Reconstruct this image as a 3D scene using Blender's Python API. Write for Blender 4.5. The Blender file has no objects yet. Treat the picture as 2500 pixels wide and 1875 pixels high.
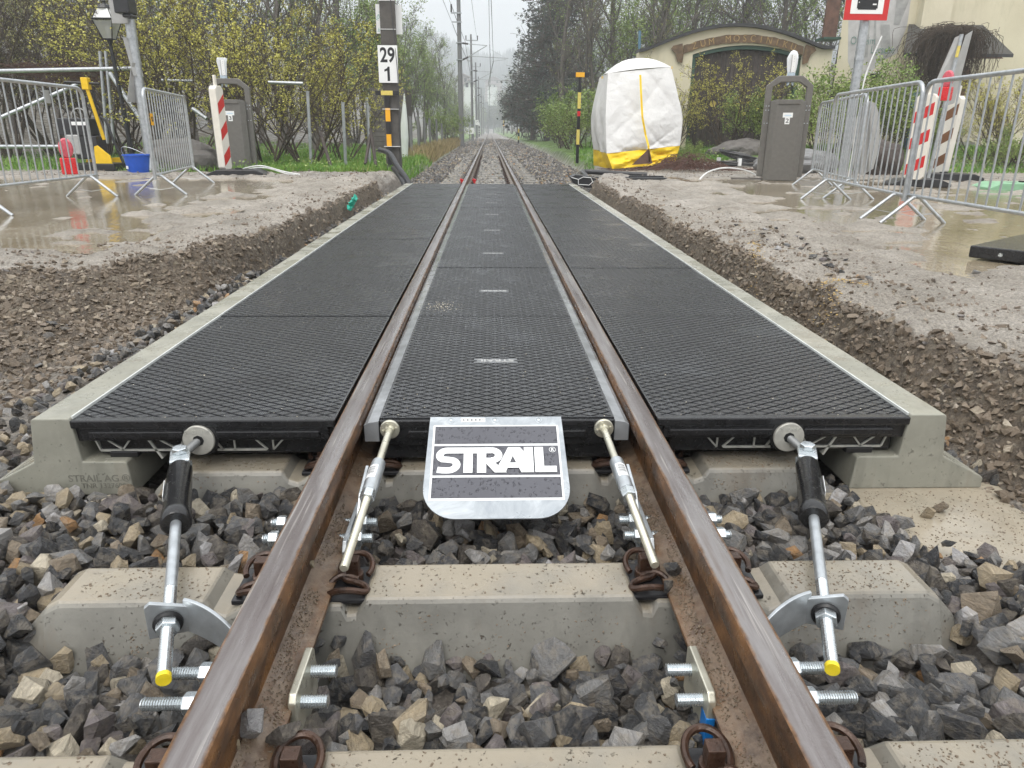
import bpy, bmesh, math, random
import numpy as np
from mathutils import Vector, Matrix
random.seed(7)
HAZE = 0.0018
SKY_H = 5.7
SC = bpy.context.scene
R = math.radians
# ------------------------------------------------------------------ camera
CAM_H, CAM_X = 0.762, -0.0197
PITCH, YAW, ROLL, FPX = R(19.159), R(1.814), R(0.419), 1780.0
F = Vector((math.sin(YAW)*math.cos(PITCH), math.cos(YAW)*math.cos(PITCH), -math.sin(PITCH)))
Rt = Vector((math.cos(YAW), -math.sin(YAW), 0)); Up = Rt.cross(F)
Rt = (Rt*math.cos(ROLL)+Up*math.sin(ROLL)).normalized(); Up = Rt.cross(F)
cd = bpy.data.cameras.new('camera'); cam = bpy.data.objects.new('camera', cd)
SC.collection.objects.link(cam); SC.camera = cam
cd.sensor_width = 36; cd.lens = FPX/2500*36; cd.clip_start = 0.05; cd.clip_end = 3000
m = Matrix(((Rt.x, Up.x, -F.x, CAM_X), (Rt.y, Up.y, -F.y, 0), (Rt.z, Up.z, -F.z, CAM_H), (0, 0, 0, 1)))
cam.matrix_world = m
# ------------------------------------------------------------------ world: overcast, rainy
W = bpy.data.worlds.new('World'); SC.world = W; W.use_nodes = True
nt = W.node_tree; nt.nodes.clear()
out = nt.nodes.new('ShaderNodeOutputWorld'); bg = nt.nodes.new('ShaderNodeBackground')
sky = nt.nodes.new('ShaderNodeTexSky'); sky.sky_type = 'NISHITA'; sky.sun_disc = False
SUN_EL, SUN_ROT = R(62), R(200)
sky.sun_elevation = SUN_EL; sky.sun_rotation = SUN_ROT; sky.air_density = 1.0; sky.dust_density = 6.0; sky.ozone_density = 1.0
hs = nt.nodes.new('ShaderNodeHueSaturation'); hs.inputs['Saturation'].default_value = 0.25
nt.links.new(sky.outputs[0], hs.inputs['Color'])
tc = nt.nodes.new('ShaderNodeTexCoord')
nz = nt.nodes.new('ShaderNodeTexNoise'); nz.inputs['Scale'].default_value = 2.2; nz.inputs['Detail'].default_value = 5
mp = nt.nodes.new('ShaderNodeMapping'); mp.inputs['Scale'].default_value = (1, 1, 2.5)
nt.links.new(tc.outputs['Generated'], mp.inputs[0]); nt.links.new(mp.outputs[0], nz.inputs['Vector'])
cr = nt.nodes.new('ShaderNodeValToRGB')
cr.color_ramp.elements[0].position = 0.3; cr.color_ramp.elements[0].color = (.94, .97, 1.00, 1)
cr.color_ramp.elements[1].position = 0.7; cr.color_ramp.elements[1].color = (1.02, 1.03, 1.05, 1)
nt.links.new(nz.outputs[0], cr.inputs[0])
# overcast luminance: zenith about three times the horizon
sx3 = nt.nodes.new('ShaderNodeSeparateXYZ'); nt.links.new(tc.outputs['Generated'], sx3.inputs[0])
mr = nt.nodes.new('ShaderNodeMapRange'); mr.inputs['From Min'].default_value = -.02; mr.inputs['From Max'].default_value = 1; mr.inputs['To Min'].default_value = SKY_H; mr.inputs['To Max'].default_value = SKY_H*2.9
nt.links.new(sx3.outputs[2], mr.inputs[0])
vm = nt.nodes.new('ShaderNodeVectorMath'); vm.operation = 'SCALE'; nt.links.new(cr.outputs[0], vm.inputs[0]); nt.links.new(mr.outputs[0], vm.inputs['Scale'])
mx = nt.nodes.new('ShaderNodeMixRGB'); mx.inputs[0].default_value = 0.9
nt.links.new(hs.outputs[0], mx.inputs[1]); nt.links.new(vm.outputs[0], mx.inputs[2])
nt.links.new(mx.outputs[0], bg.inputs[0]); bg.inputs[1].default_value = 0.10
nt.links.new(bg.outputs[0], out.inputs[0])
sl = bpy.data.lights.new('sun', 'SUN'); sl.energy = 1.5; sl.angle = R(40); sl.color = (1, .95, .88)
so = bpy.data.objects.new('sun', sl); SC.collection.objects.link(so)
so.rotation_euler = (R(90)-SUN_EL, 0, math.pi-SUN_ROT+R(0)); so.location = (0, 0, 30)
SC.view_settings.view_transform = 'Standard'; SC.view_settings.look = 'None'
SC.view_settings.exposure = 0.54; SC.view_settings.gamma = 1; SC.view_settings.use_curve_mapping = False
SC.cycles.max_bounces = 8; SC.cycles.volume_step_rate = 4.0; SC.cycles.volume_max_steps = 64; SC.cycles.volume_bounces = 3
SC.cycles.use_denoising = True

# ------------------------------------------------------------------ helpers
COL = SC.collection
CAMV = Vector((CAM_X, 0, CAM_H))
def ray(px, py): return F + Rt*((px-1250)/FPX) - Up*((py-937.5)/FPX)
def ground(px, py, z=0.0):
    d = ray(px, py); return CAMV + d*((z-CAM_H)/d.z)
def at(px, py, Y):
    d = ray(px, py); return CAMV + d*(Y/d.y)
def tag(o, label=None, cat=None, group=None, kind=None):
    if label: o['label'] = label
    if cat: o['category'] = cat
    if group: o['group'] = group
    if kind: o['kind'] = kind
    return o
def thing(name, label, cat, loc=(0, 0, 0), rz=0.0, group=None):
    o = bpy.data.objects.new(name, None); COL.objects.link(o); o.empty_display_size = .1
    o.location = loc; o.rotation_euler = (0, 0, rz)
    return tag(o, label, cat, group)
def copy_tree(o, parent=None):
    c = o.copy(); COL.objects.link(c); c.parent = parent
    for ch in [x for x in bpy.data.objects if x.parent == o] if False else list(o.children): copy_tree(ch, c)
    return c
class MB:
    def __init__(s): s.v = []; s.f = []; s.m = []; s.mi = 0
    def add(s, vs, fs):
        n = len(s.v); s.v += [tuple(v) for v in vs]; s.f += [tuple(i+n for i in f) for f in fs]; s.m += [s.mi]*len(fs); return s
    def box(s, c, d, M=None):
        x, y, z = [k/2 for k in d]; c = Vector(c)
        vs = [Vector((a*x, b*y, e*z)) for a in (-1, 1) for b in (-1, 1) for e in (-1, 1)]
        if M is not None: vs = [M@v for v in vs]
        return s.add([c+v for v in vs], [(0, 1, 3, 2), (4, 6, 7, 5), (0, 4, 5, 1), (2, 3, 7, 6), (0, 2, 6, 4), (1, 5, 7, 3)])
    def boxb(s, x0, x1, y0, y1, z0, z1): return s.box(((x0+x1)/2, (y0+y1)/2, (z0+z1)/2), (x1-x0, y1-y0, z1-z0))
    def tube(s, pts, r, n=8, caps=True, closed=False):
        pts = [Vector(p) for p in pts]; k = len(pts)
        rs = r if hasattr(r, '__len__') else [r]*k
        base = len(s.v); prev = None
        for i, p in enumerate(pts):
            if closed: t = pts[(i+1) % k]-pts[i-1]
            else: t = (pts[min(i+1, k-1)]-pts[max(i-1, 0)])
            t.normalize()
            if prev is None:
                a = t.orthogonal().normalized()
            else:
                a = prev - t*prev.dot(t)
                a = a.normalized() if a.length > 1e-6 else t.orthogonal().normalized()
            prev = a; b = t.cross(a)
            s.v += [tuple(p + (a*math.cos(2*math.pi*j/n)+b*math.sin(2*math.pi*j/n))*rs[i]) for j in range(n)]
        nf0 = len(s.f)
        for i in range(k if closed else k-1):
            i2 = (i+1) % k
            for j in range(n):
                j2 = (j+1) % n
                s.f.append((base+i*n+j, base+i*n+j2, base+i2*n+j2, base+i2*n+j))
        if caps and not closed:
            s.f.append(tuple(base+j for j in reversed(range(n)))); s.f.append(tuple(base+(k-1)*n+j for j in range(n)))
        s.m += [s.mi]*(len(s.f)-nf0); return s
    def cyl(s, a, b, r, r2=None, n=12): return s.tube([a, b], [r, r if r2 is None else r2], n)
    def steps(s, a, b, prof, n=12):
        # prof: list of (t in metres along a->b, radius)
        a = Vector(a); b = Vector(b); d = (b-a).normalized()
        prev = None; n0 = len(s.v); f0 = len(s.f); o = d.orthogonal().normalized(); q = d.cross(o)
        for t, r in prof:
            c = a+d*t; s.v += [tuple(c+(o*math.cos(2*math.pi*j/n)+q*math.sin(2*math.pi*j/n))*r) for j in range(n)]
        for i in range(len(prof)-1):
            for j in range(n):
                j2 = (j+1) % n; s.f.append((n0+i*n+j, n0+i*n+j2, n0+(i+1)*n+j2, n0+(i+1)*n+j))
        s.f.append(tuple(n0+j for j in reversed(range(n)))); s.f.append(tuple(n0+(len(prof)-1)*n+j for j in range(n)))
        s.m += [s.mi]*(len(s.f)-f0); return s
    def thread(s, a, b, r, pitch=.0032, n=12):
        L = (Vector(b)-Vector(a)).length; k = max(2, int(L/(pitch*1.35))); pr = [(0, r*.8)]
        for i in range(k): pr += [(L*(i+.25)/k, r), (L*(i+.75)/k, r*.80)]
        pr += [(L, r*.8)]
        return s.steps(a, b, pr, n)
    def hexn(s, a, b, r): return s.steps(a, b, [(0, r*.93), ((Vector(b)-Vector(a)).length*.12, r), ((Vector(b)-Vector(a)).length*.88, r), ((Vector(b)-Vector(a)).length, r*.93)], 6)
    def prism(s, poly, fn0, fn1):
        # poly: 2D points; fn(u, v) -> 3D for both ends
        n = len(poly); b = len(s.v); s.v += [tuple(fn0(*p)) for p in poly]+[tuple(fn1(*p)) for p in poly]
        fs = [tuple(range(n-1, -1, -1)), tuple(range(n, 2*n))]+[(i, (i+1) % n, n+(i+1) % n, n+i) for i in range(n)]
        s.f += [tuple(i+b for i in f) for f in fs]; s.m += [s.mi]*len(fs); return s
    def build(s, name, mats, parent=None, smooth=False, bev=0, world=True, seg=2):
        me = bpy.data.meshes.new(name)
        vs = s.v
        if parent is not None and world:
            inv = parent_inv(parent); vs = [tuple(inv@Vector(v)) for v in vs]
        me.from_pydata(vs, [], s.f)
        if not isinstance(mats, (list, tuple)): mats = [mats]
        for q in mats: me.materials.append(q)
        if any(s.m): me.polygons.foreach_set('material_index', s.m)
        o = bpy.data.objects.new(name, me); COL.objects.link(o)
        if parent is not None: o.parent = parent
        bm = bmesh.new(); bm.from_mesh(me); bmesh.ops.recalc_face_normals(bm, faces=bm.faces); bm.to_mesh(me); bm.free()
        if smooth: smooth_auto(me)
        if bev:
            md = o.modifiers.new('b', 'BEVEL'); md.width = bev; md.segments = seg; md.limit_method = 'ANGLE'; md.angle_limit = R(35); md.harden_normals = False
        return o
def smooth_auto(me, ang=40):
    me.polygons.foreach_set('use_smooth', [True]*len(me.polygons))
    bm = bmesh.new(); bm.from_mesh(me)
    for e in bm.edges:
        if len(e.link_faces) == 2 and e.calc_face_angle(0) > R(ang): e.smooth = False
    bm.to_mesh(me); bm.free()
def parent_inv(p):
    M = Matrix.Translation(p.location)@p.rotation_euler.to_matrix().to_4x4()
    if p.parent is not None:
        q = p.parent; M = (Matrix.Translation(q.location)@q.rotation_euler.to_matrix().to_4x4())@M
    return M.inverted()
def npmesh(name, V, Fc, mat, parent=None, smooth=False, attrs=None, sides=None):
    me = bpy.data.meshes.new(name)
    V = np.asarray(V, np.float32); Fc = np.asarray(Fc, np.int32)
    nf, k = Fc.shape
    me.vertices.add(len(V)); me.vertices.foreach_set('co', V.ravel())
    me.loops.add(nf*k); me.loops.foreach_set('vertex_index', Fc.ravel())
    me.polygons.add(nf); me.polygons.foreach_set('loop_start', np.arange(nf, dtype=np.int32)*k)
    if smooth: me.polygons.foreach_set('use_smooth', np.ones(nf, bool))
    if not smooth:
        a = me.attributes.new('sharp_face', 'BOOLEAN', 'FACE'); a.data.foreach_set('value', np.ones(nf, bool))
    me.update(calc_edges=True)
    if attrs:
        for nm, (dom, arr) in attrs.items():
            a = me.attributes.new(nm, 'FLOAT', dom); a.data.foreach_set('value', np.asarray(arr, np.float32))
    for q in (mat if isinstance(mat, (list, tuple)) else [mat]): me.materials.append(q)
    o = bpy.data.objects.new(name, me); COL.objects.link(o)
    if parent is not None: o.parent = parent
    return o
def text(name, s, size, mat, M, parent, ext=.001, sx=1.0, offset=0.0, align='CENTER'):
    cu = bpy.data.curves.new(name, 'FONT'); cu.body = s; cu.size = size; cu.extrude = ext; cu.align_x = align; cu.align_y = 'CENTER'; cu.offset = offset
    to = bpy.data.objects.new(name, cu); COL.objects.link(to)
    me = bpy.data.meshes.new_from_object(to); bpy.data.objects.remove(to); bpy.data.curves.remove(cu)
    me.transform(Matrix.Diagonal((sx, 1, 1, 1))); me.transform(M)
    if parent is not None: me.transform(parent_inv(parent))
    me.materials.clear(); me.materials.append(mat)
    o = bpy.data.objects.new(name, me); COL.objects.link(o); o.parent = parent
    return o
def facing(loc, rx=90, rz=0):
    return Matrix.Translation(loc)@Matrix.Rotation(R(rz), 4, 'Z')@Matrix.Rotation(R(rx), 4, 'X')
# value noise
_rng = np.random.RandomState(3); _tab = _rng.rand(256, 256)
def vn(x, y):
    xi = np.floor(x).astype(int); yi = np.floor(y).astype(int); fx = x-xi; fy = y-yi
    fx = fx*fx*(3-2*fx); fy = fy*fy*(3-2*fy)
    a = _tab[xi & 255, yi & 255]; b = _tab[(xi+1) & 255, yi & 255]; c = _tab[xi & 255, (yi+1) & 255]; d = _tab[(xi+1) & 255, (yi+1) & 255]
    return (a*(1-fx)+b*fx)*(1-fy)+(c*(1-fx)+d*fx)*fy
def fbm(x, y, o=4, s=1.0):
    t = 0; amp = .5; f = s
    for i in range(o): t = t+amp*(vn(x*f+i*17.3, y*f+i*9.1)-.5)*2; amp *= .5; f *= 2.03
    return t
def sst(a, b, x):
    t = np.clip((x-a)/(b-a), 0, 1); return t*t*(3-2*t)

# ------------------------------------------------------------------ materials
class N:
    def __init__(s, name):
        s.m = bpy.data.materials.new(name); s.m.use_nodes = True; s.t = s.m.node_tree; s.t.nodes.clear()
        s.o = s.n('ShaderNodeOutputMaterial'); s.b = s.n('ShaderNodeBsdfPrincipled'); s.l(s.b.outputs[0], s.o.inputs[0])
        s.tc = s.n('ShaderNodeTexCoord')
    def n(s, t, **k):
        x = s.t.nodes.new(t)
        for a, b in k.items(): setattr(x, a, b)
        return x
    def l(s, a, b): s.t.links.new(a, b); return b
    def noise(s, scale, det=4, rough=.55, vec=None, dist=0, out=0):
        x = s.n('ShaderNodeTexNoise'); x.inputs['Scale'].default_value = scale; x.inputs['Detail'].default_value = det
        x.inputs['Roughness'].default_value = rough; x.inputs['Distortion'].default_value = dist
        s.l(vec if vec is not None else s.tc.outputs['Object'], x.inputs['Vector']); return x.outputs[out]
    def voro(s, scale, feat='F1', out='Distance', vec=None, rnd=1):
        x = s.n('ShaderNodeTexVoronoi'); x.feature = feat; x.inputs['Scale'].default_value = scale; x.inputs['Randomness'].default_value = rnd
        s.l(vec if vec is not None else s.tc.outputs['Object'], x.inputs['Vector']); return x.outputs[out]
    def wave(s, scale, axis='X', vec=None):
        x = s.n('ShaderNodeTexWave'); x.bands_direction = axis; x.inputs['Scale'].default_value = scale
        s.l(vec if vec is not None else s.tc.outputs['Object'], x.inputs['Vector']); return x.outputs['Fac']
    def scaled(s, sc, src='Object'):
        x = s.n('ShaderNodeMapping'); x.inputs['Scale'].default_value = sc; s.l(s.tc.outputs[src], x.inputs[0]); return x.outputs[0]
    def ramp(s, fac, pts, interp='LINEAR'):
        x = s.n('ShaderNodeValToRGB'); x.color_ramp.interpolation = interp; e = x.color_ramp.elements
        while len(e) < len(pts): e.new(.5)
        for i, (p, c) in enumerate(pts):
            e[i].position = p; e[i].color = (c, c, c, 1) if not hasattr(c, '__len__') else (*c, 1)
        s.l(fac, x.inputs[0]); return x.outputs[0]
    def mix(s, f, a, b, mode='MIX'):
        x = s.n('ShaderNodeMixRGB'); x.blend_type = mode
        for i, q in ((0, f), (1, a), (2, b)):
            if hasattr(q, 'links'): s.l(q, x.inputs[i])
            else: x.inputs[i].default_value = q if i == 0 else ((*q, 1) if hasattr(q, '__len__') else (q, q, q, 1))
        return x.outputs[0]
    def math(s, op, a, b=0):
        x = s.n('ShaderNodeMath'); x.operation = op
        for i, q in ((0, a), (1, b)):
            if hasattr(q, 'links'): s.l(q, x.inputs[i])
            else: x.inputs[i].default_value = q
        return x.outputs[0]
    def bump(s, h, dist=.002, st=1.0, prev=None):
        x = s.n('ShaderNodeBump'); x.inputs['Distance'].default_value = dist; x.inputs['Strength'].default_value = st
        s.l(h, x.inputs['Height'])
        if prev is not None: s.l(prev, x.inputs['Normal'])
        return x.outputs[0]
    def set(s, **k):
        nm = dict(col='Base Color', rough='Roughness', metal='Metallic', spec='Specular IOR Level', nor='Normal', coat='Coat Weight', crough='Coat Roughness', trans='Transmission Weight', alpha='Alpha', sheen='Sheen Weight', sss='Subsurface Weight')
        for a, q in k.items():
            i = s.b.inputs[nm[a]]
            if hasattr(q, 'links'): s.l(q, i)
            else: i.default_value = (*q, 1) if (a == 'col') else q
        return s.m
def simple(name, col, rough=.5, metal=0, var=.15, scale=12, bump=0, bscale=60, spec=.5):
    n = N(name); c2 = tuple(x*(1-var) for x in col); c1 = tuple(min(1, x*(1+var)) for x in col)
    c = n.ramp(n.noise(scale), [(.3, c2), (.7, c1)])
    n.set(col=c, metal=metal, spec=spec, rough=n.ramp(n.noise(scale*2.3), [(.3, max(0, rough-.08)), (.7, min(1, rough+.08))]))
    if bump: n.set(nor=n.bump(n.noise(bscale, 3), bump))
    return n.m
M = {}
# wet rubber tread
n = N('rubber_tread'); big = n.noise(3.2, 5, .6); fine = n.noise(55, 2)
wv = n.wave(55, 'X', n.scaled((1, 1, 1)))
wet = n.ramp(n.mix(.45, big, fine), [(.47, 0.0), (.56, 1.0)])
wet = n.math('MAXIMUM', n.math('MULTIPLY', wet, .55), n.ramp(n.noise(1.7, 6, .68), [(.53, 0.0), (.60, 1.0)]))
col = n.mix(wet, (.009, .0095, .011), (.022, .0235, .027))  # wet patches also paler: sky sheen put into the base colour
spk = n.ramp(n.noise(150, 2), [(.66, 0.0), (.72, 1.0)])
M['tread'] = n.set(col=n.mix(n.math('MULTIPLY', spk, .25), col, (.2, .2, .19)), rough=n.mix(wet, .34, .13), nor=n.bump(n.mix(.35, wv, fine), .0012, .6), spec=.75)
M['rubber'] = simple('rubber_black', (.012, .012, .013), .38, 0, .3, 8, .001, 40)
M['rubber_shiny'] = simple('rubber_wet', (.014, .014, .015), .22, 0, .3, 30, .0006, 160)
M['plastic_black'] = simple('plastic_black', (.018, .018, .02), .35, 0, .3, 10, .0008, 60)
def concrete(name, ca, cb, mud=(.30, .24, .16), mudamt=.5, rough=.5):
    n = N(name); geo = n.n('ShaderNodeNewGeometry'); sep = n.n('ShaderNodeSeparateXYZ'); n.l(geo.outputs['Normal'], sep.inputs[0])
    base = n.ramp(n.noise(5, 6, .6), [(.3, ca), (.7, cb)])
    streak = n.noise(14, 4, .6, n.scaled((1, 1, .12)))
    base = n.mix(n.math('MULTIPLY', n.ramp(streak, [(.52, 0.0), (.66, 1.0)]), .35), base, tuple(x*.55 for x in ca))
    damp = n.ramp(n.noise(3.3, 5, .62), [(.44, 0.0), (.60, 1.0)]); base = n.mix(n.math('MULTIPLY', damp, .42), base, tuple(x*.55 for x in ca))
    runs = n.ramp(n.noise(9, 5, .65, n.scaled((1, 1, .1))), [(.56, 0.0), (.70, 1.0)]); base = n.mix(n.math('MULTIPLY', runs, .3), base, (.15, .10, .06))
    pores = n.ramp(n.voro(46), [(.06, 1.0), (.13, 0.0)])
    base = n.mix(n.math('MULTIPLY', pores, .5), base, tuple(x*.35 for x in ca))
    upm = n.ramp(sep.outputs[2], [(.6, 0.0), (.9, 1.0)])
    film = n.ramp(n.noise(4.5, 5, .6), [(.38, .35), (.6, 1.0)])
    base = n.mix(n.math('MULTIPLY', n.math('MULTIPLY', upm, film), mudamt), base, mud)
    crumbs = n.ramp(n.noise(80, 6, .74), [(.62, 0.0), (.66, 1.0)])
    cl = n.ramp(n.noise(7, 3), [(.40, 0.0), (.54, 1.0)])
    cf = n.math('MULTIPLY', crumbs, cl)
    base = n.mix(n.math('MULTIPLY', cf, min(1, mudamt*1.5)), base, (.11, .085, .06))
    b1 = n.bump(n.noise(120, 4), .0008, .6); b2 = n.bump(n.math('MULTIPLY', cf, min(1, mudamt*2)), .004, 1, b1); b3 = n.bump(n.noise(9, 5), .004, .6, b2)
    rg = n.ramp(n.noise(7, 4), [(.42, rough*.35), (.6, rough)])
    rg = n.mix(upm, rough, rg)
    return n.set(col=base, rough=rg, nor=b3)
M['conc_beam'] = concrete('concrete_beam', (.24, .24, .20), (.33, .32, .27), (.34, .33, .26), .3, .5)
M['conc_sleeper'] = concrete('concrete_sleeper', (.155, .15, .132), (.24, .233, .205), (.29, .25, .185), .85, .42)
M['conc_slab'] = concrete('concrete_lean', (.25, .225, .175), (.34, .305, .24), (.33, .285, .215), .8, .4)
# rail steel
n = N('rail_steel'); geo = n.n('ShaderNodeNewGeometry'); sep = n.n('ShaderNodeSeparateXYZ'); n.l(geo.outputs['Normal'], sep.inputs[0])
ps = n.n('ShaderNodeSeparateXYZ'); n.l(n.tc.outputs['Object'], ps.inputs[0])
st = n.scaled((1, .06, 1)); rust = n.ramp(n.noise(30, 5, .6, n.scaled((1, .35, 1))), [(.3, (.030, .018, .011)), (.48, (.07, .036, .018)), (.62, (.13, .062, .024)), (.75, (.19, .095, .038))])
muddy = n.ramp(n.noise(26, 7, .75), [(.36, .1), (.62, .95)])
foot = n.ramp(ps.outputs[2], [(-.1+1, 0.0)][0:1]+[(.999, 0.0)]) if False else None
zf = n.math('LESS_THAN', ps.outputs[2], -.10)
upm = n.ramp(sep.outputs[2], [(.5, 0.0), (.9, 1.0)])
body = n.mix(n.math('MULTIPLY', n.math('MULTIPLY', zf, upm), muddy), rust, (.20, .145, .098))
head = n.ramp(n.noise(22, 5, .65, st), [(.28, (.10, .08, .075)), (.45, (.165, .145, .14)), (.6, (.25, .235, .23)), (.75, (.15, .115, .10))])
hz = n.math('GREATER_THAN', ps.outputs[2], -.006)
ax_ = n.math('ABSOLUTE', n.math('SUBTRACT', n.math('ABSOLUTE', ps.outputs[0]), .4135))
jit_ = n.math('MULTIPLY', n.math('SUBTRACT', n.noise(40, 5, .7, n.scaled((1, .25, 1))), .5), .016)
edge = n.ramp(n.math('MULTIPLY', n.math('ADD', ax_, jit_), 30), [(.66, 0.0), (.80, 1.0)])
head = n.mix(edge, head, n.ramp(n.noise(60, 4), [(.3, (.08, .042, .022)), (.7, (.22, .115, .05))]))
scr = n.ramp(n.noise(120, 3, .6, n.scaled((1, .02, 1))), [(.60, 0.0), (.68, .5)])
head = n.mix(scr, head, (.55, .52, .48))
M['rail'] = n.set(col=n.mix(n.math('MULTIPLY', hz, upm), body, head), metal=n.math('MULTIPLY', n.math('MULTIPLY', hz, upm), .55),
                  rough=n.mix(n.math('MULTIPLY', hz, upm), n.ramp(n.noise(20), [(.4, .25), (.6, .5)]), n.ramp(n.noise(14, 4, .6, st), [(.35, .20), (.6, .36)])),
                  nor=n.bump(n.noise(90, 5, .7), .0016, .7))
M['rust'] = simple('rusty_spring_steel', (.052, .027, .017), .33, .3, .45, 40, .0015, 150)
M['galv'] = None
n = N('galvanised'); sp = n.voro(26, 'F1', 'Color'); g = n.ramp(n.noise(18, 4), [(.3, (.32, .34, .355)), (.7, (.50, .52, .53))])
M['galv'] = n.set(col=n.mix(n.math('MULTIPLY', n.ramp(n.voro(30, 'F1', 'Distance'), [(.2, 0.0), (.6, 1.0)]), .2), g, (.62, .65, .68)), metal=.72, rough=n.ramp(n.noise(25), [(.3, .3), (.7, .5)]), nor=n.bump(n.noise(60), .0006))
n = N('galvanised_bright'); g = n.ramp(n.noise(7, 5, .7, dist=1.5), [(.3, (.27, .295, .32)), (.5, (.38, .405, .425)), (.68, (.54, .57, .59))])
M['galv_bright'] = n.set(col=g, metal=.6, rough=n.ramp(n.noise(15), [(.3, .25), (.7, .42)]), nor=n.bump(n.noise(40), .0005))
M['zinc'] = simple('zinc_plated', (.62, .66, .68), .28, .85, .12, 30)
M['zinc_yellow'] = simple('zinc_yellowish', (.62, .60, .50), .32, .7, .14, 14)
M['galv_rod'] = simple('galvanised_rod', (.50, .53, .55), .36, .75, .16, 30)
M['white_paint'] = simple('white_film', (.78, .79, .79), .3, 0, .03, 20)
# dark film with rain drops
n = N('dark_film_wet'); d = n.n('ShaderNodeTexVoronoi'); d.inputs['Scale'].default_value = 95; n.l(n.scaled((1, .8, .8)), d.inputs['Vector'])
drop = n.ramp(d.outputs['Distance'], [(.0, 1.0), (.30, .8), (.42, 0.0)], 'EASE')
gate = n.ramp(n.noise(140, 2), [(.5, 0.0), (.56, 1.0)]); dm = n.math('MULTIPLY', drop, gate)
M['film_dark'] = n.set(col=(.075, .075, .088), rough=.16, nor=n.bump(dm, .004, .9), spec=.6)
M['alu'] = simple('aluminium_truss', (.50, .50, .46), .5, .35, .2, 40)
M['iron_grey'] = simple('cast_disc', (.42, .41, .37), .5, .3, .2, 30, .001, 90)
M['chip'] = simple('pale_chip', (.55, .49, .38), .7, 0, .2, 30)
M['plate_grey'] = simple('plate_grey', (.13, .135, .14), .3, 0, .2, 20)
M['mud'] = simple('mud_crumb', (.17, .13, .09), .55, 0, .3, 60, .002, 120)
M['steel_grey'] = simple('steel_grey', (.20, .205, .205), .4, .4, .15, 20)
M['yellow_cap'] = simple('yellow_cap', (.80, .62, .02), .35, 0, .08, 60, .001, 80)
M['blue_paint'] = simple('blue_paint', (.01, .18, .55), .35)
M['foam'] = simple('mounting_foam', (.70, .52, .22), .7, 0, .2, 60, .003, 80)
# ballast rock
n = N('ballast_rock'); oi = n.n('ShaderNodeObjectInfo'); atn = n.n('ShaderNodeAttribute'); atn.attribute_name = 'rnd'
rv = n.math('FRACT', n.math('ADD', oi.outputs['Random'], atn.outputs['Fac']))
pal = n.ramp(rv, [(0, (.026, .027, .03)), (.15, (.05, .051, .053)), (.28, (.09, .09, .092)), (.39, (.065, .056, .047)), (.48, (.15, .148, .145)), (.58, (.13, .112, .11)), (.65, (.27, .26, .25)), (.73, (.19, .15, .105)), (.81, (.31, .25, .165)), (.89, (.42, .37, .28)), (.925, (.34, .19, .08)), (.945, (.34, .33, .33)), (.97, (.04, .04, .043))], 'CONSTANT')
gpos = n.n('ShaderNodeNewGeometry'); vadd = n.n('ShaderNodeVectorMath'); vadd.operation = 'ADD'; cmb = n.n('ShaderNodeCombineXYZ')
n.l(n.math('MULTIPLY', rv, 9.0), cmb.inputs[0]); n.l(n.math('MULTIPLY', rv, 5.0), cmb.inputs[1]); n.l(gpos.outputs['Position'], vadd.inputs[0]); n.l(cmb.outputs[0], vadd.inputs[1]); RP = vadd.outputs[0]
rot = n.n('ShaderNodeMapping'); n.l(RP, rot.inputs[0]); n.l(n.math('MULTIPLY', rv, 40.0), rot.inputs['Rotation']); rot.inputs['Scale'].default_value = (1, .3, 1.6); RQ = rot.outputs[0]
vein = n.noise(70, 6, .72, RQ, 1.0)
c = n.mix(.75, pal, n.ramp(vein, [(.25, .15), (.48, .48), (.60, .62), (.72, 1.0)]), 'OVERLAY')
dust = n.ramp(n.noise(45, 5, .7, RP), [(.48, 0.0), (.60, 1.0)])
c = n.mix(n.math('MULTIPLY', dust, .42), c, (.25, .215, .165))
M['rock'] = n.set(col=c, rough=n.ramp(n.noise(60, 4, .6, RP), [(.35, .22), (.65, .6)]), nor=n.bump(n.noise(75, 6, .72, RQ), .012, 1.0), spec=.6)
# soil / ground with zones (attributes: gravel, grass, mud)
n = N('ground_soil')
def attr(nm):
    a = n.n('ShaderNodeAttribute'); a.attribute_name = nm; return a.outputs['Fac']
soil = n.ramp(n.noise(5, 7, .65), [(.3, (.065, .048, .032)), (.5, (.13, .10, .07)), (.7, (.22, .175, .125))])
pebc = n.ramp(n.voro(48, 'F1', 'Color'), [(.0, (.06, .05, .04)), (.5, (.15, .12, .09)), (.8, (.30, .26, .20)), (1, (.42, .38, .32))])
soil = n.mix(n.ramp(n.noise(22, 5, .7), [(.45, .1), (.6, .8)]), soil, pebc)
top = n.ramp(n.noise(1.6, 7, .62), [(.3, (.27, .24, .20)), (.5, (.39, .35, .30)), (.68, (.50, .455, .40))])
top = n.mix(n.ramp(n.noise(9, 6, .7), [(.5, 0.0), (.7, .6)]), top, (.13, .105, .08))
peb2 = n.ramp(n.voro(70, 'F1', 'Color'), [(.0, (.16, .14, .11)), (.6, (.32, .28, .22)), (1, (.50, .46, .40))])
top = n.mix(n.ramp(n.noise(30, 4, .7), [(.45, .0), (.6, .45)]), top, peb2)
c = n.mix(attr('top'), soil, top)
grs = n.ramp(n.noise(2.2, 6, .65), [(.3, (.05, .09, .018)), (.5, (.10, .18, .03)), (.72, (.17, .21, .05))])
wood = n.ramp(n.noise(3, 6, .65), [(.3, (.05, .042, .028)), (.6, (.095, .075, .045)), (.75, (.09, .10, .04))])
grav = n.ramp(n.voro(22, 'F1', 'Color'), [(.0, (.08, .075, .07)), (.4, (.18, .165, .15)), (.8, (.30, .28, .25)), (1, (.42, .38, .33))])
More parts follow.
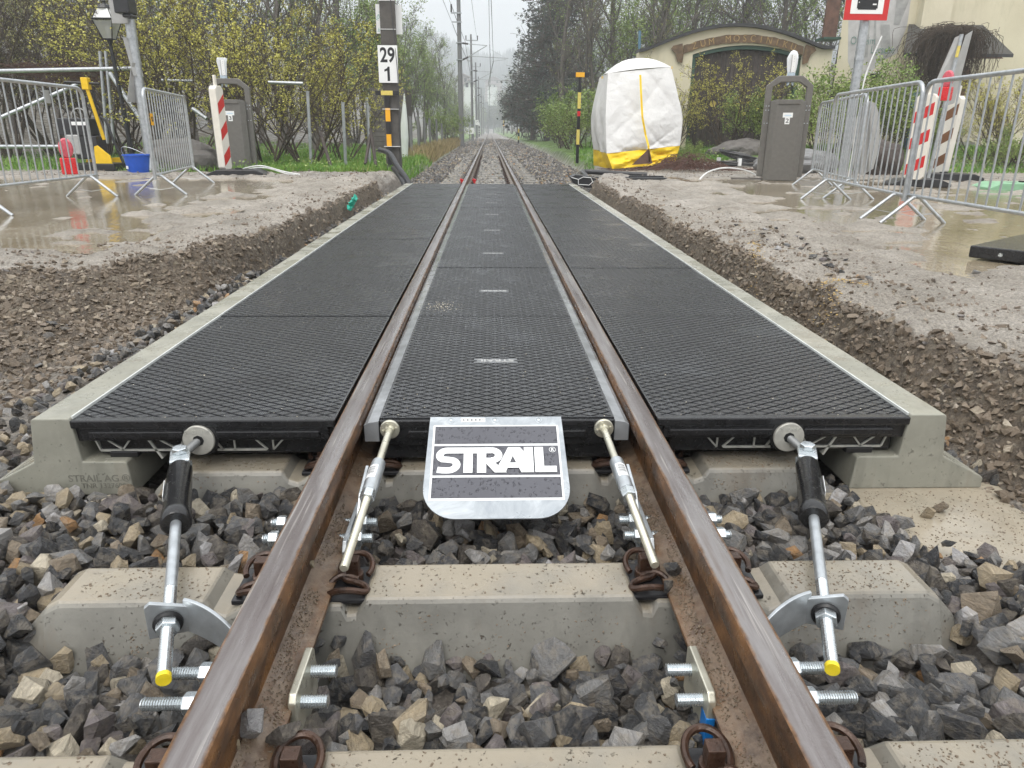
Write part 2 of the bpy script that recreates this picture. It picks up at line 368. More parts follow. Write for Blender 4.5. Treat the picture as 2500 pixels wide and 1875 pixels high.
c = n.mix(attr('grass'), c, grs); c = n.mix(attr('wood'), c, wood); c = n.mix(attr('gravel'), c, grav)
bb = n.mix(attr('gravel'), n.noise(34, 7, .75), n.voro(22))
wetp = n.ramp(n.noise(2.4, 6, .6), [(.40, .30), (.6, .8)])
grain = n.ramp(n.noise(95, 5, .8), [(.36, .62), (.5, 1.0), (.66, 1.5)])
c = n.mix(n.math('SUBTRACT', 1.0, attr('grass')), c, n.mix(1.0, c, grain, 'MULTIPLY'))
M['ground'] = n.set(col=c, rough=n.mix(attr('top'), .62, wetp), nor=n.bump(bb, .035, .9, n.bump(n.voro(55), .014, .8, n.bump(n.noise(130, 4, .7), .006, .8))), spec=.5)
n = N('puddle_water'); r1 = n.noise(9, 4, .6, n.scaled((1, .5, 1))); rings = n.voro(12)
rr = n.ramp(rings, [(.0, 1.0), (.05, 0.0), (.09, .8), (.13, 0.0), (.18, .4), (.22, 0.0)])
mudc = n.ramp(n.noise(1.1, 5, .6), [(.35, (.21, .17, .11)), (.65, (.31, .26, .185))])
spk = n.ramp(n.noise(60, 2, .5, n.scaled((1, .6, 1))), [(.70, 0.0), (.74, 1.0)])
M['puddle'] = n.set(col=n.mix(n.math('MULTIPLY', spk, .6), mudc, (.5, .47, .4)), rough=.07, nor=n.bump(r1, .006, .55, n.bump(rr, .004, .35)), spec=.6)
n = N('grass_blade'); oi = n.n('ShaderNodeAttribute'); oi.attribute_name = 'rnd'
M['grass'] = n.set(col=n.ramp(oi.outputs['Fac'], [(0, (.07, .17, .02)), (.5, (.14, .29, .035)), (.8, (.22, .33, .06)), (1, (.36, .30, .12))]), rough=.45)
n = N('dry_grass'); oi = n.n('ShaderNodeAttribute'); oi.attribute_name = 'rnd'
M['dry'] = n.set(col=n.ramp(oi.outputs['Fac'], [(0, (.14, .13, .04)), (.5, (.30, .23, .11)), (1, (.44, .36, .20))]), rough=.7)
def leafmat(name, a, b, c):
    n = N(name); at_ = n.n('ShaderNodeAttribute'); at_.attribute_name = 'rnd'
    return n.set(col=n.ramp(at_.outputs['Fac'], [(0, a), (.5, b), (1, c)]), rough=.5)
M['leaf_yellow'] = leafmat('leaf_yellow', (.27, .25, .04), (.42, .395, .065), (.57, .54, .12))
M['leaf_green'] = leafmat('leaf_green', (.10, .17, .03), (.19, .27, .055), (.31, .37, .10))
M['leaf_dark'] = leafmat('leaf_dark', (.018, .03, .016), (.035, .052, .028), (.065, .08, .045))
M['leaf_olive'] = leafmat('leaf_olive', (.14, .14, .045), (.22, .21, .065), (.32, .30, .11))
M['bark'] = simple('bark_brown', (.072, .052, .036), .8, 0, .4, 14, .004, 40)
M['bark_grey'] = simple('bark_grey', (.115, .10, .085), .8, 0, .35, 10, .004, 40)
M['bark_red'] = simple('bark_reddish', (.10, .045, .03), .7, 0, .35, 20)
M['plaster'] = None
n = N('plaster_cream'); pc = n.ramp(n.noise(.8, 6, .6), [(.3, (.56, .51, .37)), (.7, (.66, .61, .46))])
M['plaster'] = n.set(col=n.mix(n.ramp(n.noise(2.5, 5, .7, n.scaled((1, 1, .25))), [(.55, 0.0), (.8, .5)]), pc, (.38, .36, .24)), rough=.85, nor=n.bump(n.noise(30, 4), .004))
M['mural_grey'] = simple('mural_grey', (.46, .45, .44), .8, 0, .18, 3)
M['mural_dark'] = simple('mural_shade', (.33, .33, .32), .8, 0, .2, 5)
M['mural_green'] = simple('mural_green', (.12, .24, .20), .8)
M['wood_dark'] = simple('wood_dark', (.055, .042, .035), .7, 0, .35, 8, .003, 30)
M['wood_red'] = simple('wood_red', (.11, .055, .035), .6, 0, .35, 8, .003, 30)
M['wood_door'] = simple('wood_door', (.17, .075, .03), .5, 0, .2, 5)
M['wood_grey'] = simple('wood_weathered', (.12, .11, .10), .75, 0, .3, 6, .003, 30)
M['roof_dark'] = simple('roof_dark', (.035, .035, .036), .5, 0, .2, 4)
M['green_frame'] = simple('green_frame', (.03, .075, .05), .5)
M['sign_brown'] = simple('carved_board', (.13, .082, .042), .6, 0, .4, 8, .01, 14)
M['sign_edge'] = simple('carved_gold', (.36, .24, .09), .5)
M['glass_dark'] = simple('glass_dark', (.03, .035, .04), .1, 0, .1, 3)
M['red'] = simple('red_film', (.55, .02, .02), .35, 0, .05, 20)
M['red_plastic'] = simple('red_plastic', (.62, .02, .025), .3, 0, .08, 20)
M['red_lens'] = simple('red_lens', (.55, .09, .12), .15, 0, .2, 40)
M['white'] = simple('white_sign', (.80, .81, .80), .4, 0, .03, 10)
M['offwhite'] = simple('beacon_white', (.70, .67, .60), .5, 0, .06, 10)
M['sheet_grey'] = simple('sign_back_grey', (.40, .40, .39), .45, .3, .08, 10)
M['yellow'] = simple('yellow_paint', (.78, .50, .01), .4, 0, .08, 10)
M['orange'] = simple('orange_film', (.85, .42, .01), .4, 0, .06, 10)
M['pale_yellow'] = simple('faded_yellow', (.68, .55, .13), .5, 0, .12, 30)
M['black'] = simple('black_paint', (.012, .012, .013), .4, 0, .2, 10)
M['bin'] = simple('bin_grey', (.135, .128, .115), .45, 0, .1, 20, .0006, 200)
M['bin_dark'] = simple('bin_recess', (.05, .048, .044), .5)
M['pole'] = simple('pole_steel', (.085, .078, .07), .65, .1, .2, 6, .002, 30)
M['mast_grey'] = simple('mast_grey', (.19, .19, .19), .6, .1, .12, 2)
M['wire'] = simple('wire', (.06, .06, .065), .5, .3)
M['insulator'] = simple('insulator', (.03, .025, .025), .3)
M['blue_bucket'] = simple('blue_bucket', (.012, .09, .50), .35, 0, .1, 14)
M['cable_white'] = simple('cable_white', (.72, .73, .72), .4)
M['manhole'] = simple('manhole_brown', (.12, .065, .045), .6, 0, .2, 20, .002, 60)
M['green_plastic'] = simple('green_foot', (.22, .42, .26), .5, 0, .12, 10)
n = N('tent_white'); w = n.noise(5, 6, .6, dist=1.2)
M['tent'] = n.set(col=(.66, .655, .64), rough=.4, nor=n.bump(w, .03, .55, n.bump(n.noise(22, 3), .006, .4)))
M['tent_yellow'] = simple('tent_yellow', (.85, .58, .01), .4, 0, .06, 6, .01, 16)
M['reflex'] = simple('grey_band', (.42, .42, .41), .4)
n = N('plastic_bag'); M['bag'] = n.set(col=(.80, .83, .85), rough=.25, nor=n.bump(n.noise(40, 4, dist=1), .006), alpha=.93)
n = N('tape'); M['tape'] = n.set(col=(.50, .60, .68), rough=.15, nor=n.bump(n.noise(60, 4, dist=1), .004), alpha=.85)
n = N('lantern_glass'); M['lantern_glass'] = n.set(col=(.5, .52, .5), rough=.15, alpha=.55)
M['house_white'] = simple('house_white', (.66, .70, .66), .8, 0, .05, 2)
M['house_grey'] = simple('house_grey', (.32, .29, .28), .8, 0, .1, 2)
M['hill'] = simple('hill_forest', (.03, .045, .035), .9, 0, .4, .08)
M['light_blue'] = simple('light_blue_print', (.25, .50, .72), .4)
M['teal'] = simple('teal_print', (.02, .32, .26), .4)
M['bluegrey'] = simple('bluegrey_post', (.10, .20, .28), .5)
M['teal_cloth'] = simple('teal_cloth', (.02, .36, .26), .6)
M['sand'] = simple('sawdust', (.48, .34, .14), .8, 0, .25, 60)
M['strip'] = simple('flangeway_wet_sheen_strip', (.22, .23, .24), .08, 0, .3, 9, .001, 30, .8)  # base grey lightened to carry the reflection on the water film
M['white_strip'] = simple('seal_strip', (.55, .57, .55), .5)
M['conc_stamp'] = simple('concrete_stamp', (.16, .155, .13), .6)
# ================================================================== SETTING
SL_B, SL_A, SL_C, SP = 0.835, 1.3525, 1.9525, 0.6      # sleeper centre lines
def track_edge_l(Y): return -np.interp(Y, [11.4, 13, 18, 36, 70, 140], [1.76, 1.55, 1.6, 1.75, 2.0, 2.2])
def track_edge_r(Y): return np.interp(Y, [11.4, 12.4, 14, 16.7, 23, 37, 60, 140], [1.5, 1.6, 1.9, 2.45, 2.3, 2.6, 2.6, 2.4])
def bank(X, Y):
    xf = np.interp(Y, [0, 2.0, 2.6, 3.2, 4.2, 5.2, 12], [2.2, 1.96, 1.80, 1.66, 1.60, 1.60, 1.60])
    xc = np.interp(Y, [0, 2.2, 2.6, 3.3, 3.8, 4.2, 4.5, 5.3, 12], [5.6, 5.2, 4.4, 3.5, 2.95, 2.40, 2.05, 1.73, 1.71])
    n = fbm(X*0+3.1, Y, 4, 1.6)*.07
    tl = (-X-xf-n)/(xc-xf+.02)
    xfr = np.interp(Y, [0, 1.4, 1.8, 2.2, 12], [1.62, 1.5, 1.43, 1.45, 1.44]); xcr = np.interp(Y, [0, 2.2, 3, 12], [2.1, 1.74, 1.61, 1.57])
    n2 = fbm(X*0+8.7, Y, 4, 1.4)*.06
    tr = (X-xfr-n2)/(xcr-xfr+.02)
    return np.clip(np.maximum(tl, tr), 0, 1)
def ballast_z(X, Y):
    z = -.225 + fbm(X+20, Y+5, 2, 1.7)*.02
    z = z - .050*sst(.98, 1.12, Y)*(1-sst(1.28, 1.32, Y))*(np.abs(X) < .97) + np.where(Y < .95, .01, 0)
    z = z + np.where((np.abs(X) > .6) & (np.abs(X) < 1.5) & (Y < 1.85), .01, 0)
    z = z - np.where((np.abs(X) < .5) & (Y > 1.4) & (Y < 2), .02, 0)
    z = np.where(np.abs(np.abs(X)-.41) < .12, z-.02, z)
    far = Y > 11.5
    zf = -.176 + .006*sst(.85, 1.0, np.abs(X)) - .10*sst(1.0, 2.2, np.abs(X))
    return np.where(far, zf, z)
def Hgt(X, Y):
    t = bank(X, Y)
    tt = np.where(Y > 4.6, sst(.15, .75, t), t*t*(3-2*t)*.5+.5*np.minimum(1, t*1.35))
    rough = fbm(X, Y, 6, 3.4)*.075*np.clip(t*(1.3-t)*3.5, 0, 1) + fbm(X+5, Y+9, 4, 14)*.034*np.clip((1-t)*4, 0, 1)*np.clip(t*8, 0, 1)
    # road level
    road = .016 + fbm(X, Y, 4, .55)*.022 + fbm(X+9, Y, 3, 3.1)*.007 + fbm(X+2, Y+3, 2, 14)*.004
    pl = np.exp(-(((X+4.6)/1.75)**2)**1.6) * sst(4.1, 5.0, Y)*(1-sst(11.7, 12.6, Y))
    pl2 = np.exp(-(((X+6.3)/2.2)**2)**2)*sst(7.5, 8.5, Y)*(1-sst(11.8, 12.8, Y))
    pr = np.exp(-(((X-5.0-.10*(Y-6))/(2.1))**2)**1.8) * sst(3.9, 5.0, Y)*(1-sst(12.6, 13.5, Y))
    pud = np.clip(pl+pl2+pr, 0, 1)
    road = road - .042*pud
    crest = .045*np.exp(-((t-1)**2)/.05)*np.where(t >= 1, np.exp(-np.clip(np.minimum(np.abs(-X-1.9), np.abs(X-1.8)), 0, 5)/.5), 1)
    low = ballast_z(X, Y)-.035
    z = low*(1-tt) + (road+crest*.6)*tt + rough
    # beyond the crossing
    el = track_edge_l(Y); er = track_edge_r(Y)
    inside = sst(-.25, .1, np.minimum(X-el, er-X)); far = sst(11.2, 11.7, Y)
    # grass banks
    side = -.02 + fbm(X, Y, 4, .4)*.05
    side = side + 6.5*sst(7.5, 45, -X)*sst(17, 50, Y) + .38*sst(16, 21, Y)*sst(4.0, 7, X)*(1-sst(26, 40, Y)*0) + 7.5*sst(5.5, 40, X)*sst(27, 60, Y)
    side = side + .25*np.exp(-((X-4.2)/1.4)**2)*np.exp(-((Y-26)/5)**2)
    z_far = (ballast_z(X, Y+0*X)-.02)*inside + side*(1-inside)
    w = sst(13.5, 15.5, Y)
    farbed = np.where(Y > 11.5, inside, 0)
    base = z*(1-w)+z_far*w
    base = base*(1-farbed*far)+(np.where(Y > 11.5, ballast_z(X, np.maximum(Y, 11.6)), 0)-.02)*farbed*far
    base = base + 62*sst(380, 900, Y)*(1+.35*fbm(X, Y, 3, .004)) + 22*sst(90, 260, Y)*sst(14, 90, -X) + 14*sst(90, 300, Y)*sst(14, 90, X)
    base = base + 50*sst(60, 500, np.abs(X)) * sst(60, 300, Y+np.abs(X))
    return base, t, inside*far, pud
def lines(segs):
    o = [segs[0][0]]
    for a, b, st in segs:
        n = max(1, int(round((b-a)/st))); o += list(np.linspace(a, b, n+1)[1:])
    return np.array(o)
xs = lines([(-900, -300, 60), (-300, -100, 20), (-100, -40, 5), (-40, -12, 1.2), (-12, -5.2, .12), (-5.2, -2.6, .035), (-2.6, -1.2, .018), (-1.2, 1.2, .06), (1.2, 2.6, .018), (2.6, 5.2, .035), (5.2, 12, .12), (12, 40, 1.2), (40, 100, 5), (100, 300, 20), (300, 900, 60)])
ys = lines([(-30, 0, 3), (0, 1.4, .07), (1.4, 5, .02), (5, 8, .035), (8, 14, .06), (14, 24, .12), (24, 60, .8), (60, 160, 4), (160, 1300, 30)])
GX, GY = np.meshgrid(xs, ys, indexing='ij')
GZ, Gt, Gin, Gp = Hgt(GX, GY)
GZ = GZ - .30*np.exp(-((GX/.9)**4))*(GY < 11.4)*(GY > 1.7)
nx, ny = GX.shape
idx = np.arange(nx*ny).reshape(nx, ny)
Fq = np.stack([idx[:-1, :-1], idx[1:, :-1], idx[1:, 1:], idx[:-1, 1:]], -1).reshape(-1, 4)
wood = np.clip(sst(17, 24, GY)*np.clip(sst(5.5, 9, -GX)+sst(6.5, 9, GX)*sst(24, 30, GY), 0, 1)+sst(60, 90, GY)*(np.abs(GX) > 8), 0, 1)
grass = np.where(GX < 0, sst(13.7, 14.5, GY + fbm(GX, GY, 3, 1.2)*.5), np.maximum(sst(18.3, 19.2, GY+fbm(GX, GY, 3, 1.2)*.8), 0))
grass = grass*(1-Gin)
gravel = np.clip(np.maximum(Gin, (1-Gt)*(GY < 11.6)*.6*sst(.25, .1, Gt)), 0, 1)
gravel = np.maximum(gravel, sst(11.8, 12.6, GY)*(1-sst(14.0, 15.5, GY))*.55*(Gp < .2))
toparr = sst(.86, .99, Gt + fbm(GX, GY, 4, 2.2)*.10)*np.where(GY > 2.4, 1, .75)
npmesh('ground', np.stack([GX, GY, GZ], -1).reshape(-1, 3), Fq, M['ground'], smooth=True,
       attrs={'top': ('POINT', toparr.ravel()), 'grass': ('POINT', grass.ravel()), 'wood': ('POINT', wood.ravel()), 'gravel': ('POINT', gravel.ravel())})
tag(bpy.data.objects['ground'], kind='structure')
for nm, x0, x1, y0, y1 in (('puddle', -9.5, -2.45, 4.75, 12.9), ('puddle', 2.2, 9.5, 3.7, 13.6)):
    g = MB(); g.add([(x0, y0, -.002), (x1, y0, -.002), (x1, y1, -.002), (x0, y1, -.002)], [(0, 1, 2, 3)])
    tag(g.build('puddle', M['puddle']), kind='structure')
def gz(x, y):
    a = Hgt(np.array([[float(x)]]), np.array([[float(y)]]))[0]; return float(a[0, 0])

# ------------------------------------------------------------------ ballast
rr = random.Random(11)
def hull_rock(seed, npts):
    r = random.Random(seed); bm = bmesh.new()
    ax = [1, r.uniform(.6, .95), r.uniform(.45, .8)]
    for _ in range(npts):
        p = [r.uniform(-1, 1) for _ in range(3)]; L = max(abs(q) for q in p)*.45+math.sqrt(sum(q*q for q in p))*.55
        k = r.uniform(.88, 1.08)/L
        bm.verts.new([p[i]*k*ax[i]*.5 for i in range(3)])
    res = bmesh.ops.convex_hull(bm, input=bm.verts)
    bmesh.ops.delete(bm, geom=[g for g in res['geom_interior'] if isinstance(g, bmesh.types.BMVert)], context='VERTS')
    bmesh.ops.triangulate(bm, faces=bm.faces)
    bm.verts.ensure_lookup_table(); bm.verts.index_update()
    V = np.array([v.co[:] for v in bm.verts]); Fc = np.array([[v.index for v in f.verts] for f in bm.faces]); bm.free()
    return V, Fc
ROCKS = [hull_rock(100+i, 15) for i in range(26)]
LOW = [hull_rock(300+i, 9) for i in range(14)]
def rotmats(n, rng):
    q = rng.randn(n, 4); q /= np.linalg.norm(q, axis=1)[:, None]; w, x, y, z = q.T
    return np.stack([1-2*(y*y+z*z), 2*(x*y-z*w), 2*(x*z+y*w), 2*(x*y+z*w), 1-2*(x*x+z*z), 2*(y*z-x*w), 2*(x*z-y*w), 2*(y*z+x*w), 1-2*(x*x+y*y)], -1).reshape(n, 3, 3)
def scatter_mesh(name, P, S, protos, mat, parent, rng, squash=1.0, rots=None):
    n = len(P); Rm = rotmats(n, rng) if rots is None else rots; which = rng.randint(0, len(protos), n); rnd = rng.rand(n)
    Vs, Fs, A = [], [], []; off = 0
    for k, (V, Fc) in enumerate(protos):
        sel = np.where(which == k)[0]
        if not len(sel): continue
        vv = np.einsum('nij,vj->nvi', Rm[sel], V)*S[sel][:, None, None]
        vv[..., 2] *= squash
        vv = vv+P[sel][:, None, :]
        ff = Fc[None]+(np.arange(len(sel))*len(V))[:, None, None]+off
        Vs.append(vv.reshape(-1, 3)); Fs.append(ff.reshape(-1, 3)); A.append(np.repeat(rnd[sel], len(Fc))); off += len(sel)*len(V)
    o = npmesh(name, np.concatenate(Vs), np.concatenate(Fs), mat, parent, attrs={'rnd': ('FACE', np.concatenate(A))})
    return o
rng = np.random.RandomState(5)
def jgrid(x0, x1, y0, y1, s, j=.45):
    X, Y = np.meshgrid(np.arange(x0, x1, s), np.arange(y0, y1, s)); X = X.ravel(); Y = Y.ravel()
    return X+rng.uniform(-j, j, len(X))*s, Y+rng.uniform(-j, j, len(Y))*s
ballast = bpy.data.objects.new('ballast', None); COL.objects.link(ballast); tag(ballast, kind='structure')
def in_sleeper(X, Y, pad=.018):
    r = np.zeros(len(X), bool)
    for c in (SL_B, SL_A, SL_C): r |= (np.abs(X) < .955) & (np.abs(Y-c) < .085+pad)
    return r
def in_beam(X, Y): return (Y > 1.885) & (Y < 11.6) & (np.abs(X) > 1.02) & (np.abs(X) < 1.46)
X1, Y1 = jgrid(-2.6, 2.0, .55, 2.05, .0375)
keep = ~in_sleeper(X1, Y1) & ~in_beam(X1, Y1) & (bank(X1, Y1) < .2)
keep &= ~((np.abs(np.abs(X1)-.41) < .075))
slabm = (X1 > 1.0) & (X1 < 1.62) & (Y1 > 1.50+.22*np.clip((1.16-X1)/.12, 0, 1)) & (Y1 < 1.95)
keep &= ~slabm
keep &= ~((Y1 > 1.86) & (np.abs(X1) < 1.0))
X1, Y1 = X1[keep], Y1[keep]
S1 = .036+.052*rng.rand(len(X1))**1.3; big_ = rng.rand(len(X1)) < .12; S1[big_] *= 1.25
Z1 = ballast_z(X1, Y1)+rng.uniform(-.018, .022, len(X1))-.004
P1 = np.stack([X1, Y1, Z1], -1)
# choose the 300 that show largest
d = P1-np.array(CAMV); zc = d@np.array(F); pxs = 1250+FPX*(d@np.array(Rt))/zc; pys = 937.5-FPX*(d@np.array(Up))/zc
vis = (pxs > -10) & (pxs < 2510) & (pys < 1890)
score = np.where(vis, S1/zc + .004*rng.rand(len(S1))+(Z1-ballast_z(X1, Y1))*.25, -1)
order = np.argsort(-score); top300 = order[:292]; rest = order[292:]
rmesh = []
for k, (V, Fc) in enumerate(ROCKS):
    me = bpy.data.meshes.new('ballast_stone'); me.from_pydata([tuple(v) for v in V], [], [tuple(f) for f in Fc]); me.materials.append(M['rock']); rmesh.append(me)
for i in top300:
    o = bpy.data.objects.new('ballast_stone', rmesh[rr.randrange(len(rmesh))]); COL.objects.link(o); o.parent = ballast
    o.location = P1[i]; o.rotation_euler = [rr.uniform(0, 6.28) for _ in range(3)]; s = float(S1[i])*1.06; o.scale = (s, s, s)
Prest = P1[rest]; Srest = S1[rest]
X2, Y2 = jgrid(-2.6, 2.0, .5, 2.0, .045)
k2 = ~in_sleeper(X2, Y2) & ~in_beam(X2, Y2) & (bank(X2, Y2) < .25) & ~((np.abs(np.abs(X2)-.41) < .05))
k2 &= ~((X2 > 1.02) & (Y2 > 1.5))
X2, Y2 = X2[k2], Y2[k2]; P2 = np.stack([X2, Y2, ballast_z(X2, Y2)-.03+rng.uniform(-.01, .01, len(X2))], -1)
# banked-up heap against sleeper A, under the rails, and the strips beside the beams
X3, Y3 = jgrid(-1.70, -1.33, 1.9, 11.6, .042); X4, Y4 = jgrid(1.33, 1.50, 1.95, 11.6, .042)
X5, Y5 = jgrid(-.56, .56, .6, 1.86, .04); k5 = (np.abs(np.abs(X5)-.41) < .09) & ~in_sleeper(X5, Y5)
X6, Y6 = jgrid(1.02, 1.25, 1.28, 1.50, .045)
P5 = np.stack([X5[k5], Y5[k5], np.full(k5.sum(), -.225)+rng.uniform(-.01, .008, k5.sum())], -1)
Xs_ = np.concatenate([X3, X4, X6]); Ys_ = np.concatenate([Y3, Y4, Y6])
lift = np.where(Xs_ < 0, .05*sst(1.55, 1.8, -Xs_), 0)
P3 = np.stack([Xs_, Ys_, -.215+lift+rng.uniform(-.02, .015, len(Xs_))], -1)
PA = np.concatenate([Prest, P2, P3, P5]); SA = np.concatenate([Srest, rng.uniform(.045, .07, len(P2)), rng.uniform(.035, .065, len(P3)), rng.uniform(.03, .05, len(P5))])
tag(scatter_mesh('ballast_stones', PA, SA, ROCKS, M['rock'], ballast, rng), kind='stuff')
# far ballast beyond the crossing
def farset(y0, y1, s, smin, smax):
    X, Y = jgrid(-2.5, 2.9, y0, y1, s)
    k = (X > track_edge_l(Y)-.12*rng.rand(len(X))) & (X < track_edge_r(Y)+.25*rng.rand(len(X)))
    sy = (Y-SL_A) % SP; sy = np.minimum(sy, SP-sy)
    k &= ~((np.abs(X) < .95) & (sy < .085)); k &= np.abs(np.abs(X)-.41) > .08
    X, Y = X[k], Y[k]; Z = ballast_z(X, Y)+rng.uniform(-.015, .02, len(X))-.012*(np.abs(X) < .95)
    return np.stack([X, Y, Z], -1), rng.uniform(smin, smax, len(X))
a, b = farset(11.52, 22, .062, .05, .085); c_, d_ = farset(22, 45, .11, .08, .13); e_, f_ = farset(45, 90, .22, .14, .2)
tag(scatter_mesh('far_ballast_stones', np.concatenate([a, c_, e_]), np.concatenate([b, d_, f_]), LOW, M['rock'], ballast, rng), kind='stuff')
# crushed stones and pebbles on the banks and the road surface
Xa, Ya = jgrid(-3.6, -1.6, 1.9, 5.2, .030); Xb, Yb = jgrid(1.40, 2.3, 1.7, 5.5, .028); Xc, Yc = jgrid(-2.2, -1.6, 5, 12, .05); Xd, Yd = jgrid(1.45, 2.2, 5.5, 12, .05)
Xe, Ye = jgrid(-8, -1.7, 11.9, 14.2, .08); Xf, Yf = jgrid(1.6, 9, 11.5, 17.5, .10); Xg, Yg = jgrid(-4.5, -1.8, 4.4, 9, .07); Xh, Yh = jgrid(1.9, 4.5, 2.2, 7, .06)
X = np.concatenate([Xa, Xb, Xc, Xd, Xe, Xf, Xg, Xh]); Y = np.concatenate([Ya, Yb, Yc, Yd, Ye, Yf, Yg, Yh])
H_, T_, _, Pu = Hgt(X, Y)
pr = np.where(T_ > .97, .16, .80)*(T_ > .03)*(Pu < .35); pr = np.where(Y > 11.5, .55*(Pu < .3), pr)
k = rng.rand(len(X)) < pr; X, Y, H_, T_ = X[k], Y[k], H_[k], T_[k]
S = rng.gamma(3, .0042, len(X))+.007; S = np.clip(S, .008, .05); S = np.where(Y > 11, S*1.3, S)
gp = bpy.data.objects['ground']
n = N('bank_stone'); an = n.n('ShaderNodeAttribute'); an.attribute_name = 'rnd'
M['pebble'] = n.set(col=n.mix(n.ramp(n.noise(60, 4), [(.4, .1), (.65, .75)]), n.ramp(an.outputs['Fac'], [(0, (.10, .08, .06)), (.45, (.16, .125, .095)), (.7, (.22, .18, .14)), (.86, (.36, .31, .25)), (.93, (.13, .13, .14)), (1, (.45, .37, .27))]), (.15, .115, .085)), rough=.5, nor=n.bump(n.noise(90, 4), .003))
tag(scatter_mesh('bank_stones', np.stack([X, Y, H_+S*.12], -1), S, LOW, M['pebble'], gp, rng, .8), kind='stuff')
# crumbly clods covering the cut faces
Xa, Ya = jgrid(-4.6, -1.5, 2.0, 5.4, .027); Xb, Yb = jgrid(1.38, 2.1, 1.6, 6.5, .022); Xc, Yc = jgrid(-2.1, -1.5, 5.4, 12, .034); Xd, Yd = jgrid(1.40, 1.95, 6.5, 12, .034)
X = np.concatenate([Xa, Xb, Xc, Xd]); Y = np.concatenate([Ya, Yb, Yc, Yd]); H_, T_, _, Pu = Hgt(X, Y)
k = (T_ > .02) & (rng.rand(len(X)) < np.where(T_ > .97, .07, .95)*(Pu < .3)); X, Y, H_, T_ = X[k], Y[k], H_[k], T_[k]
S = np.clip(rng.gamma(4, .0065, len(X))+.006, .012, .06)
n = N('soil_clod'); an = n.n('ShaderNodeAttribute'); an.attribute_name = 'rnd'; gp_ = n.n('ShaderNodeNewGeometry').outputs['Position']
M['clod'] = n.set(col=n.mix(n.ramp(n.noise(70, 5, .7, gp_), [(.4, .15), (.62, .8)]), n.ramp(an.outputs['Fac'], [(0, (.075, .058, .041)), (.5, (.15, .118, .085)), (.8, (.25, .20, .15)), (.92, (.32, .27, .20)), (1, (.42, .37, .29))]), (.15, .113, .077)), rough=.5, nor=n.bump(n.noise(110, 5, .7, gp_), .006, 1))
tag(scatter_mesh('soil_clods', np.stack([X, Y, H_+S*.05], -1), S, LOW, M['clod'], gp, rng, .85), kind='stuff')
# heap of flat stones on the right bank and single ones on the left bank face
def loose(lst, parent, nm='loose_stone', mat=None):
    for (px, py, z, s) in lst:
        p = ground(px, py, z); o = bpy.data.objects.new(nm, rmesh[rr.randrange(len(rmesh))]); COL.objects.link(o); o.parent = parent
        zz = gz(p.x, p.y) if z > -.1 else z
        o.location = (p.x, p.y, zz+s*.15 if z > -.1 else z); o.rotation_euler = (rr.uniform(-.3, .3), rr.uniform(-.3, .3), rr.uniform(0, 6.28)); o.scale = (s, s, s*.6)
loose([(rr.gauss(1990, 85), 0, 0, 0) for _ in range(0)], gp)
L = []
for i in range(46):
    u = rr.random(); L.append((1850+u*270+rr.gauss(0, 16), 572+u*118+rr.gauss(0, 15), 0.0, rr.uniform(.03, .06)))
L += [(148, 752, -.08, .075), (118, 758, -.09, .06), (110, 775, -.09, .06), (208, 805, -.05, .07), (215, 760, -.05, .06), (140, 840, -.05, .05), (262, 812, -.05, .04), (165, 905, -.05, .08), (150, 935, -.05, .08), (92, 985, -.05, .08), (60, 860, -.05, .06), (75, 800, -.05, .05), (200, 700, 0, .06), (2380, 668, 0, .06), (1785, 530, 0, .06), (1880, 560, 0, .05), (1755, 520, 0, .05), (1795, 562, 0, .05), (2066, 548, 0, .04)]
loose(L, gp)
# sawdust patches on the right bank
def blobset(name, cx, cy, sx, sy, n_, mat, parent, s=.012):
    P = []; 
    for _ in range(n_):
        p = ground(cx+rr.gauss(0, sx), cy+rr.gauss(0, sy), 0); P.append((p.x, p.y, gz(p.x, p.y)+.006))
    return scatter_mesh(name, np.array(P), rng.uniform(s*.6, s*1.4, n_), LOW, mat, parent, rng, .5)
for a_ in ((2020, 728, 22, 22, 160), (2070, 712, 30, 8, 90), (1842, 632, 10, 22, 150), (1480, 605, 1, 1, 1)):
    tag(blobset('sawdust', *a_, M['sand'], gp), kind='stuff')

# ------------------------------------------------------------------ concrete slab under the beam end
slab = MB()
out_ = [(1.03, 1.96), (1.03, 1.66), (1.05, 1.57), (1.14, 1.49), (1.26, 1.45), (1.45, 1.40), (1.70, 1.42), (1.86, 1.6), (1.70, 1.80), (1.56, 1.92), (1.5, 1.99)]
slab.prism(out_, lambda u, v: (u, v, -.34), lambda u, v: (u, v, -.236))
tag(slab.build('lean_concrete_slab', M['conc_slab'], bev=.012), 'rough poured concrete slab jutting out under the right kerb beam end', 'slab')
def top_stones(lst, z):
    for (px, py, s) in lst:
        p = ground(px, py, z); o = bpy.data.objects.new('ballast_stone', rmesh[rr.randrange(len(rmesh))]); COL.objects.link(o); o.parent = ballast
        o.location = (p.x, p.y, z+s*.22); o.rotation_euler = [rr.uniform(0, 6.28) for _ in range(3)]; o.scale = (s, s, s*.8)
top_stones([(2260, 1262, .058), (2292, 1248, .058), (2365, 1365, .05), (2410, 1362, .058), (2180, 1305, .052), (2150, 1330, .05)], -.236)

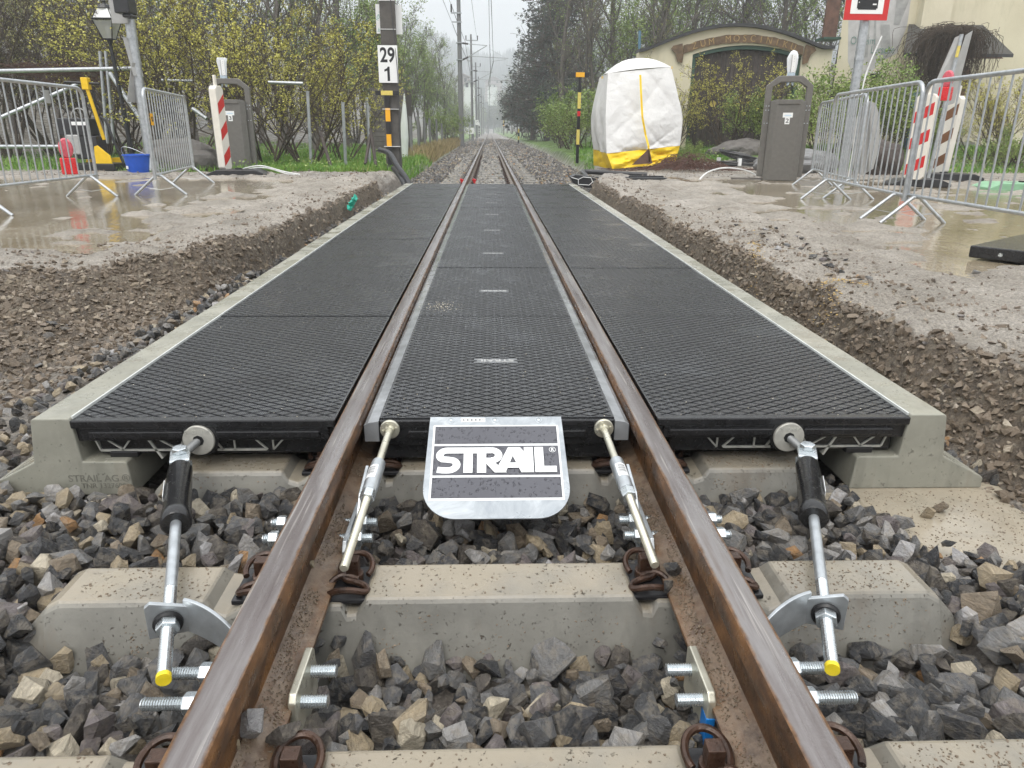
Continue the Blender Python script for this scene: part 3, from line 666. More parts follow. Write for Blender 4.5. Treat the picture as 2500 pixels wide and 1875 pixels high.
# ------------------------------------------------------------------ sleepers
def sleeper_mesh():
    mb = MB(); zt = -.154
    st = [(-.975, -.215), (-.93, zt-.012), (-.905, zt), (-.612, zt), (-.592, zt-.022), (-.565, zt-.030), (-.53, zt-.012), (-.33, zt-.012), (-.318, zt-.032), (-.298, zt-.030), (-.278, zt)]
    st = st+[(-x, z) for x, z in reversed(st)]
    rows = []
    for x, z in st:
        hw = lambda q: .0655+(zt-q)*.42
        w = hw(z); wb = hw(-.34)
        if abs(x) > .95: w -= .02; wb -= .01
        rows.append([(x, -wb, -.34), (x, -w-.004, z-.012), (x, -w+.006, z), (x, w-.006, z), (x, w+.004, z-.012), (x, wb, -.34)])
    n = 6; mb.v = [p for r_ in rows for p in r_]
    for i in range(len(rows)-1):
        for j in range(n): mb.f.append((i*n+j, i*n+(j+1) % n, (i+1)*n+(j+1) % n, (i+1)*n+j))
    mb.f.append(tuple(range(n))); mb.f.append(tuple((len(rows)-1)*n+j for j in range(n))); mb.m = [0]*len(mb.f)
    return mb
def clip_mesh():
    # W-shaped tension clamp, local: +x points away from the rail, origin at screw
    mb = MB(); pts = []
    ctrl = [(-.050, .012, .012), (-.030, .022, .018), (.000, .030, .020), (.026, .040, .018), (.034, .052, .016), (.020, .062, .016), (-.010, .060, .017), (-.040, .054, .015), (-.052, .048, .010)]
    for s in (1, -1):
        c = [(x, y*s, z) for x, y, z in ctrl]
        mb.tube(catmull(c, 4), .0068, 8)
    mb.tube(catmull([(-.050, .012, .012), (-.058, 0, .012), (-.050, -.012, .012)], 4), .0068, 8)
    return mb
def catmull(P, k=4):
    P = [Vector(p) for p in P]; o = []
    for i in range(len(P)-1):
        p0, p1, p2, p3 = P[max(i-1, 0)], P[i], P[i+1], P[min(i+2, len(P)-1)]
        for j in range(k):
            t = j/k; o.append(.5*((2*p1)+(-p0+p2)*t+(2*p0-5*p1+4*p2-p3)*t*t+(-p0+3*p1-3*p2+p3)*t**3))
    o.append(P[-1]); return o
def loop_clip():
    # big rusty open spring loop lying over the rail foot (as on the near sleepers)
    mb = MB()
    a = [(.036*math.cos(t)+.010, .040*math.sin(t)+.028, .024+.010*math.sin(t*1.0)) for t in [2*math.pi*i/22-.6 for i in range(20)]]
    mb.tube(catmull(a, 2), .0068, 8)
    mb.tube(catmull([(-.045, -.050, .006), (-.02, -.056, .020), (.012, -.056, .022), (.036, -.050, .014), (.044, -.036, .008), (.034, -.020, .010), (.006, -.010, .014)], 4), .0072, 8)
    mb.tube(catmull([(-.045, -.020, .010), (-.03, -.004, .018), (-.01, .002, .020), (.02, -.004, .016)], 4), .0068, 8)
    return mb
def make_sleeper(detail, label):
    t = thing('concrete_sleeper', label, 'sleeper', (0, 0, 0))
    sleeper_mesh().build('sleeper_body', M['conc_sleeper'], t, bev=.006 if detail == 2 else 0)
    if detail:
        for sx in (-1, 1):
            for side in (-1, 1):      # gauge side / field side
                cx = sx*(.4135+side*.092); dirx = sx*side
                src = loop_clip() if detail == 2 else clip_mesh()
                mb = MB()
                mb.v = [(cx+dirx*v[0]*(.95), v[1], v[2]-.163) for v in src.v]; mb.f = src.f; mb.m = src.m
                mb.build('tension_clamp', M['rust'], t, smooth=True)
                b = MB()
                b.cyl((cx+dirx*.005, .012, -.160), (cx+dirx*.005, .012, -.142), .0215, n=16)
                b.hexn((cx+dirx*.005, .012, -.142), (cx+dirx*.005, .012, -.110), .0165) if detail != 2 else b.box((cx+dirx*.005, .012, -.124), (.027, .027, .034))
                b.build('sleeper_screw', M['rust'], t, bev=.002 if detail == 2 else 0)
                p = MB(); p.boxb(min(cx-.035*dirx, cx+.052*dirx), max(cx-.035*dirx, cx+.052*dirx), -.06, .06, -.172, -.160)
                p.build('guide_plate', M['plastic_black'], t, bev=.003 if detail == 2 else 0)
    return t
near = [(SL_B, 'muddy wet concrete sleeper nearest the camera, cut by the bottom of the picture'), (SL_A, 'muddy concrete sleeper in the foreground in front of the steel name plate'), (SL_C, 'damp concrete sleeper just under the front edge of the rubber crossing')]
s0 = make_sleeper(2, near[0][1])
for i, (y, lab) in enumerate(near):
    o = s0 if i == 0 else copy_tree(s0); o.location = (0, y, 0); o['label'] = lab; o['group'] = 'near concrete sleepers'
f0 = make_sleeper(1, 'x')
g0 = make_sleeper(0, 'x')
def ordn(i): return '%d%s' % (i, {1: 'st', 2: 'nd', 3: 'rd'}.get(i % 10 if i not in (11, 12, 13) else 0, 'th'))
k0 = int(math.ceil((13.2-SL_A)/SP)); cnt = 0
for k in range(k0, k0+56):
    y = SL_A+k*SP
    src = f0 if k < k0+26 else g0
    o = src if (k == k0 or k == k0+26) else copy_tree(src)
    o.location = (0, y, 0); cnt += 1
    o['label'] = ('%s concrete sleeper in the open track counted from the far end of the rubber crossing' % ordn(cnt) if cnt <= 26 else 'hardly visible concrete sleeper in the distant track, sunk in ballast'); o['group'] = 'sleepers in the open track beyond the crossing'
# ------------------------------------------------------------------ rails (Vignoles section)
prof = [(0, 0), (.022, -.0004), (.028, -.002), (.032, -.009), (.0335, -.034), (.030, -.038), (.010, -.050), (.0075, -.060), (.0075, -.115), (.010, -.126), (.030, -.138), (.060, -.148), (.0625, -.150), (.0625, -.158), (0, -.158)]
prof = prof+[(-x, z) for x, z in reversed(prof[1:-1])]
YR = [0.25, .8, 1.3, 1.9, 3, 6, 11.5, 20, 40, 80, 150, 230]
for sx, lab in ((-1, 'left rusty brown running rail with worn shiny head'), (1, 'right rusty brown running rail with worn shiny head')):
    V = []; n_ = len(prof)
    for y in YR: V += [(sx*.4135+x, y, z) for x, z in prof]
    mb = MB(); mb.v = V
    for i in range(len(YR)-1):
        for j in range(n_): mb.f.append((i*n_+j, i*n_+(j+1) % n_, (i+1)*n_+(j+1) % n_, (i+1)*n_+j))
    mb.f.append(tuple(range(n_))); mb.m = [0]*len(mb.f)
    tag(mb.build('rail', M['rail'], smooth=True), lab, 'rail')

# ------------------------------------------------------------------ rubber crossing panels
Y0, PL, NP = 1.92, 1.192, 8
def tread_panel(x0, x1, L, z=-.004, th=.066, pitch=.0605, plen=.0345):
    mb = MB(); e = .0030
    mb.mi = 1; mb.boxb(x0, x1, e, L-e, z-th, z-.0045); mb.mi = 0  # panel base in black rubber: groove shade put into its colour
    # raised rim
    w = .006
    for a in ((x0, x0+w, e, L-e), (x1-w, x1, e, L-e), (x0+w, x1-w, e, e+w), (x0+w, x1-w, L-e-w, L-e)): mb.boxb(a[0], a[1], a[2], a[3], z-.0046, z-.0005)
    nxp = int(round((x1-x0-2*w)/pitch)); px = (x1-x0-2*w)/nxp; nyp = int(round((L-2*e-2*w)/plen)); py = (L-2*e-2*w)/nyp
    hx, hy = px*.5-.0042, py*.5-.0026; V = []; Fc = []
    for i in range(2*nxp+1):
        for j in range(2*nyp+1):
            if (i+j) % 2 == 0: continue
            cx = x0+w+i*px/2; cy = e+w+j*py/2
            if abs(cx-(x0+x1)/2) < .085 and abs(cy-L*.46) < .03 and (x1-x0) < .7: continue
            b = len(V)
            pts = [(cx-hx, cy), (cx, cy-hy), (cx+hx, cy), (cx, cy+hy)]
            cl = lambda p: (min(max(p[0], x0+w), x1-w), min(max(p[1], e+w), L-e-w))
            pts = [cl(p) for p in pts]
            pt = [(p[0]+(cx-p[0])*.10, p[1]+(cy-p[1])*.10) for p in pts]; pt = [cl(p) for p in pt]
            V += [(p[0], p[1], z-.0046) for p in pts]+[(p[0], p[1], z) for p in pt]
            Fc += [(b+4, b+5, b+6, b+7)]+[(b+k, b+(k+1) % 4, b+4+(k+1) % 4, b+4+k) for k in range(4)]
    mb.add(V, Fc)
    me = bpy.data.meshes.new('rubber_panel'); me.from_pydata(mb.v, [], mb.f); me.materials.append(M['tread']); me.materials.append(M['rubber']); me.polygons.foreach_set('material_index', mb.m); return me
CX0 = .3325
deck = thing('rubber_crossing', 'black diamond tread rubber level crossing laid between and beside the rails', 'level crossing', (0, Y0, 0))
mC = tread_panel(-CX0, CX0, PL); mL = tread_panel(-1.187, -.455, PL); mR = tread_panel(.455, 1.187, PL)
plate = MB(); plate.boxb(-.077, .077, -.026, .026, -.0115, -.006)
pm = None
for k in range(NP):
    for me in (mL, mC, mR):
        o = bpy.data.objects.new('rubber_panel', me); COL.objects.link(o); o.parent = deck; o.location = (0, k*PL, rr.uniform(-.0022, .0008))
        if me is mC:
            if pm is None:
                q = plate.build('name_plate', M['plate_grey'], None); pm = q.data
                tm = text('plate_lettering', 'STRAIL', .036, M['sheet_grey'], Matrix.Translation((0, 0, -.0058))@Matrix.Rotation(math.pi, 4, 'Z'), None, .0008, 1.15, .0012)
                tmd = tm.data; tm.parent = q
            else:
                q = bpy.data.objects.new('name_plate', pm); COL.objects.link(q)
                tm = bpy.data.objects.new('plate_lettering', tmd); COL.objects.link(tm); tm.parent = q
            q.parent = o; q.location = (0, PL*.46, 0)
# front faces: ledges, lips and recesses moulded in the rubber
fb = MB(); yf = -.002
for s in (-1, 1):
    a, b = s*.455, s*1.187; lo, hi = min(a, b), max(a, b)
    fb.boxb(lo, hi, yf-.010, yf+.02, -.030, -.006)
    fb.boxb(lo+.02, hi-.02, yf-.004, yf+.02, -.070, -.028)
    for (u0, u1) in ((.49, .79), (.88, 1.14)) if s > 0 else ((-1.14, -.88), (-.79, -.50)):
        fb.boxb(u0, u1, yf-.013, yf, -.060, -.038)
    fb.boxb(lo+.05, hi-.02, .03, .09, -.125, -.066)
fb.boxb(-CX0, CX0, yf-.008, yf+.02, -.030, -.010); fb.boxb(-CX0+.02, CX0-.02, yf-.002, .03, -.088, -.028); fb.boxb(-CX0+.08, CX0-.08, yf-.012, .0, -.064, -.040)
fb.boxb(-.335, -.20, .01, .10, -.135, -.086); fb.boxb(.20, .335, .01, .10, -.135, -.086); fb.boxb(-.20, .20, .02, .10, -.128, -.086)
o = fb.build('front_edge', M['rubber_shiny'], deck, bev=.004, world=False)
# flangeway filler strips between the rail and the centre panels
joints = [0, 1.50, 3.05, 4.6, 6.1, 7.6, NP*PL]
for s in (-1, 1):
    for i in range(len(joints)-1):
        g = MB(); x0, x1 = s*(CX0+.0015), s*.376
        g.prism([(x0, -.012), (x0+s*.03, -.017), (x1, -.024), (x1, -.075), (x0, -.075)], lambda u, v, i=i: (u, joints[i]+.002-(.010 if i == 0 else 0), v), lambda u, v, i=i: (u, joints[i+1]-.002, v))
        g.build('flangeway_strip', M['strip'] if 'strip' in M else M['rubber_shiny'], deck, bev=.002, world=False)
# aluminium truss under the outer panels (front view zigzag)
for s in (-1, 1):
    tr = MB(); yb = 1.945
    def bar(x0, z0, x1, z1, w=.0045):
        a = Vector((x0*s, yb, z0)); b = Vector((x1*s, yb, z1)); d = (b-a).normalized(); nrm = Vector((-d.z, 0, d.x))*w/2
        tr.add([a+nrm+Vector((0, 0, 0)), a-nrm, b-nrm, b+nrm]+[p+Vector((0, .25, 0)) for p in (a+nrm, a-nrm, b-nrm, b+nrm)], [(0, 1, 2, 3), (4, 7, 6, 5), (0, 4, 5, 1), (1, 5, 6, 2), (2, 6, 7, 3), (3, 7, 4, 0)])
    zt_, zb_ = -.074, -.112
    bar(1.135, zb_, .905, zb_, .006); bar(1.148, zt_, 1.136, zb_); bar(1.12, zt_, 1.07, zb_); bar(1.045, zt_, 1.075, zb_); bar(1.0, zt_, .965, zb_-.026, .0065); bar(.975, zt_, .915, zb_); bar(.895, zt_, .915, zb_)
    bar(.805, zb_, .665, zb_, .006); bar(.815, zt_, .79, zb_); bar(.755, zt_, .755, zb_); bar(.70, zt_, .662, zb_); bar(.645, zt_, .645, zb_); bar(.61, zt_, .645, zb_)
    tr.build('aluminium_truss', M['alu'], deck)
    rb = MB(); rb.boxb(min(s*1.03, s*1.11), max(s*1.03, s*1.11), yb-.005, yb+.2, -.132, -.114); rb.build('support_pad', M['rubber'], deck, bev=.003)
# ------------------------------------------------------------------ concrete kerb beams
bp = [(1.188, .000), (1.286, .000), (1.292, -.006), (1.308, -.132), (1.432, -.196), (1.442, -.204), (1.442, -.236), (1.042, -.236), (1.050, -.136), (1.056, -.131), (1.172, -.131), (1.182, -.02)]
for s, lab, nmx in ((-1, 'long concrete kerb beam line along the left side of the rubber crossing', -1), (1, 'long concrete kerb beam line along the right side of the rubber crossing', 1)):
    kt = thing('kerb_beam_line', lab, 'kerb', (s*1.24, 1.91, -.236), group='concrete kerb beam lines beside the crossing')
    ends = [1.905, 3.11, 4.93, 6.75, 8.57, 10.39, 11.50] if s < 0 else [1.91, 3.10, 4.92, 6.74, 8.56, 10.38, 11.50]
    for i in range(len(ends)-1):
        g = MB(); dx = rr.uniform(-.003, .003); dz = 0 if i == 0 else rr.uniform(-.006, .002)
        g.prism([(s*x+dx, z+dz) for x, z in bp], lambda u, v, i=i: (u, ends[i]+.004, v), lambda u, v, i=i: (u, ends[i+1]-.004, v))
        g.build('concrete_beam', M['conc_beam'], kt, bev=.004)
    g = MB(); g.boxb(min(s*1.1835, s*1.1885), max(s*1.1835, s*1.1885), 1.925, 11.45, -.02, .0015); g.build('sealing_strip', M['white_strip'] if 'white_strip' in M else M['alu'], kt)
    if s < 0:
        # moulded lettering on the front face
        text('moulded_lettering', 'STRAIL AG ®', .030, M['conc_stamp'] if 'conc_stamp' in M else M['conc_beam'], facing((-1.135, 1.9085, -.183)), kt, .0006)
        text('moulded_lettering', 'TNR 1327600', .022, M['conc_stamp'] if 'conc_stamp' in M else M['conc_beam'], facing((-1.125, 1.9085, -.206)), kt, .0006)

for i, (x, lab) in enumerate(((-.53, 'small red clip left of the left rail just beyond the crossing'), (-.30, 'small red clip right of the left rail just beyond the crossing'))):
    g = MB(); g.box((x, 13.9, -.10), (.07, .04, .04), Matrix.Rotation(R(20), 3, 'Y')); g.box((x, 13.9, -.14), (.04, .04, .08)); tag(g.build('red_clip', M['red_plastic'], bev=.006), lab, 'clip')

# mud crumbs stuck to the sleepers and lying on the rail feet
def crumbs(parent, pts, smin, smax, nm='mud_crumbs', mat=None, sq=.7):
    P = np.array(pts); S = np.clip(rng.gamma(2.5, (smax-smin)/5, len(P))+smin, smin, smax)
    return tag(scatter_mesh(nm, P, S, LOW, mat or M['mud'], parent, rng, sq), kind='stuff')
for o in [q for q in bpy.data.objects if q.get('group') == 'near concrete sleepers']:
    pts = []; cs = [(rr.choice([rr.uniform(-.9, -.6), rr.uniform(-.27, .27), rr.uniform(-.27, .27), rr.uniform(.6, .9), rr.uniform(.6, .9)]), rr.uniform(-.30, -.17)) for _ in range(70)]
    for x, z in cs:
        for _ in range(rr.randrange(3, 13)):
            xx = x+rr.gauss(0, .014); zz = min(-.168, z+rr.gauss(0, .010)); pts.append((xx, -(.0655+(-.154-zz)*.42)+.001, zz))
    for _ in range(420):
        x = rr.choice([rr.uniform(-.88, -.62), rr.uniform(-.27, .27), rr.uniform(.62, .88), rr.uniform(.62, .88)]); pts.append((x, rr.uniform(-.055, .055), -.1535))
    crumbs(o, pts, .0022, .0085)
for o in [q for q in bpy.data.objects if q.name.startswith('rail') and q.type == 'MESH' and q.get('category') == 'rail']:
    s = -1 if 'left' in o['label'] else 1; pts = []
    for _ in range(2600):
        y = .75+1.15*rr.random(); u = rr.uniform(.012, .058)
        if fbm(np.array([y*9+s*5]), np.array([u*60]), 2, 1.0)[0] < -.12: continue
        z = -.1275-(u-.010)*.43 if u < .06 else -.148
        pts.append((s*.4135-s*u, y, z+.0008))
    crumbs(o, pts, .0018, .006)
sl_ = bpy.data.objects['lean_concrete_slab']
crumbs(sl_, [(rr.uniform(1.05, 1.55), rr.uniform(1.5, 1.9), -.2355) for _ in range(700)], .002, .009)
# chips and sawdust trodden onto the rubber
pts = [(rr.uniform(-1.15, 1.15), Y0+rr.random()**1.6*6, -.002) for _ in range(420)]; pts = [p for p in pts if not .33 < abs(p[0]) < .46]
crumbs(deck, [(p[0], p[1]-Y0, p[2]) for p in pts], .002, .006, 'pale_chips', M['chip'], .5)
p0 = ground(1082, 746, 0); crumbs(deck, [(p0.x+rr.gauss(0, .035), p0.y+rr.gauss(0, .045)-Y0, -.001) for _ in range(110)], .003, .008, 'sawdust_patch', M['chip'], .4)
# ================================================================== TRACK HARDWARE
def put(nm, mat, p, fn, **k):
    g = MB(); fn(g); return g.build(nm, mat, p, **k)
V3 = Vector
def lerp(a, b, t): return V3(a)*(1-t)+V3(b)*t
# outer tie rods with rubber sleeve
for s, side in ((-1, 'left'), (1, 'right')):
    root = thing('panel_tie_rod', 'zinc plated tie rod with black rubber sleeve tensioning the %s outer panel' % side, 'tie rod', (s*.6, 1.1, -.2), group='outer tie rods with black sleeves')
    dc = V3((s*.837, 1.912, -.064)); 
    put('pressure_disc', M['iron_grey'], root, lambda g: g.steps(dc, dc+V3((0, -.012, 0)), [(0, .043), (.004, .044), (.010, .044), (.012, .042)], 40), smooth=True)
    put('disc_backing', M['rubber'], root, lambda g: g.steps(dc+V3((0, .004, 0)), dc, [(0, .051), (.003, .051), (.0045, .049)], 40), smooth=True)
    put('disc_hole', M['black'], root, lambda g: g.steps(dc+V3((0, -.0115, 0)), dc+V3((0, -.0128, 0)), [(0, .016), (.0012, .016)], 8))
    text('cast_numbers', '01  23   1617' if s < 0 else '25  IONNO', .013, M['alu'], facing(dc+V3((0, -.0125, .026))), root, .0008)
    bolt = V3((s*.866, 1.846, -.088)); tip = V3((s*.575, 1.02, -.122)); ax = (tip-bolt).normalized(); right = V3((ax.y, -ax.x, 0)).normalized(); upv = right.cross(ax); 
    if upv.z < 0: upv = -upv
    Ma = Matrix((right, ax, upv)).transposed()
    put('pull_rod', M['steel_grey'], root, lambda g: (g.cyl(dc, bolt+V3((0, .015, 0)), .0118, n=20), g.cyl(bolt+upv*-.018, bolt+upv*.012, .020, n=20)), smooth=True)
    cb = bolt+ax*.028
    put('clevis', M['zinc'], root, lambda g: (g.box(cb+upv*.016, (.050, .070, .010), Ma), g.box(cb-upv*.022, (.050, .070, .010), Ma), g.box(cb+ax*.034-upv*.003, (.050, .012, .046), Ma)), bev=.002)
    put('clevis_bolt', M['zinc'], root, lambda g: g.hexn(bolt+ax*.014+upv*.021, bolt+ax*.014+upv*.036, .0205), bev=.001)
    L0, L1 = .072, .36
    put('rubber_sleeve', M['rubber_shiny'], root, lambda g: g.steps(bolt, tip, [(L0, .012), (L0+.003, .028), (L0+.012, .0305), (L1-.045, .0325), (L1-.042, .0345), (L1-.006, .0345), (L1, .030)], 40), smooth=True)
    lp = bolt+ax*.20+right*(-s*.0312)*(1 if s < 0 else -1)*(-1)+upv*.006
    put('paper_label', M['white_paint'], root, lambda g: g.box(bolt+ax*.20+right*(.0325 if s < 0 else -.0325)*1.0+upv*.004, (.0012, .085, .022), Ma))
    Lt = (tip-bolt).length
    put('tie_bar', M['galv_rod'], root, lambda g: g.cyl(bolt+ax*(L1-.01), bolt+ax*(Lt-.26), .0122, n=20), smooth=True)
    put('threaded_end', M['zinc'], root, lambda g: g.thread(bolt+ax*(Lt-.26), tip-ax*.004, .0122, .0034, 16))
    put('yellow_end_cap', M['yellow_cap'], root, lambda g: g.cyl(tip-ax*.010, tip+ax*.0005, .0128, n=20))
    # end bracket: plate across the rod and a curved wing reaching the rail foot
    bc = bolt+ax*(Lt-.165)
    br = MB(); pl = [(-.038, -.030), (.036, -.030), (.036, .040), (.026, .048), (-.038, .026)] if s < 0 else [(.038, -.030), (-.036, -.030), (-.036, .040), (-.026, .048), (.038, .026)]
    br.prism(pl, lambda u, v: bc+right*u+upv*v, lambda u, v: bc+right*u+upv*v+ax*.010)
    wing = []; K = 12
    e0 = bc+right*(-s*-.036 if False else (-s*.036)*-1)
    for i in range(K+1):
        t = i/K; p = V3((bc.x-s*(.030+.150*t), bc.y+.003-.020*t-.055*t*t, 0)); zt_ = bc.z+.040-.020*t-.062*t*t; zb_ = bc.z-.030-.055*t
        wing.append((p, zt_, zb_))
    b0 = len(br.v)
    for p, a_, b_ in wing:
        for oy in (0, .009): br.v += [(p.x, p.y+oy, a_), (p.x, p.y+oy, b_)]
    for i in range(K):
        a_ = b0+i*4; c_ = a_+4
        for q in ((0, 1, 1, 0), (2, 3, 3, 2)): br.f.append((a_+q[0], a_+q[1], c_+q[2], c_+q[3]))
        br.f += [(a_, a_+2, c_+2, c_), (a_+1, a_+3, c_+3, c_+1)]; 
    br.f += [(b0, b0+1, b0+3, b0+2), (b0+K*4, b0+K*4+1, b0+K*4+3, b0+K*4+2)]; br.m = [0]*len(br.f)
    br.build('end_bracket', M['galv_rod'], root, bev=.0015)
    put('rubber_washer', M['rubber'], root, lambda g: g.tube([bc+ax*.013+(right*math.cos(a)+upv*math.sin(a))*.021 for a in [2*math.pi*i/28 for i in range(28)]], .0062, 8, closed=True), smooth=True)
    put('hex_nut', M['zinc'], root, lambda g: (g.hexn(bc+ax*.014, bc+ax*.036, .0215), g.cyl(bc+ax*.011, bc+ax*.015, .022, n=20)), bev=.001)
    put('hex_nut', M['zinc'], root, lambda g: g.hexn(bc-ax*.018, bc-ax*.001, .0205), bev=.001)
# inner tie rods
for s, side in ((-1, 'left'), (1, 'right')):
    root = thing('inner_tie_rod', 'yellowish zinc threaded rod with grey turnbuckle beside the %s rail, bracing the middle panel' % side, 'tie rod', (s*.31, 1.3, -.2), group='inner threaded tie rods')
    dc = V3((s*.302, 1.907, -.034)); tip = V3((s*.319, 1.287, -.082)); ax = (tip-dc).normalized(); right = V3((1, 0, 0)); upv = right.cross(ax); upv = upv if upv.z > 0 else -upv
    put('end_disc', M['zinc_yellow'], root, lambda g: (g.steps(dc+V3((0, .002, 0)), dc+V3((0, -.008, 0)), [(0, .027), (.001, .0275), (.0075, .0275), (.0095, .026)], 32),
        [g.cyl(dc+V3((math.cos(a)*.019, -.007, math.sin(a)*.019)), dc+V3((math.cos(a)*.019, -.013, math.sin(a)*.019)), .0033, n=8) for a in (.3, 1.9, 3.3, 4.9)], g.cyl(dc+V3((0, -.007, 0)), dc+V3((0, -.016, 0)), .0145, .0112, n=16)))
    put('upper_rod', M['zinc_yellow'], root, lambda g: g.cyl(dc+ax*.008, dc+ax*.20, .0098, n=18), smooth=True)
    m0 = dc+ax*.19; m1 = dc+ax*.335
    put('turnbuckle', M['galv_rod'], root, lambda g: g.steps(m0, m1, [(0, .013), (.003, .0175), (.02, .0185), (.125, .0185), (.143, .0175), (.145, .013)], 24), smooth=True)
    put('barcode_label', M['white_paint'], root, lambda g: g.tube([m0+ax*.045+upv*0, m0+ax*.105], .01895, 24, caps=False), smooth=True) if False else None
    lb = MB(); lb2 = MB()
    K = 8
    for j in range(K):
        for (bb_, r_, t0, t1) in ((lb, .0189, .040, .100),):
            a0 = -.9+s*.2+1.5*j/K; a1 = -.9+s*.2+1.5*(j+1)/K
            q = [m0+ax*t+(right*math.sin(a)+upv*math.cos(a))*r_ for a, t in ((a0, t0), (a1, t0), (a1, t1), (a0, t1))]; bb_.add(q, [(0, 1, 2, 3)])
    lb.build('barcode_label', M['white_paint'], root)
    for j in range(9):
        t = .049+.0042*j; w = .0014 if j % 3 else .0024
        for jj in range(4):
            a0 = -.62+s*.2+.95*jj/4; a1 = a0+.95/4
            lb2.add([m0+ax*tt+(right*math.sin(a)+upv*math.cos(a))*.0192 for a, tt in ((a0, t), (a1, t), (a1, t+w), (a0, t+w))], [(0, 1, 2, 3)])
    lb2.build('barcode_print', M['black'], root)
    put('hex_nut', M['zinc'], root, lambda g: g.hexn(m1-ax*.002, m1+ax*.030, .0185), bev=.001)
    put('threaded_rod', M['zinc_yellow'], root, lambda g: g.thread(m1+ax*.025, tip, .0098, .003, 14))
    # flat brackets welded to the turnbuckle and standing on the rail foot clamp
    xx = s*.335
    put('side_plate', M['galv_rod'], root, lambda g: (g.prism([(1.705, -.050), (1.59, -.070), (1.52, -.120), (1.52, -.185), (1.60, -.185), (1.66, -.120), (1.71, -.090)], lambda u, v: (xx-.004, u, v), lambda u, v: (xx+.004, u, v))), bev=.0015)
    put('foot_plate', M['galv_rod'], root, lambda g: g.prism([(1.64, -.120), (1.455, -.120), (1.44, -.140), (1.44, -.205), (1.62, -.205)], lambda u, v: (s*.346, u, v), lambda u, v: (s*.356, u, v)), bev=.0015)
# rail foot clamps with paired bolts
def clamp(s, y, z, root, inner_plate, mat):
    for dy in (-.037, .037):
        yy = y+dy
        put('clamp_bolt', M['zinc'], root, lambda g: g.thread((s*.31-s*.012, yy, z), (s*.40, yy, z), .0118, .0032, 14))
        put('clamp_bolt', M['zinc'], root, lambda g: g.thread((s*.50, yy, z), (s*(.612 if inner_plate else .555), yy, z), .0118, .0032, 14))
        put('bolt_shank', M['zinc'], root, lambda g: g.cyl((s*.40, yy, z), (s*.50, yy, z), .0105, n=12))
        put('hex_nut', M['zinc'], root, lambda g: g.hexn((s*.518, yy, z), (s*.541, yy, z), .0195), bev=.001)
        if not inner_plate: put('hex_nut', M['zinc'], root, lambda g: g.hexn((s*.322, yy, z), (s*.342, yy, z), .0195), bev=.001)
    if inner_plate:
        put('clamp_plate', mat, root, lambda g: g.prism([(-.070, -.066), (-.060, -.070), (.060, -.070), (.070, -.066), (.070, .024), (.058, .036), (-.058, .036), (-.070, .024)], lambda u, v: (s*.343, y+u, z+v), lambda u, v: (s*.357, y+u, z+v)), bev=.0025)
        put('clamp_plate', M['zinc'], root, lambda g: g.prism([(-.065, -.05), (.065, -.05), (.065, .03), (-.065, .03)], lambda u, v: (s*.482, y+u, z+v), lambda u, v: (s*.494, y+u, z+v)), bev=.002)
cl_l = thing('rail_foot_clamp', 'bolted clamp plate with two threaded bolts under the left rail in the foreground ballast', 'rail clamp', (-.4135, 1.05, -.2), group='rail foot clamps'); clamp(-1, 1.045, -.162, cl_l, True, M['zinc_yellow'])
cl_r = thing('rail_foot_clamp', 'bolted clamp plate with a blue painted edge under the right rail in the foreground ballast', 'rail clamp', (.4135, 1.03, -.2), group='rail foot clamps'); clamp(1, 1.035, -.162, cl_r, True, M['zinc_yellow'])
put('blue_edge', M['blue_paint'], cl_r, lambda g: g.boxb(.3425, .3575, .963, .995, -.229, -.172), bev=.001)
cl3 = thing('rail_foot_clamp', 'pair of threaded bolts through the left rail foot behind the second sleeper', 'rail clamp', (-.4135, 1.55, -.2), group='rail foot clamps'); clamp(-1, 1.555, -.150, cl3, False, M['zinc'])
cl4 = thing('rail_foot_clamp', 'pair of threaded bolts through the right rail foot behind the second sleeper', 'rail clamp', (.4135, 1.55, -.2), group='rail foot clamps'); clamp(1, 1.555, -.150, cl4, False, M['zinc'])

# steel name plate (deflector) in front of the middle panel
pr = thing('deflector_plate', 'sloping galvanised steel plate with rounded corners and STRAIL lettering below the middle panel', 'sign plate', (0, 1.9, 0))
pe, pn = V3((0, -.32, -.151)), V3((0, -.4267, .9044))   # plate direction (t: 0..1) and normal
O = V3((-.004, 1.902, .0035))
def pp(u, t, h=0): return O+V3((u, 0, 0))+pe*t+V3((0, -.427, .904))*h
outl = [(-.183, 0), (.183, 0), (.184, .10)]+[(.188, .70)]+[(.188-.085+.085*math.cos(a), .70+.27*math.sin(a)) for a in [i*math.pi/20 for i in range(1, 11)]]
outl += [(-x, t) for x, t in reversed(outl[3:])]+[(-.184, .10)]
put('steel_plate', M['galv_bright'], pr, lambda g: g.prism(outl, lambda u, v: pp(u, v, -.004), lambda u, v: pp(u, v, 0)))
def film(nm, mat, polys, h):
    g = MB()
    for i, P in enumerate(polys): g.add([pp(u, v, h+.00005*i) for u, v in P], [tuple(range(len(P)))])
    return g.build(nm, mat, pr)
rect = lambda x0, x1, t0, t1: [(x0, t0), (x1, t0), (x1, t1), (x0, t1)]
film('white_frame', M['white_paint'], [rect(-.172, .172, .092, .815)], .0004)
film('dark_band', M['film_dark'], [rect(-.167, .167, .103, .283)], .0008)
film('dark_band', M['film_dark'], [rect(-.167, .167, .303, .587)], .0008)
film('dark_band', M['film_dark'], [rect(-.167, .167, .606, .794)], .0008)
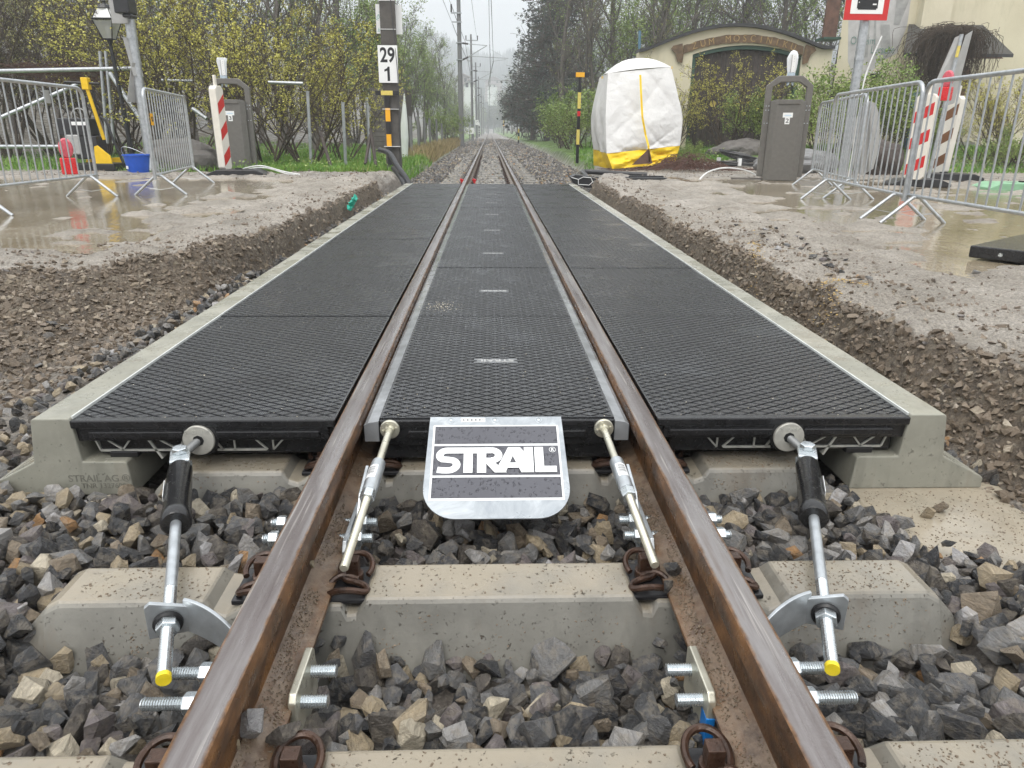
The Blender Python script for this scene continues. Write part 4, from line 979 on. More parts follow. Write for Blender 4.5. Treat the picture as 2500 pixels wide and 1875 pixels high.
# letters, built as outlines: u across, t down the plate
T0, T1 = .325, .568
def LT(u, v): return (-.159+u*.318, T0+v*(T1-T0))       # unit box
def stroke(pts, w, asp=.318/(.3538*(T1-T0))):
    # thick polyline in unit box (w in vertical units)
    P = [(u*asp, v) for u, v in pts]; out = []
    L_, R_ = [], []
    for i, p in enumerate(P):
        a = P[max(i-1, 0)]; b = P[min(i+1, len(P)-1)]; d = (b[0]-a[0], b[1]-a[1]); l = math.hypot(*d) or 1; nn = (-d[1]/l*w/2, d[0]/l*w/2)
        L_.append(((p[0]+nn[0])/asp, p[1]+nn[1])); R_.append(((p[0]-nn[0])/asp, p[1]-nn[1]))
    return [[L_[i], L_[i+1], R_[i+1], R_[i]] for i in range(len(P)-1)]
asp = .318/(.3538*(T1-T0))
polys = []
def arc(cx, cy, rx, ry, a0, a1, n=12): return [((cx*asp+rx*math.cos(R(a0+(a1-a0)*i/n)))/asp, cy+ry*math.sin(R(a0+(a1-a0)*i/n))) for i in range(n+1)]
sp_ = [(.012, .86)]+[(.055, .885)]+arc(.098, .675, .27, .215, 95, -50, 12)+[(.100, .475)]+arc(.088, .31, .22, .195, 130, 270, 12)+[(.16, .115), (.235, .115)]
polys += stroke(sp_, .235)
polys += [[(.225, 0), (.395, 0), (.395, .235), (.225, .235)], [(.228, .2), (.303, .2), (.303, 1), (.228, 1)]]
polys += [[(.34, .0), (.415, .0), (.415, 1), (.34, 1)], [(.40, 0), (.46, 0), (.46, .235), (.40, .235)], [(.40, .42), (.46, .42), (.46, .64), (.40, .64)]]
polys += stroke(arc(.46, .32, .22, .205, -92, 92, 12), .23)
polys += [[(.41, .62), (.475, .56), (.585, 1), (.485, 1)]]
polys += [[(.575, 1), (.485, 1), (.60, 0), (.665, 0), (.655, .16)], [(.60, 0), (.700, 0), (.80, .55), (.80, 1), (.705, 1)], [(.56, .62), (.70, .62), (.73, .82), (.53, .82)]]
polys += [[(.733, 0), (.808, 0), (.808, 1), (.733, 1)]]
polys += [[(.820, 0), (.895, 0), (.895, 1), (.820, 1)], [(.88, .76), (.998, .76), (.998, 1), (.88, 1)]]
film('white_lettering', M['white_paint'], [[LT(u, v) for u, v in P] for P in polys], .0012)
Mpl = Matrix((( 1, 0, 0, 0), (0, .904, -.427, 0), (0, .427, .904, 0), (0, 0, 0, 1)))
c0 = pp(.151, T0+.022, .0016); text('trademark_ring', 'R', .0135, M['white_paint'], Matrix.Translation(c0)@Mpl, pr, .0001, 1, .0004)
put('trademark_ring', M['white_paint'], pr, lambda g: g.tube([c0+Mpl.to_3x3()@V3((math.cos(a)*.0085, math.sin(a)*.0085, 0)) for a in [2*math.pi*i/24 for i in range(24)]], .0008, 6, closed=True))
film('barcode_label', M['white_paint'], [rect(-.097, -.030, .012, .055)], .0004)
film('barcode_print', M['black'], [rect(-.092+i*.0038, -.092+i*.0038+(.0012 if i % 3 else .0022), .022, .046) for i in range(15)], .0008)
for u in (-.125, -.003, .119):
    put('countersunk_screw', M['zinc'], pr, lambda g: (g.tube([pp(u+.0085*math.cos(a), .038+.026*math.sin(a), .0006) for a in [2*math.pi*i/20 for i in range(20)]], .0008, 5, closed=True), g.cyl(pp(u, .038, 0), pp(u, .038, .0012), .0035, n=10)))
# scraps of yellow mounting foam under the panel
for (x, y, z, s_) in ((-.222, 1.905, -.075, .03), (-.226, 1.905, -.11, .018), (-.212, 1.9, -.066, .012)):
    tag(scatter_mesh('foam_scrap', np.array([(x+rr.uniform(-.012, .012), y, z+rr.uniform(-.01, .01)) for _ in range(5)]), np.full(5, s_*.7), LOW, M['foam'], deck, rng))

# ================================================================== SITE BARRIERS
def make_barrier(L=2.1, H=1.19, nb=17):
    root = thing('crowd_barrier', 'x', 'barrier', (0, 0, 0)); zb = .235; r = .019; c = .11
    path = [(r, 0, zb-.05), (r, 0, zb), (r, 0, H-c)]+[(r+c*(1-math.cos(a)), 0, H-c+c*math.sin(a)) for a in [i*math.pi/12 for i in range(1, 7)]]+[(L-r-c+c*math.sin(a), 0, H-c+c*math.cos(a)) for a in [i*math.pi/12 for i in range(0, 7)]]+[(L-r, 0, zb), (L-r, 0, zb-.05)]
    put('frame_tube', M['galv'], root, lambda g: g.tube(path, r, 12), smooth=True, world=False)
    put('bottom_rail', M['galv'], root, lambda g: g.cyl((r, 0, zb), (L-r, 0, zb), .016, n=12), smooth=True, world=False)
    me = None
    for i in range(nb):
        x = (i+1)*L/(nb+1)
        if me is None:
            o = put('upright_bar', M['galv'], root, lambda g: g.cyl((0, 0, zb), (0, 0, H-.005), .0075, n=8), smooth=True, world=False); me = o.data
        else:
            o = bpy.data.objects.new('upright_bar', me); COL.objects.link(o); o.parent = root
        o.location = (x, 0, 0)
    for x in (.17, L-.17):
        put('foot', M['galv'], root, lambda g: (g.tube([(x, -.29, .0), (x, -.03, zb-.01), (x, .03, zb-.01), (x, .29, 0)], .016, 10), g.tube([(x, -.18, .09), (x, 0, .06), (x, .18, .09)], .003, 5)), smooth=True, world=False)
    return root
bar0 = make_barrier()
def place_bar(src, p0, p1, label):
    o = src if not src.get('used') else copy_tree(src); src['used'] = 1
    a = V3(p0); b = V3(p1); o.location = (a.x, a.y, -.002); o.rotation_euler = (0, 0, math.atan2(b.y-a.y, b.x-a.x)); o['label'] = label; o['group'] = 'crowd control barriers'
    o.scale = ((b-a).length/2.1, 1, 1)
    return o
bA = place_bar(bar0, (-4.68, 9.14, 0), (-4.66, 6.72, 0), 'galvanised crowd barrier at the left edge with the red lamp behind it')
bB = place_bar(bar0, (-3.96, 9.02, 0), (-4.42, 11.45, 0), 'galvanised crowd barrier with small yellow sticker beside the left sign post')
bC = place_bar(bar0, (4.09, 9.20, 0), (3.74, 6.68, 0), 'galvanised crowd barrier in the middle of the right hand row')
bD = place_bar(bar0, (3.80, 6.78, 0), (3.72, 4.40, 0), 'galvanised crowd barrier nearest the camera running out of the right edge')
bE = place_bar(bar0, (5.0, 11.7, 0), (4.33, 8.86, 0), 'galvanised crowd barrier behind the right row, leaning beside the grey bin')
for b in (bA, bB, bC, bD, bE):
    if 'used' in b: del b['used']
def stick(root, nm, mat, loc, size, rz=0):
    g = MB(); g.box((0, 0, 0), size, Matrix.Rotation(rz, 3, 'Z')); o = g.build(nm, mat, None); o.parent = root; o.location = loc; return o
st = stick(bB, 'yellow_sticker', M['orange'], (.15, -.026, .86), (.10, .004, .13))
tt = text('sticker_print', '%S', .075, M['black'], facing((0, -.003, 0)), None, .0005, .8, .002); tt.parent = st
stick(bA, 'blank_tag', M['sheet_grey'], (.62, -.02, 1.07), (.09, .004, .13))

# ================================================================== WASTE BINS
def make_bin(num):
    root = thing('waste_bin', 'x', 'bin', (0, 0, 0)); W_, D_, H_ = .50, .40, 1.17
    oct_ = lambda w, d, c: [(-w/2+c, -d/2), (w/2-c, -d/2), (w/2, -d/2+c), (w/2, d/2-c), (w/2-c, d/2), (-w/2+c, d/2), (-w/2, d/2-c), (-w/2, -d/2+c)]
    body = oct_(W_*.86, D_, .07)
    put('bin_body', M['bin'], root, lambda g: g.prism(body, lambda u, v: (u, v, .0), lambda u, v: (u, v, H_)), world=False, bev=.008)
    put('bin_rim', M['bin'], root, lambda g: g.prism(oct_(W_*.70, D_+.03, .05), lambda u, v: (u, v, H_-.05), lambda u, v: (u, v, H_+.015)), world=False, bev=.006)
    put('bin_mouth', M['bin_dark'], root, lambda g: g.prism(oct_(W_*.60, D_-.06, .05), lambda u, v: (u, v, H_+.013), lambda u, v: (u, v, H_+.018)), world=False)
    for s in (-1, 1):
        x0 = s*(W_/2-.035)
        put('recess', M['bin_dark'], root, lambda g: g.boxb(x0-.045, x0-.005, -.10, .12, .02, H_-.12) if s > 0 else g.boxb(x0+.005, x0+.045, -.10, .12, .02, H_-.12), world=False)
    # handle hoop: chamfered flat arch
    hw, hz = W_/2+.035, 1.53
    outer = [(-hw, .05), (-hw, hz-.14), (-hw+.14, hz), (hw-.14, hz), (hw, hz-.14), (hw, .05)]
    inn = [(hw-.075, .05), (hw-.075, hz-.165), (hw-.17, hz-.09), (-hw+.17, hz-.09), (-hw+.075, hz-.165), (-hw+.075, .05)]
    g = MB()
    n_ = 6
    for yy in (-.06, .06): g.v += [(x, yy, z) for x, z in outer]+[(x, yy, z) for x, z in reversed(inn)]
    for i in range(5):
        g.f += [(i, i+1, 7+i, 6+i), (12+i, 18+i, 19+i, 13+i), (i, 12+i, 13+i, i+1), (6+i, 7+i, 19+i, 18+i)]
    g.f += [(0, 6, 18, 12), (5, 17, 23, 11)]; g.m = [0]*len(g.f)
    g.build('handle_hoop', M['bin'], root, world=False, bev=.010)
    for s in (-1, 1):
        for z in (1.10, 1.04, .85):
            put('rivet', M['zinc'], root, lambda g: (g.cyl((s*(hw-.055), -.061, z), (s*(hw-.055), -.067, z), .008, n=8), g.cyl((s*(hw-.02), -.061, z), (s*(hw-.02), -.067, z), .008, n=8)), world=False)
    put('paper_label', M['white'], root, lambda g: g.boxb(-.06, .06, -D_/2-.0035, -D_/2-.001, .93, 1.00), world=False)
    put('label_print', M['light_blue'], root, lambda g: (g.boxb(-.045, .045, -D_/2-.0045, -D_/2-.003, .953, .958), g.boxb(-.03, .04, -D_/2-.0045, -D_/2-.003, .965, .969)), world=False)
    put('number_label', M['white'], root, lambda g: g.boxb(-.03, .03, -D_/2-.0035, -D_/2-.001, .835, .93), world=False)
    text('number_print', num, .085, M['black'], facing((0, -D_/2-.0036, .882)), root, .0008, 1, .001)
    return root
def wrapped_top(name, label, loc, rz, flip):
    root = thing(name, label, 'wrapped unit', loc, rz)
    g = MB(); K = 14
    prof_ = [(0, .042), (.04, .052), (.09, .050), (.14, .058), (.22, .066), (.30, .068), (.36, .060), (.40, .040), (.42, .012)] if not flip else [(0, .050), (.05, .042), (.10, .050), (.17, .055), (.24, .062), (.32, .070), (.37, .078), (.385, .074), (.39, .060)]
    vs = []
    r3 = random.Random(4)
    for i, (z, r_) in enumerate(prof_):
        for j in range(K):
            a = 2*math.pi*j/K; k = 1+r3.uniform(-.12, .12); vs.append((math.cos(a)*r_*1.25*k, math.sin(a)*r_*.45*k, z))
    fs = []
    for i in range(len(prof_)-1):
        for j in range(K): fs.append((i*K+j, i*K+(j+1) % K, (i+1)*K+(j+1) % K, (i+1)*K+j))
    fs.append(tuple((len(prof_)-1)*K+j for j in range(K)))
    g.add(vs, fs); g.build('plastic_bag', M['bag'], root, world=False)
    put('sensor_strip', M['white'], root, lambda q: q.boxb(-.012, .045, -.045, -.036, .09, .35), world=False)
    put('sensor_strip', M['reflex'], root, lambda q: q.boxb(-.026, -.012, -.044, -.036, .09, .35), world=False)
    put('sensor_dots', M['sheet_grey'], root, lambda q: [q.cyl((.018, -.0455, z), (.018, -.047, z), .005, n=8) for z in (.12, .17, .25, .29, .32)], world=False)
    tp = MB()
    for sgn in (-1, 1): tp.add([(sgn*.055, -.035, -.11), (sgn*.03, -.066, -.11), (sgn*-.03, -.07, .06), (sgn*.045, -.04, .10), (sgn*.06, -.02, .03)], [(0, 1, 2, 3, 4)])
    for z0, z1, r_ in ((-.03, .0, .052), (.0, .045, .058), (.045, .08, .064)):
        tp.tube([(0, 0, z0), (0, 0, z1)], r_, 14, caps=False)
    o = tp.build('adhesive_tape', M['tape'], root, world=False); o.scale = (1, .75, 1)
    return root
b3 = make_bin('3'); b3.scale = (1.28, 1.1, 1.07); b3.location = (-4.85, 14.75, 0); b3.rotation_euler = (0, 0, R(8)); tag(b3, 'grey waste bin with tall hoop and number 3 label on the left', 'bin', 'tall grey waste bins')
b2 = make_bin('2'); b2.scale = (1.28, 1.1, 1.07); b2.location = (4.90, 12.75, 0); b2.rotation_euler = (0, 0, R(-14)); tag(b2, 'grey waste bin with tall hoop and number 2 label on the right', 'bin', 'tall grey waste bins')
wrapped_top('wrapped_sensor', 'white device wrapped in plastic and taped upright on the left bin hoop', (-4.93, 14.75, 1.60), R(8), True)
wrapped_top('wrapped_sensor', 'white device wrapped in plastic and taped upright on the right bin hoop', (4.90, 12.75, 1.60), R(-14), False)

# ================================================================== BEACONS, LAMPS, FEET
def rubber_foot(name, label, loc, rz, mat, L=.80, Wd=.40, cat='beacon foot', rubber=None, group=None):
    root = thing(name, label, cat, loc, rz, group)
    pf = [(-L/2, 0), (-L/2, .05), (-L/2+.16, .115), (L/2-.16, .115), (L/2, .05), (L/2, 0)]
    put('rubber_body', mat, root, lambda g: g.prism(pf, lambda u, v: (u, -Wd/2, v), lambda u, v: (u, Wd/2, v)), world=False, bev=.012)
    for x in (-.17, .17): put('grip_hole', M['black'], root, lambda g: g.boxb(x-.06, x+.06, -.05, .05, .114, .1165), world=False)
    put('socket', M['black'], root, lambda g: g.boxb(-.05, .05, -.05, .05, .115, .135), world=False)
    return root
def beacon(label, loc, rz, H_=1.30, w=.24, dpt=.10, brown=False, lean=0):
    root = thing('warning_beacon', label, 'beacon', loc, rz, 'red and white warning beacons'); root.rotation_euler = (0, lean, rz)
    z0, z1 = .05, H_
    put('beacon_panel', M['offwhite'], root, lambda g: (g.prism([(-w/2, z0+.04), (-w/2+.04, z0), (w/2-.04, z0), (w/2, z0+.04), (w/2, z1-.05), (w/2-.05, z1), (-w/2+.05, z1), (-w/2, z1-.05)], lambda u, v: (u, -dpt/2, v), lambda u, v: (u, dpt/2, v)), g.boxb(-.03, .03, -.02, .02, z1-.01, z1+.16)), world=False, bev=.010)
    hw = w/2-.014; n_ = 3; dz = (z1-z0-.10)/n_; y = -dpt/2-.0015
    for i in range(n_):
        za = z0+.06+i*dz; g = MB()
        g.add([(-hw, y, za), (hw, y, za+.34*dz), (hw, y, za+.80*dz), (-hw, y, za+.42*dz)], [(0, 1, 2, 3)])
        g.build('red_stripe', M['wood_door'] if brown else M['red'], root, world=False)
    return root
fL = rubber_foot('beacon_foot', 'black rubber beacon foot lying in front of the left bin', (-4.25, 12.95, 0), R(8), M['plastic_black'], .95, .62, group='black rubber beacon feet')
bcL = beacon('slim red and white beacon turned edge on, leaning against the left bin', (-4.47, 12.95, .06), R(80), 1.36, .24, .12, lean=R(-1))
fR1 = rubber_foot('beacon_foot', 'black rubber foot holding the striped beacon behind the right barriers', (6.5, 11.35, 0), R(-8), M['plastic_black'], .85, .42, group='black rubber beacon feet')
fR2 = rubber_foot('beacon_foot', 'black rubber foot stacked behind the first one at the tilted beacon', (7.9, 13.0, 0), R(-12), M['plastic_black'], 1.15, .5, group='black rubber beacon feet')
fR3 = rubber_foot('beacon_foot', 'pale green plastic beacon foot lying in the right puddle', (7.85, 10.9, -.02), R(-6), M['green_plastic'], 1.2, .55)
bR = beacon('red and white striped beacon carrying a red lamp behind the right barriers', (6.36, 11.2, .06), R(-45), 1.25, .27, .13)
bR2 = beacon('weathered beacon seen edge on with brown stripes, tilted to the right', (7.95, 13.2, .06), R(-72), 1.32, .26, .11, True, R(3))
def lamp(label, loc, rz):
    root = thing('warning_lamp', label, 'warning lamp', loc, rz, 'red site warning lamps')
    put('battery_case', M['red_plastic'], root, lambda g: g.boxb(-.085, .085, -.055, .055, .0, .19), world=False, bev=.014)
    g = MB(); g.steps((0, -.05, .33), (0, .05, .33), [(0, .05), (.006, .080), (.03, .094), (.07, .094), (.094, .080), (.10, .05)], 28)
    o = g.build('red_lens', M['red_lens'], root, smooth=True, world=False)
    o.scale = (.82, 1, 1.25); o.location = (0, 0, -.115)
    put('lamp_neck', M['black'], root, lambda g: g.boxb(-.03, .03, -.03, .03, .18, .24), world=False)
    return root
lamp('red warning lamp hanging low behind the left barrier', (-5.05, 9.25, .23), R(30))
lamp('red warning lamp mounted above the striped beacon on the right', (6.66, 11.3, 1.22), R(-50))

# ================================================================== SIGN POSTS
pl_ = thing('sign_post', 'galvanised post with grey sign back, black box and crossbuck on the left', 'sign post', (-6.32, 14.36, 0))
put('post_tube', M['galv'], pl_, lambda g: g.cyl((-6.32, 14.36, 0), (-6.32, 14.36, 3.6), .085, n=16), smooth=True)
put('post_base', M['galv'], pl_, lambda g: (g.boxb(-6.50, -6.14, 14.2, 14.52, .0, .05), g.steps((-6.32, 14.36, .05), (-6.32, 14.36, .3), [(0, .15), (.2, .09)], 8)), bev=.01)
pA = at(262, 0, 14.2); pB = at(330, 57, 14.2)
put('sign_back', M['sheet_grey'], pl_, lambda g: g.boxb(pA.x, -6.30, 14.24, 14.27, pB.z, pB.z+.9), bev=.004)
q0, q1 = at(281, -40, 14.1), at(329, 36, 14.1)
put('black_box', M['plastic_black'], pl_, lambda g: (g.boxb(q0.x, q1.x, 13.9, 14.22, q1.z, q1.z+.7), g.boxb(q0.x+.1, q1.x, 13.95, 14.2, q1.z-.06, q1.z)), bev=.02)
# crossbuck seen almost edge on: two thin boards
ca, cb, cc_ = at(312, 92, 14.3), at(333, 168, 14.3), at(322, 250, 14.3)
for a_, b_ in ((ca, cb+V3((0.02, 0, -.12))), (cb+V3((.02, 0, .1)), cc_)):
    g = MB(); d_ = (b_-a_).normalized(); sd = V3((.25, .97, 0))
    nr = d_.cross(sd).normalized()
    vs = []
    for e in (a_, b_):
        for k1 in (-.075, .075):
            for k2 in (-.004, .004): vs.append(e+V3((.045, -.14, 0)).normalized()*0+V3((.035, .0, 0))*(k1/.075)+sd*k1+nr*k2)
    g.add(vs, [(0, 1, 3, 2), (4, 6, 7, 5), (0, 4, 5, 1), (2, 3, 7, 6), (0, 2, 6, 4), (1, 5, 7, 3)]); g.build('crossbuck_board', M['sheet_grey'], pl_)
for z in (1.85, 2.25): put('pipe_clamp', M['galv'], pl_, lambda g: g.cyl((-6.32, 14.36, z), (-6.32, 14.36, z+.03), .092, n=16))
# right sign post: red framed tram sign
sx_, sy_ = 5.02, 10.7
pr_ = thing('sign_post', 'galvanised post with a red bordered rail vehicle sign on the right', 'sign post', (sx_, sy_, 0))
put('post_tube', M['galv'], pr_, lambda g: g.cyl((sx_, sy_, 0), (sx_, sy_, 3.6), .06, n=16), smooth=True)
for z in (1.35, 1.7): put('pipe_clamp', M['galv'], pr_, lambda g: g.cyl((sx_, sy_, z), (sx_, sy_, z+.03), .066, n=16))
def cable(name, label, pts, r, mat, cat='cable', parent=None, k=6):
    g = MB(); g.tube(catmull(pts, k), r, 6); o = g.build(name, mat, parent, smooth=True)
    if parent is None: tag(o, label, cat)
    return o
cable('earth_cable', '', [(sx_+.08, sy_-.05, .1), (sx_+.085, sy_-.06, 1.0), (sx_+.10, sy_-.05, 1.5), (sx_+.24, sy_-.05, 2.0)], .010, M['cable_white'], parent=pr_)
s0_, s1_ = at(2058, 49, sy_-.1), at(2165, 44, sy_-.1); sw = s1_.x-s0_.x; szb = s0_.z
for nm_, mt_, k_, hh, yo in (('sign_border', M['red'], 0, .85, 0), ('sign_face', M['white'], .075, .62, -.004)):
    put(nm_, mt_, pr_, lambda g: g.boxb(s0_.x+k_, s1_.x-k_, sy_-.112+yo, sy_-.10+yo, szb+k_, szb+.80-k_), bev=.002)
put('rail_vehicle_symbol', M['black'], pr_, lambda g: (g.boxb(s0_.x+.155, s1_.x-.155, sy_-.119, sy_-.117, szb+.14, szb+.62), g.boxb(s0_.x+.17, s1_.x-.17, sy_-.119, sy_-.117, szb+.125, szb+.14)))
put('symbol_window', M['white'], pr_, lambda g: (g.boxb(s0_.x+.165, s1_.x-.165, sy_-.1215, sy_-.12, szb+.262, szb+.40), g.boxb(s1_.x-.225, s1_.x-.175, sy_-.1215, sy_-.12, szb+.180, szb+.197), g.boxb(s0_.x+.17, s0_.x+.182, sy_-.1215, sy_-.12, szb+.205, szb+.217)))
# V shaped grey sign back tilted behind the lamp
vb = thing('folded_sign_back', 'tall grey folded metal signboard tilted behind the red lamp on the right', 'signboard', (6.9, 12.2, 0))
za, zb1 = at(2375, 75, 12.2), at(2315, 262, 12.2)
def quad3(g, pts, th):
    a, b, c, d = [V3(p) for p in pts]; n_ = (b-a).cross(d-a).normalized()*th
    g.add([a, b, c, d, a+n_, b+n_, c+n_, d+n_], [(0, 1, 2, 3), (7, 6, 5, 4), (0, 4, 5, 1), (1, 5, 6, 2), (2, 6, 7, 3), (3, 7, 4, 0)])
put('signboard_panel', M['sheet_grey'], vb, lambda g: (quad3(g, [at(2331, 92, 12.25), at(2352, 82, 12.2), at(2290, 272, 12.2), at(2262, 250, 12.25)], .006), quad3(g, [at(2358, 86, 12.2), at(2375, 75, 12.3), at(2330, 252, 12.3), at(2300, 262, 12.2)], .006)))
put('signboard_pole', M['galv'], vb, lambda g: g.cyl(at(2348, 84, 12.15), at(2265, 440, 12.15), .028, n=10), smooth=True)
put('yellow_tape', M['pale_yellow'], vb, lambda g: g.cyl(at(2342, 112, 12.12), at(2335, 140, 12.12), .024, n=6))
# weathered octagonal sign back behind the rear barrier
ob = thing('grey_sign_back', 'weathered grey eight sided sign back standing behind the rear barrier', 'signboard', (6.3, 12.6, 0))
oc = [(2118, 245), (2138, 252), (2148, 285), (2147, 355), (2132, 412), (2105, 428), (2085, 415), (2080, 330), (2098, 270)]
put('sign_sheet', M['sheet_grey'], ob, lambda g: g.prism(oc, lambda u, v: at(u, v, 12.6), lambda u, v: at(u, v, 12.6)+V3((0, .02, 0))))
put('stiffener', M['sheet_grey'], ob, lambda g: (g.cyl(at(2110, 250, 12.56), at(2103, 425, 12.56), .02, n=8), g.cyl(at(2128, 250, 12.56), at(2122, 418, 12.56), .02, n=8)))

# ================================================================== KM POST AND NEIGHBOURS
kx, ky = -1.795, 14.26
km = thing('catenary_post', 'dark steel post carrying the 29 1 kilometre sign beside the left end of the crossing', 'post', (kx, ky, 0))
put('post_body', M['pole'], km, lambda g: g.prism([(-.135, -.12), (.135, -.12), (.135, .12), (-.135, .12)], lambda u, v: (kx+u, ky+v, -.1), lambda u, v: (kx+u*.95-.0, ky+v*.9, 3.4)), bev=.02)
T = .02
sg = thing('kilometre_sign', 'white sign with black numbers 29 over 1 on the dark post', 'sign', (kx, ky-.15, 1.56))
u0, u1 = -1.98, -1.635; yy = ky-.16
put('sign_plate', M['white'], sg, lambda g: g.boxb(u0, u1, yy-.006, yy, 1.553, 2.163), bev=.002)
text('number_print', '29', .33, M['black'], facing(((u0+u1)/2-.005, yy-.0062, 1.995)), sg, .001, .80, .008)
put('number_print', M['black'], sg, lambda g: g.prism([(0, -.118), (.044, -.118), (.044, .118), (.012, .118), (-.004, .090), (-.050, .070), (-.050, .036), (0, .052)], lambda u, v: ((u0+u1)/2-.02+u, yy-.008, 1.70+v), lambda u, v: ((u0+u1)/2-.02+u, yy-.0062, 1.70+v)))
def striped(name, label, x, y, z0, segs, w, head=None, d=.05, group=None):
    root = thing(name, label, 'marker post', (x, y, z0), group=group)
    z = z0
    for h_, mt in segs:
        put('black_section' if mt is M['black'] else 'coloured_section', mt, root, lambda g: g.boxb(x-w/2, x+w/2, y-d/2, y+d/2, z+.0005, z+h_)); z += h_
    if head:
        hw, hh, cw = head
        for a_, b_, mt in ((-hw, -cw, M['black']), (cw, hw, M['black']), (-cw, cw, M['pale_yellow'])):
            put('head_board', mt, root, lambda g: g.boxb(x+a_, x+b_, y-d/2-.012, y+d/2, z+.001, z+hh), bev=.003)
    return root
yk = ky-.175
striped('striped_marker_post', 'black and orange striped marker strapped to the dark kilometre post', kx-.055, yk, .15, [(.32, M['black']), (.215, M['orange']), (.22, M['black']), (.225, M['orange']), (.215, M['black'])], .085, (.205, .075, .105), .02)
for z in (2.42, 2.87, 1.11, .47): 
    put('cable_tie', M['white'], km, lambda g: g.boxb(kx-.15, kx+.145, ky-.128-(.06 if z < 1.5 else 0), ky-.12, z, z+.008))
for (x0, y0, x1, y1, tx) in ((916, 10, 931, 82, 1), (962, 12, 983, 84, 0)):
    a_, b_ = at(x0, y0, ky+.05), at(x1, y1, ky+.05)
    nb_ = thing('notice_sheet', 'white notice sheet tied to the %s of the dark kilometre post' % ('left side' if tx else 'right side'), 'notice', (a_.x, ky+.05, b_.z))
    put('sheet', M['white'], nb_, lambda g: g.boxb(a_.x, b_.x, ky+.05, ky+.056, b_.z, a_.z))
    if tx:
        t_ = text('sheet_print', '1OL1', .07, M['teal'], Matrix.Translation((a_.x+.05, ky+.049, a_.z-.19))@Matrix.Rotation(R(-65), 4, 'Y')@Matrix.Rotation(R(90), 4, 'X'), nb_, .0006)
        text('sheet_print', 'VK', .06, M['teal'], Matrix.Translation((a_.x+.05, ky+.049, b_.z+.06))@Matrix.Rotation(R(-65), 4, 'Y')@Matrix.Rotation(R(90), 4, 'X'), nb_, .0006)
cable('post_wire', '', [at(953, -5, ky-.14), at(960, 70, ky-.14), at(968, 150, ky-.175), at(972, 205, ky-.17), at(976, 330, ky-.13), at(978, 420, ky-.13)], .006, M['wire'], parent=km)
# black conduits at the far left corner of the deck
p0, p1 = V3((-1.20, 11.6, .0)), at(927, 366, 12.6)
tag(put('conduit_pipe', M['plastic_black'], None, lambda g: (g.tube(catmull([(-1.22, 11.55, -.10), (-1.3, 11.7, .05), (-1.46, 11.95, .22), (-1.62, 12.3, .40), at(927, 366, 12.6)], 5), .042, 12)), smooth=True), 'black bent conduit pipe rising beside the kilometre post', 'pipe', 'black conduit pipes')
tag(put('conduit_pipe', M['plastic_black'], None, lambda g: (g.tube(catmull([(-1.30, 11.58, -.10), (-1.36, 11.7, .02), (-1.46, 12.0, .10), (-1.58, 12.4, .17)], 5), .042, 12)), smooth=True), 'shorter black conduit pipe beside the bent one', 'pipe', 'black conduit pipes')
tag(put('manhole_cover', M['manhole'], None, lambda g: g.steps((-2.25, 13.55, -.01), (-2.25, 13.55, .03), [(0, .32), (.02, .32), (.035, .30), (.04, .30)], 28)), 'round brown manhole cover in the gravel left of the dark post', 'manhole cover')
for i, (pts, lab) in enumerate((([(580, 420), (600, 410), (640, 405), (690, 418), (733, 433)], 'white cable arching over the gravel behind the left bin foot'), ([(583, 422), (610, 412), (650, 410), (700, 424), (725, 430)], 'second white cable running along the first beside the left bin'))):
    P = [ground(px, 430, .0) for px, py in pts]; P = [V3((ground(px, 432, 0).x, 13.2, max(.01, at(px, py, 13.2).z))) if True else 0 for px, py in pts]
    P = [V3((at(px, py, 13.2).x, 13.2, max(.02, at(px, py, 13.2).z))) for px, py in pts]
    cable('white_cable', lab, P, .011, M['cable_white'])
tag(put('teal_cloth', M['teal_cloth'], None, lambda g: g.box((0, 0, 0), (.01, .01, .01))) if False else scatter_mesh('teal_cloth', np.array([(-1.60+.03*i, 8.45+.04*j, -.07+.05*i) for i in range(3) for j in range(3)]), np.full(9, .09), LOW, M['teal_cloth'], None, rng, 1), 'crumpled teal rag on the left trench edge', 'rag')

# ================================================================== LEFT SITE EQUIPMENT
rx, ry = -7.2, 14.25
rm = thing('trench_rammer', 'yellow and black vibratory rammer standing behind the left barrier', 'rammer', (rx, ry, 0))
W2 = lambda px, py, y=ry: at(px, py, y)
put('base_plate', M['black'], rm, lambda g: (g.boxb(rx-.38, rx+.40, ry-.30, ry+.28, .02, .15),), bev=.02)
put('side_skirt', M['yellow'], rm, lambda g: g.prism([(.02, .10), (.36, .10), (.34, .28), (.14, .46), (.08, .44), (.06, .26)], lambda u, v: (rx+u, ry-.27, v), lambda u, v: (rx+u, ry-.24, v)), bev=.006)
put('side_skirt', M['yellow'], rm, lambda g: (g.prism([(-.40, .10), (.34, .10), (.26, .24), (-.36, .20)], lambda u, v: (rx+u, ry+.24, v), lambda u, v: (rx+u, ry+.27, v))), bev=.006)
put('engine_cover', M['plastic_black'], rm, lambda g: (g.boxb(rx-.56, rx-.02, ry-.2, ry+.2, .62, .92), g.boxb(rx-.30, rx+.1, ry-.18, ry+.18, .22, .62)), bev=.02)
put('engine_block', M['sheet_grey'], rm, lambda g: (g.boxb(rx-.42, rx-.20, ry-.22, ry+.1, .30, .64),), bev=.02)
put('tool_label', M['white'], rm, lambda g: g.boxb(rx-.28, rx-.02, ry-.206, ry-.2, .80, .86))
put('handle_bar', M['yellow'], rm, lambda g: (g.cyl((rx+.16, ry-.02, .55), (rx+.02, ry-.05, 1.44), .032, n=10), g.boxb(rx-.045, rx+.075, ry-.10, ry+.02, 1.40, 1.60)), bev=.01)
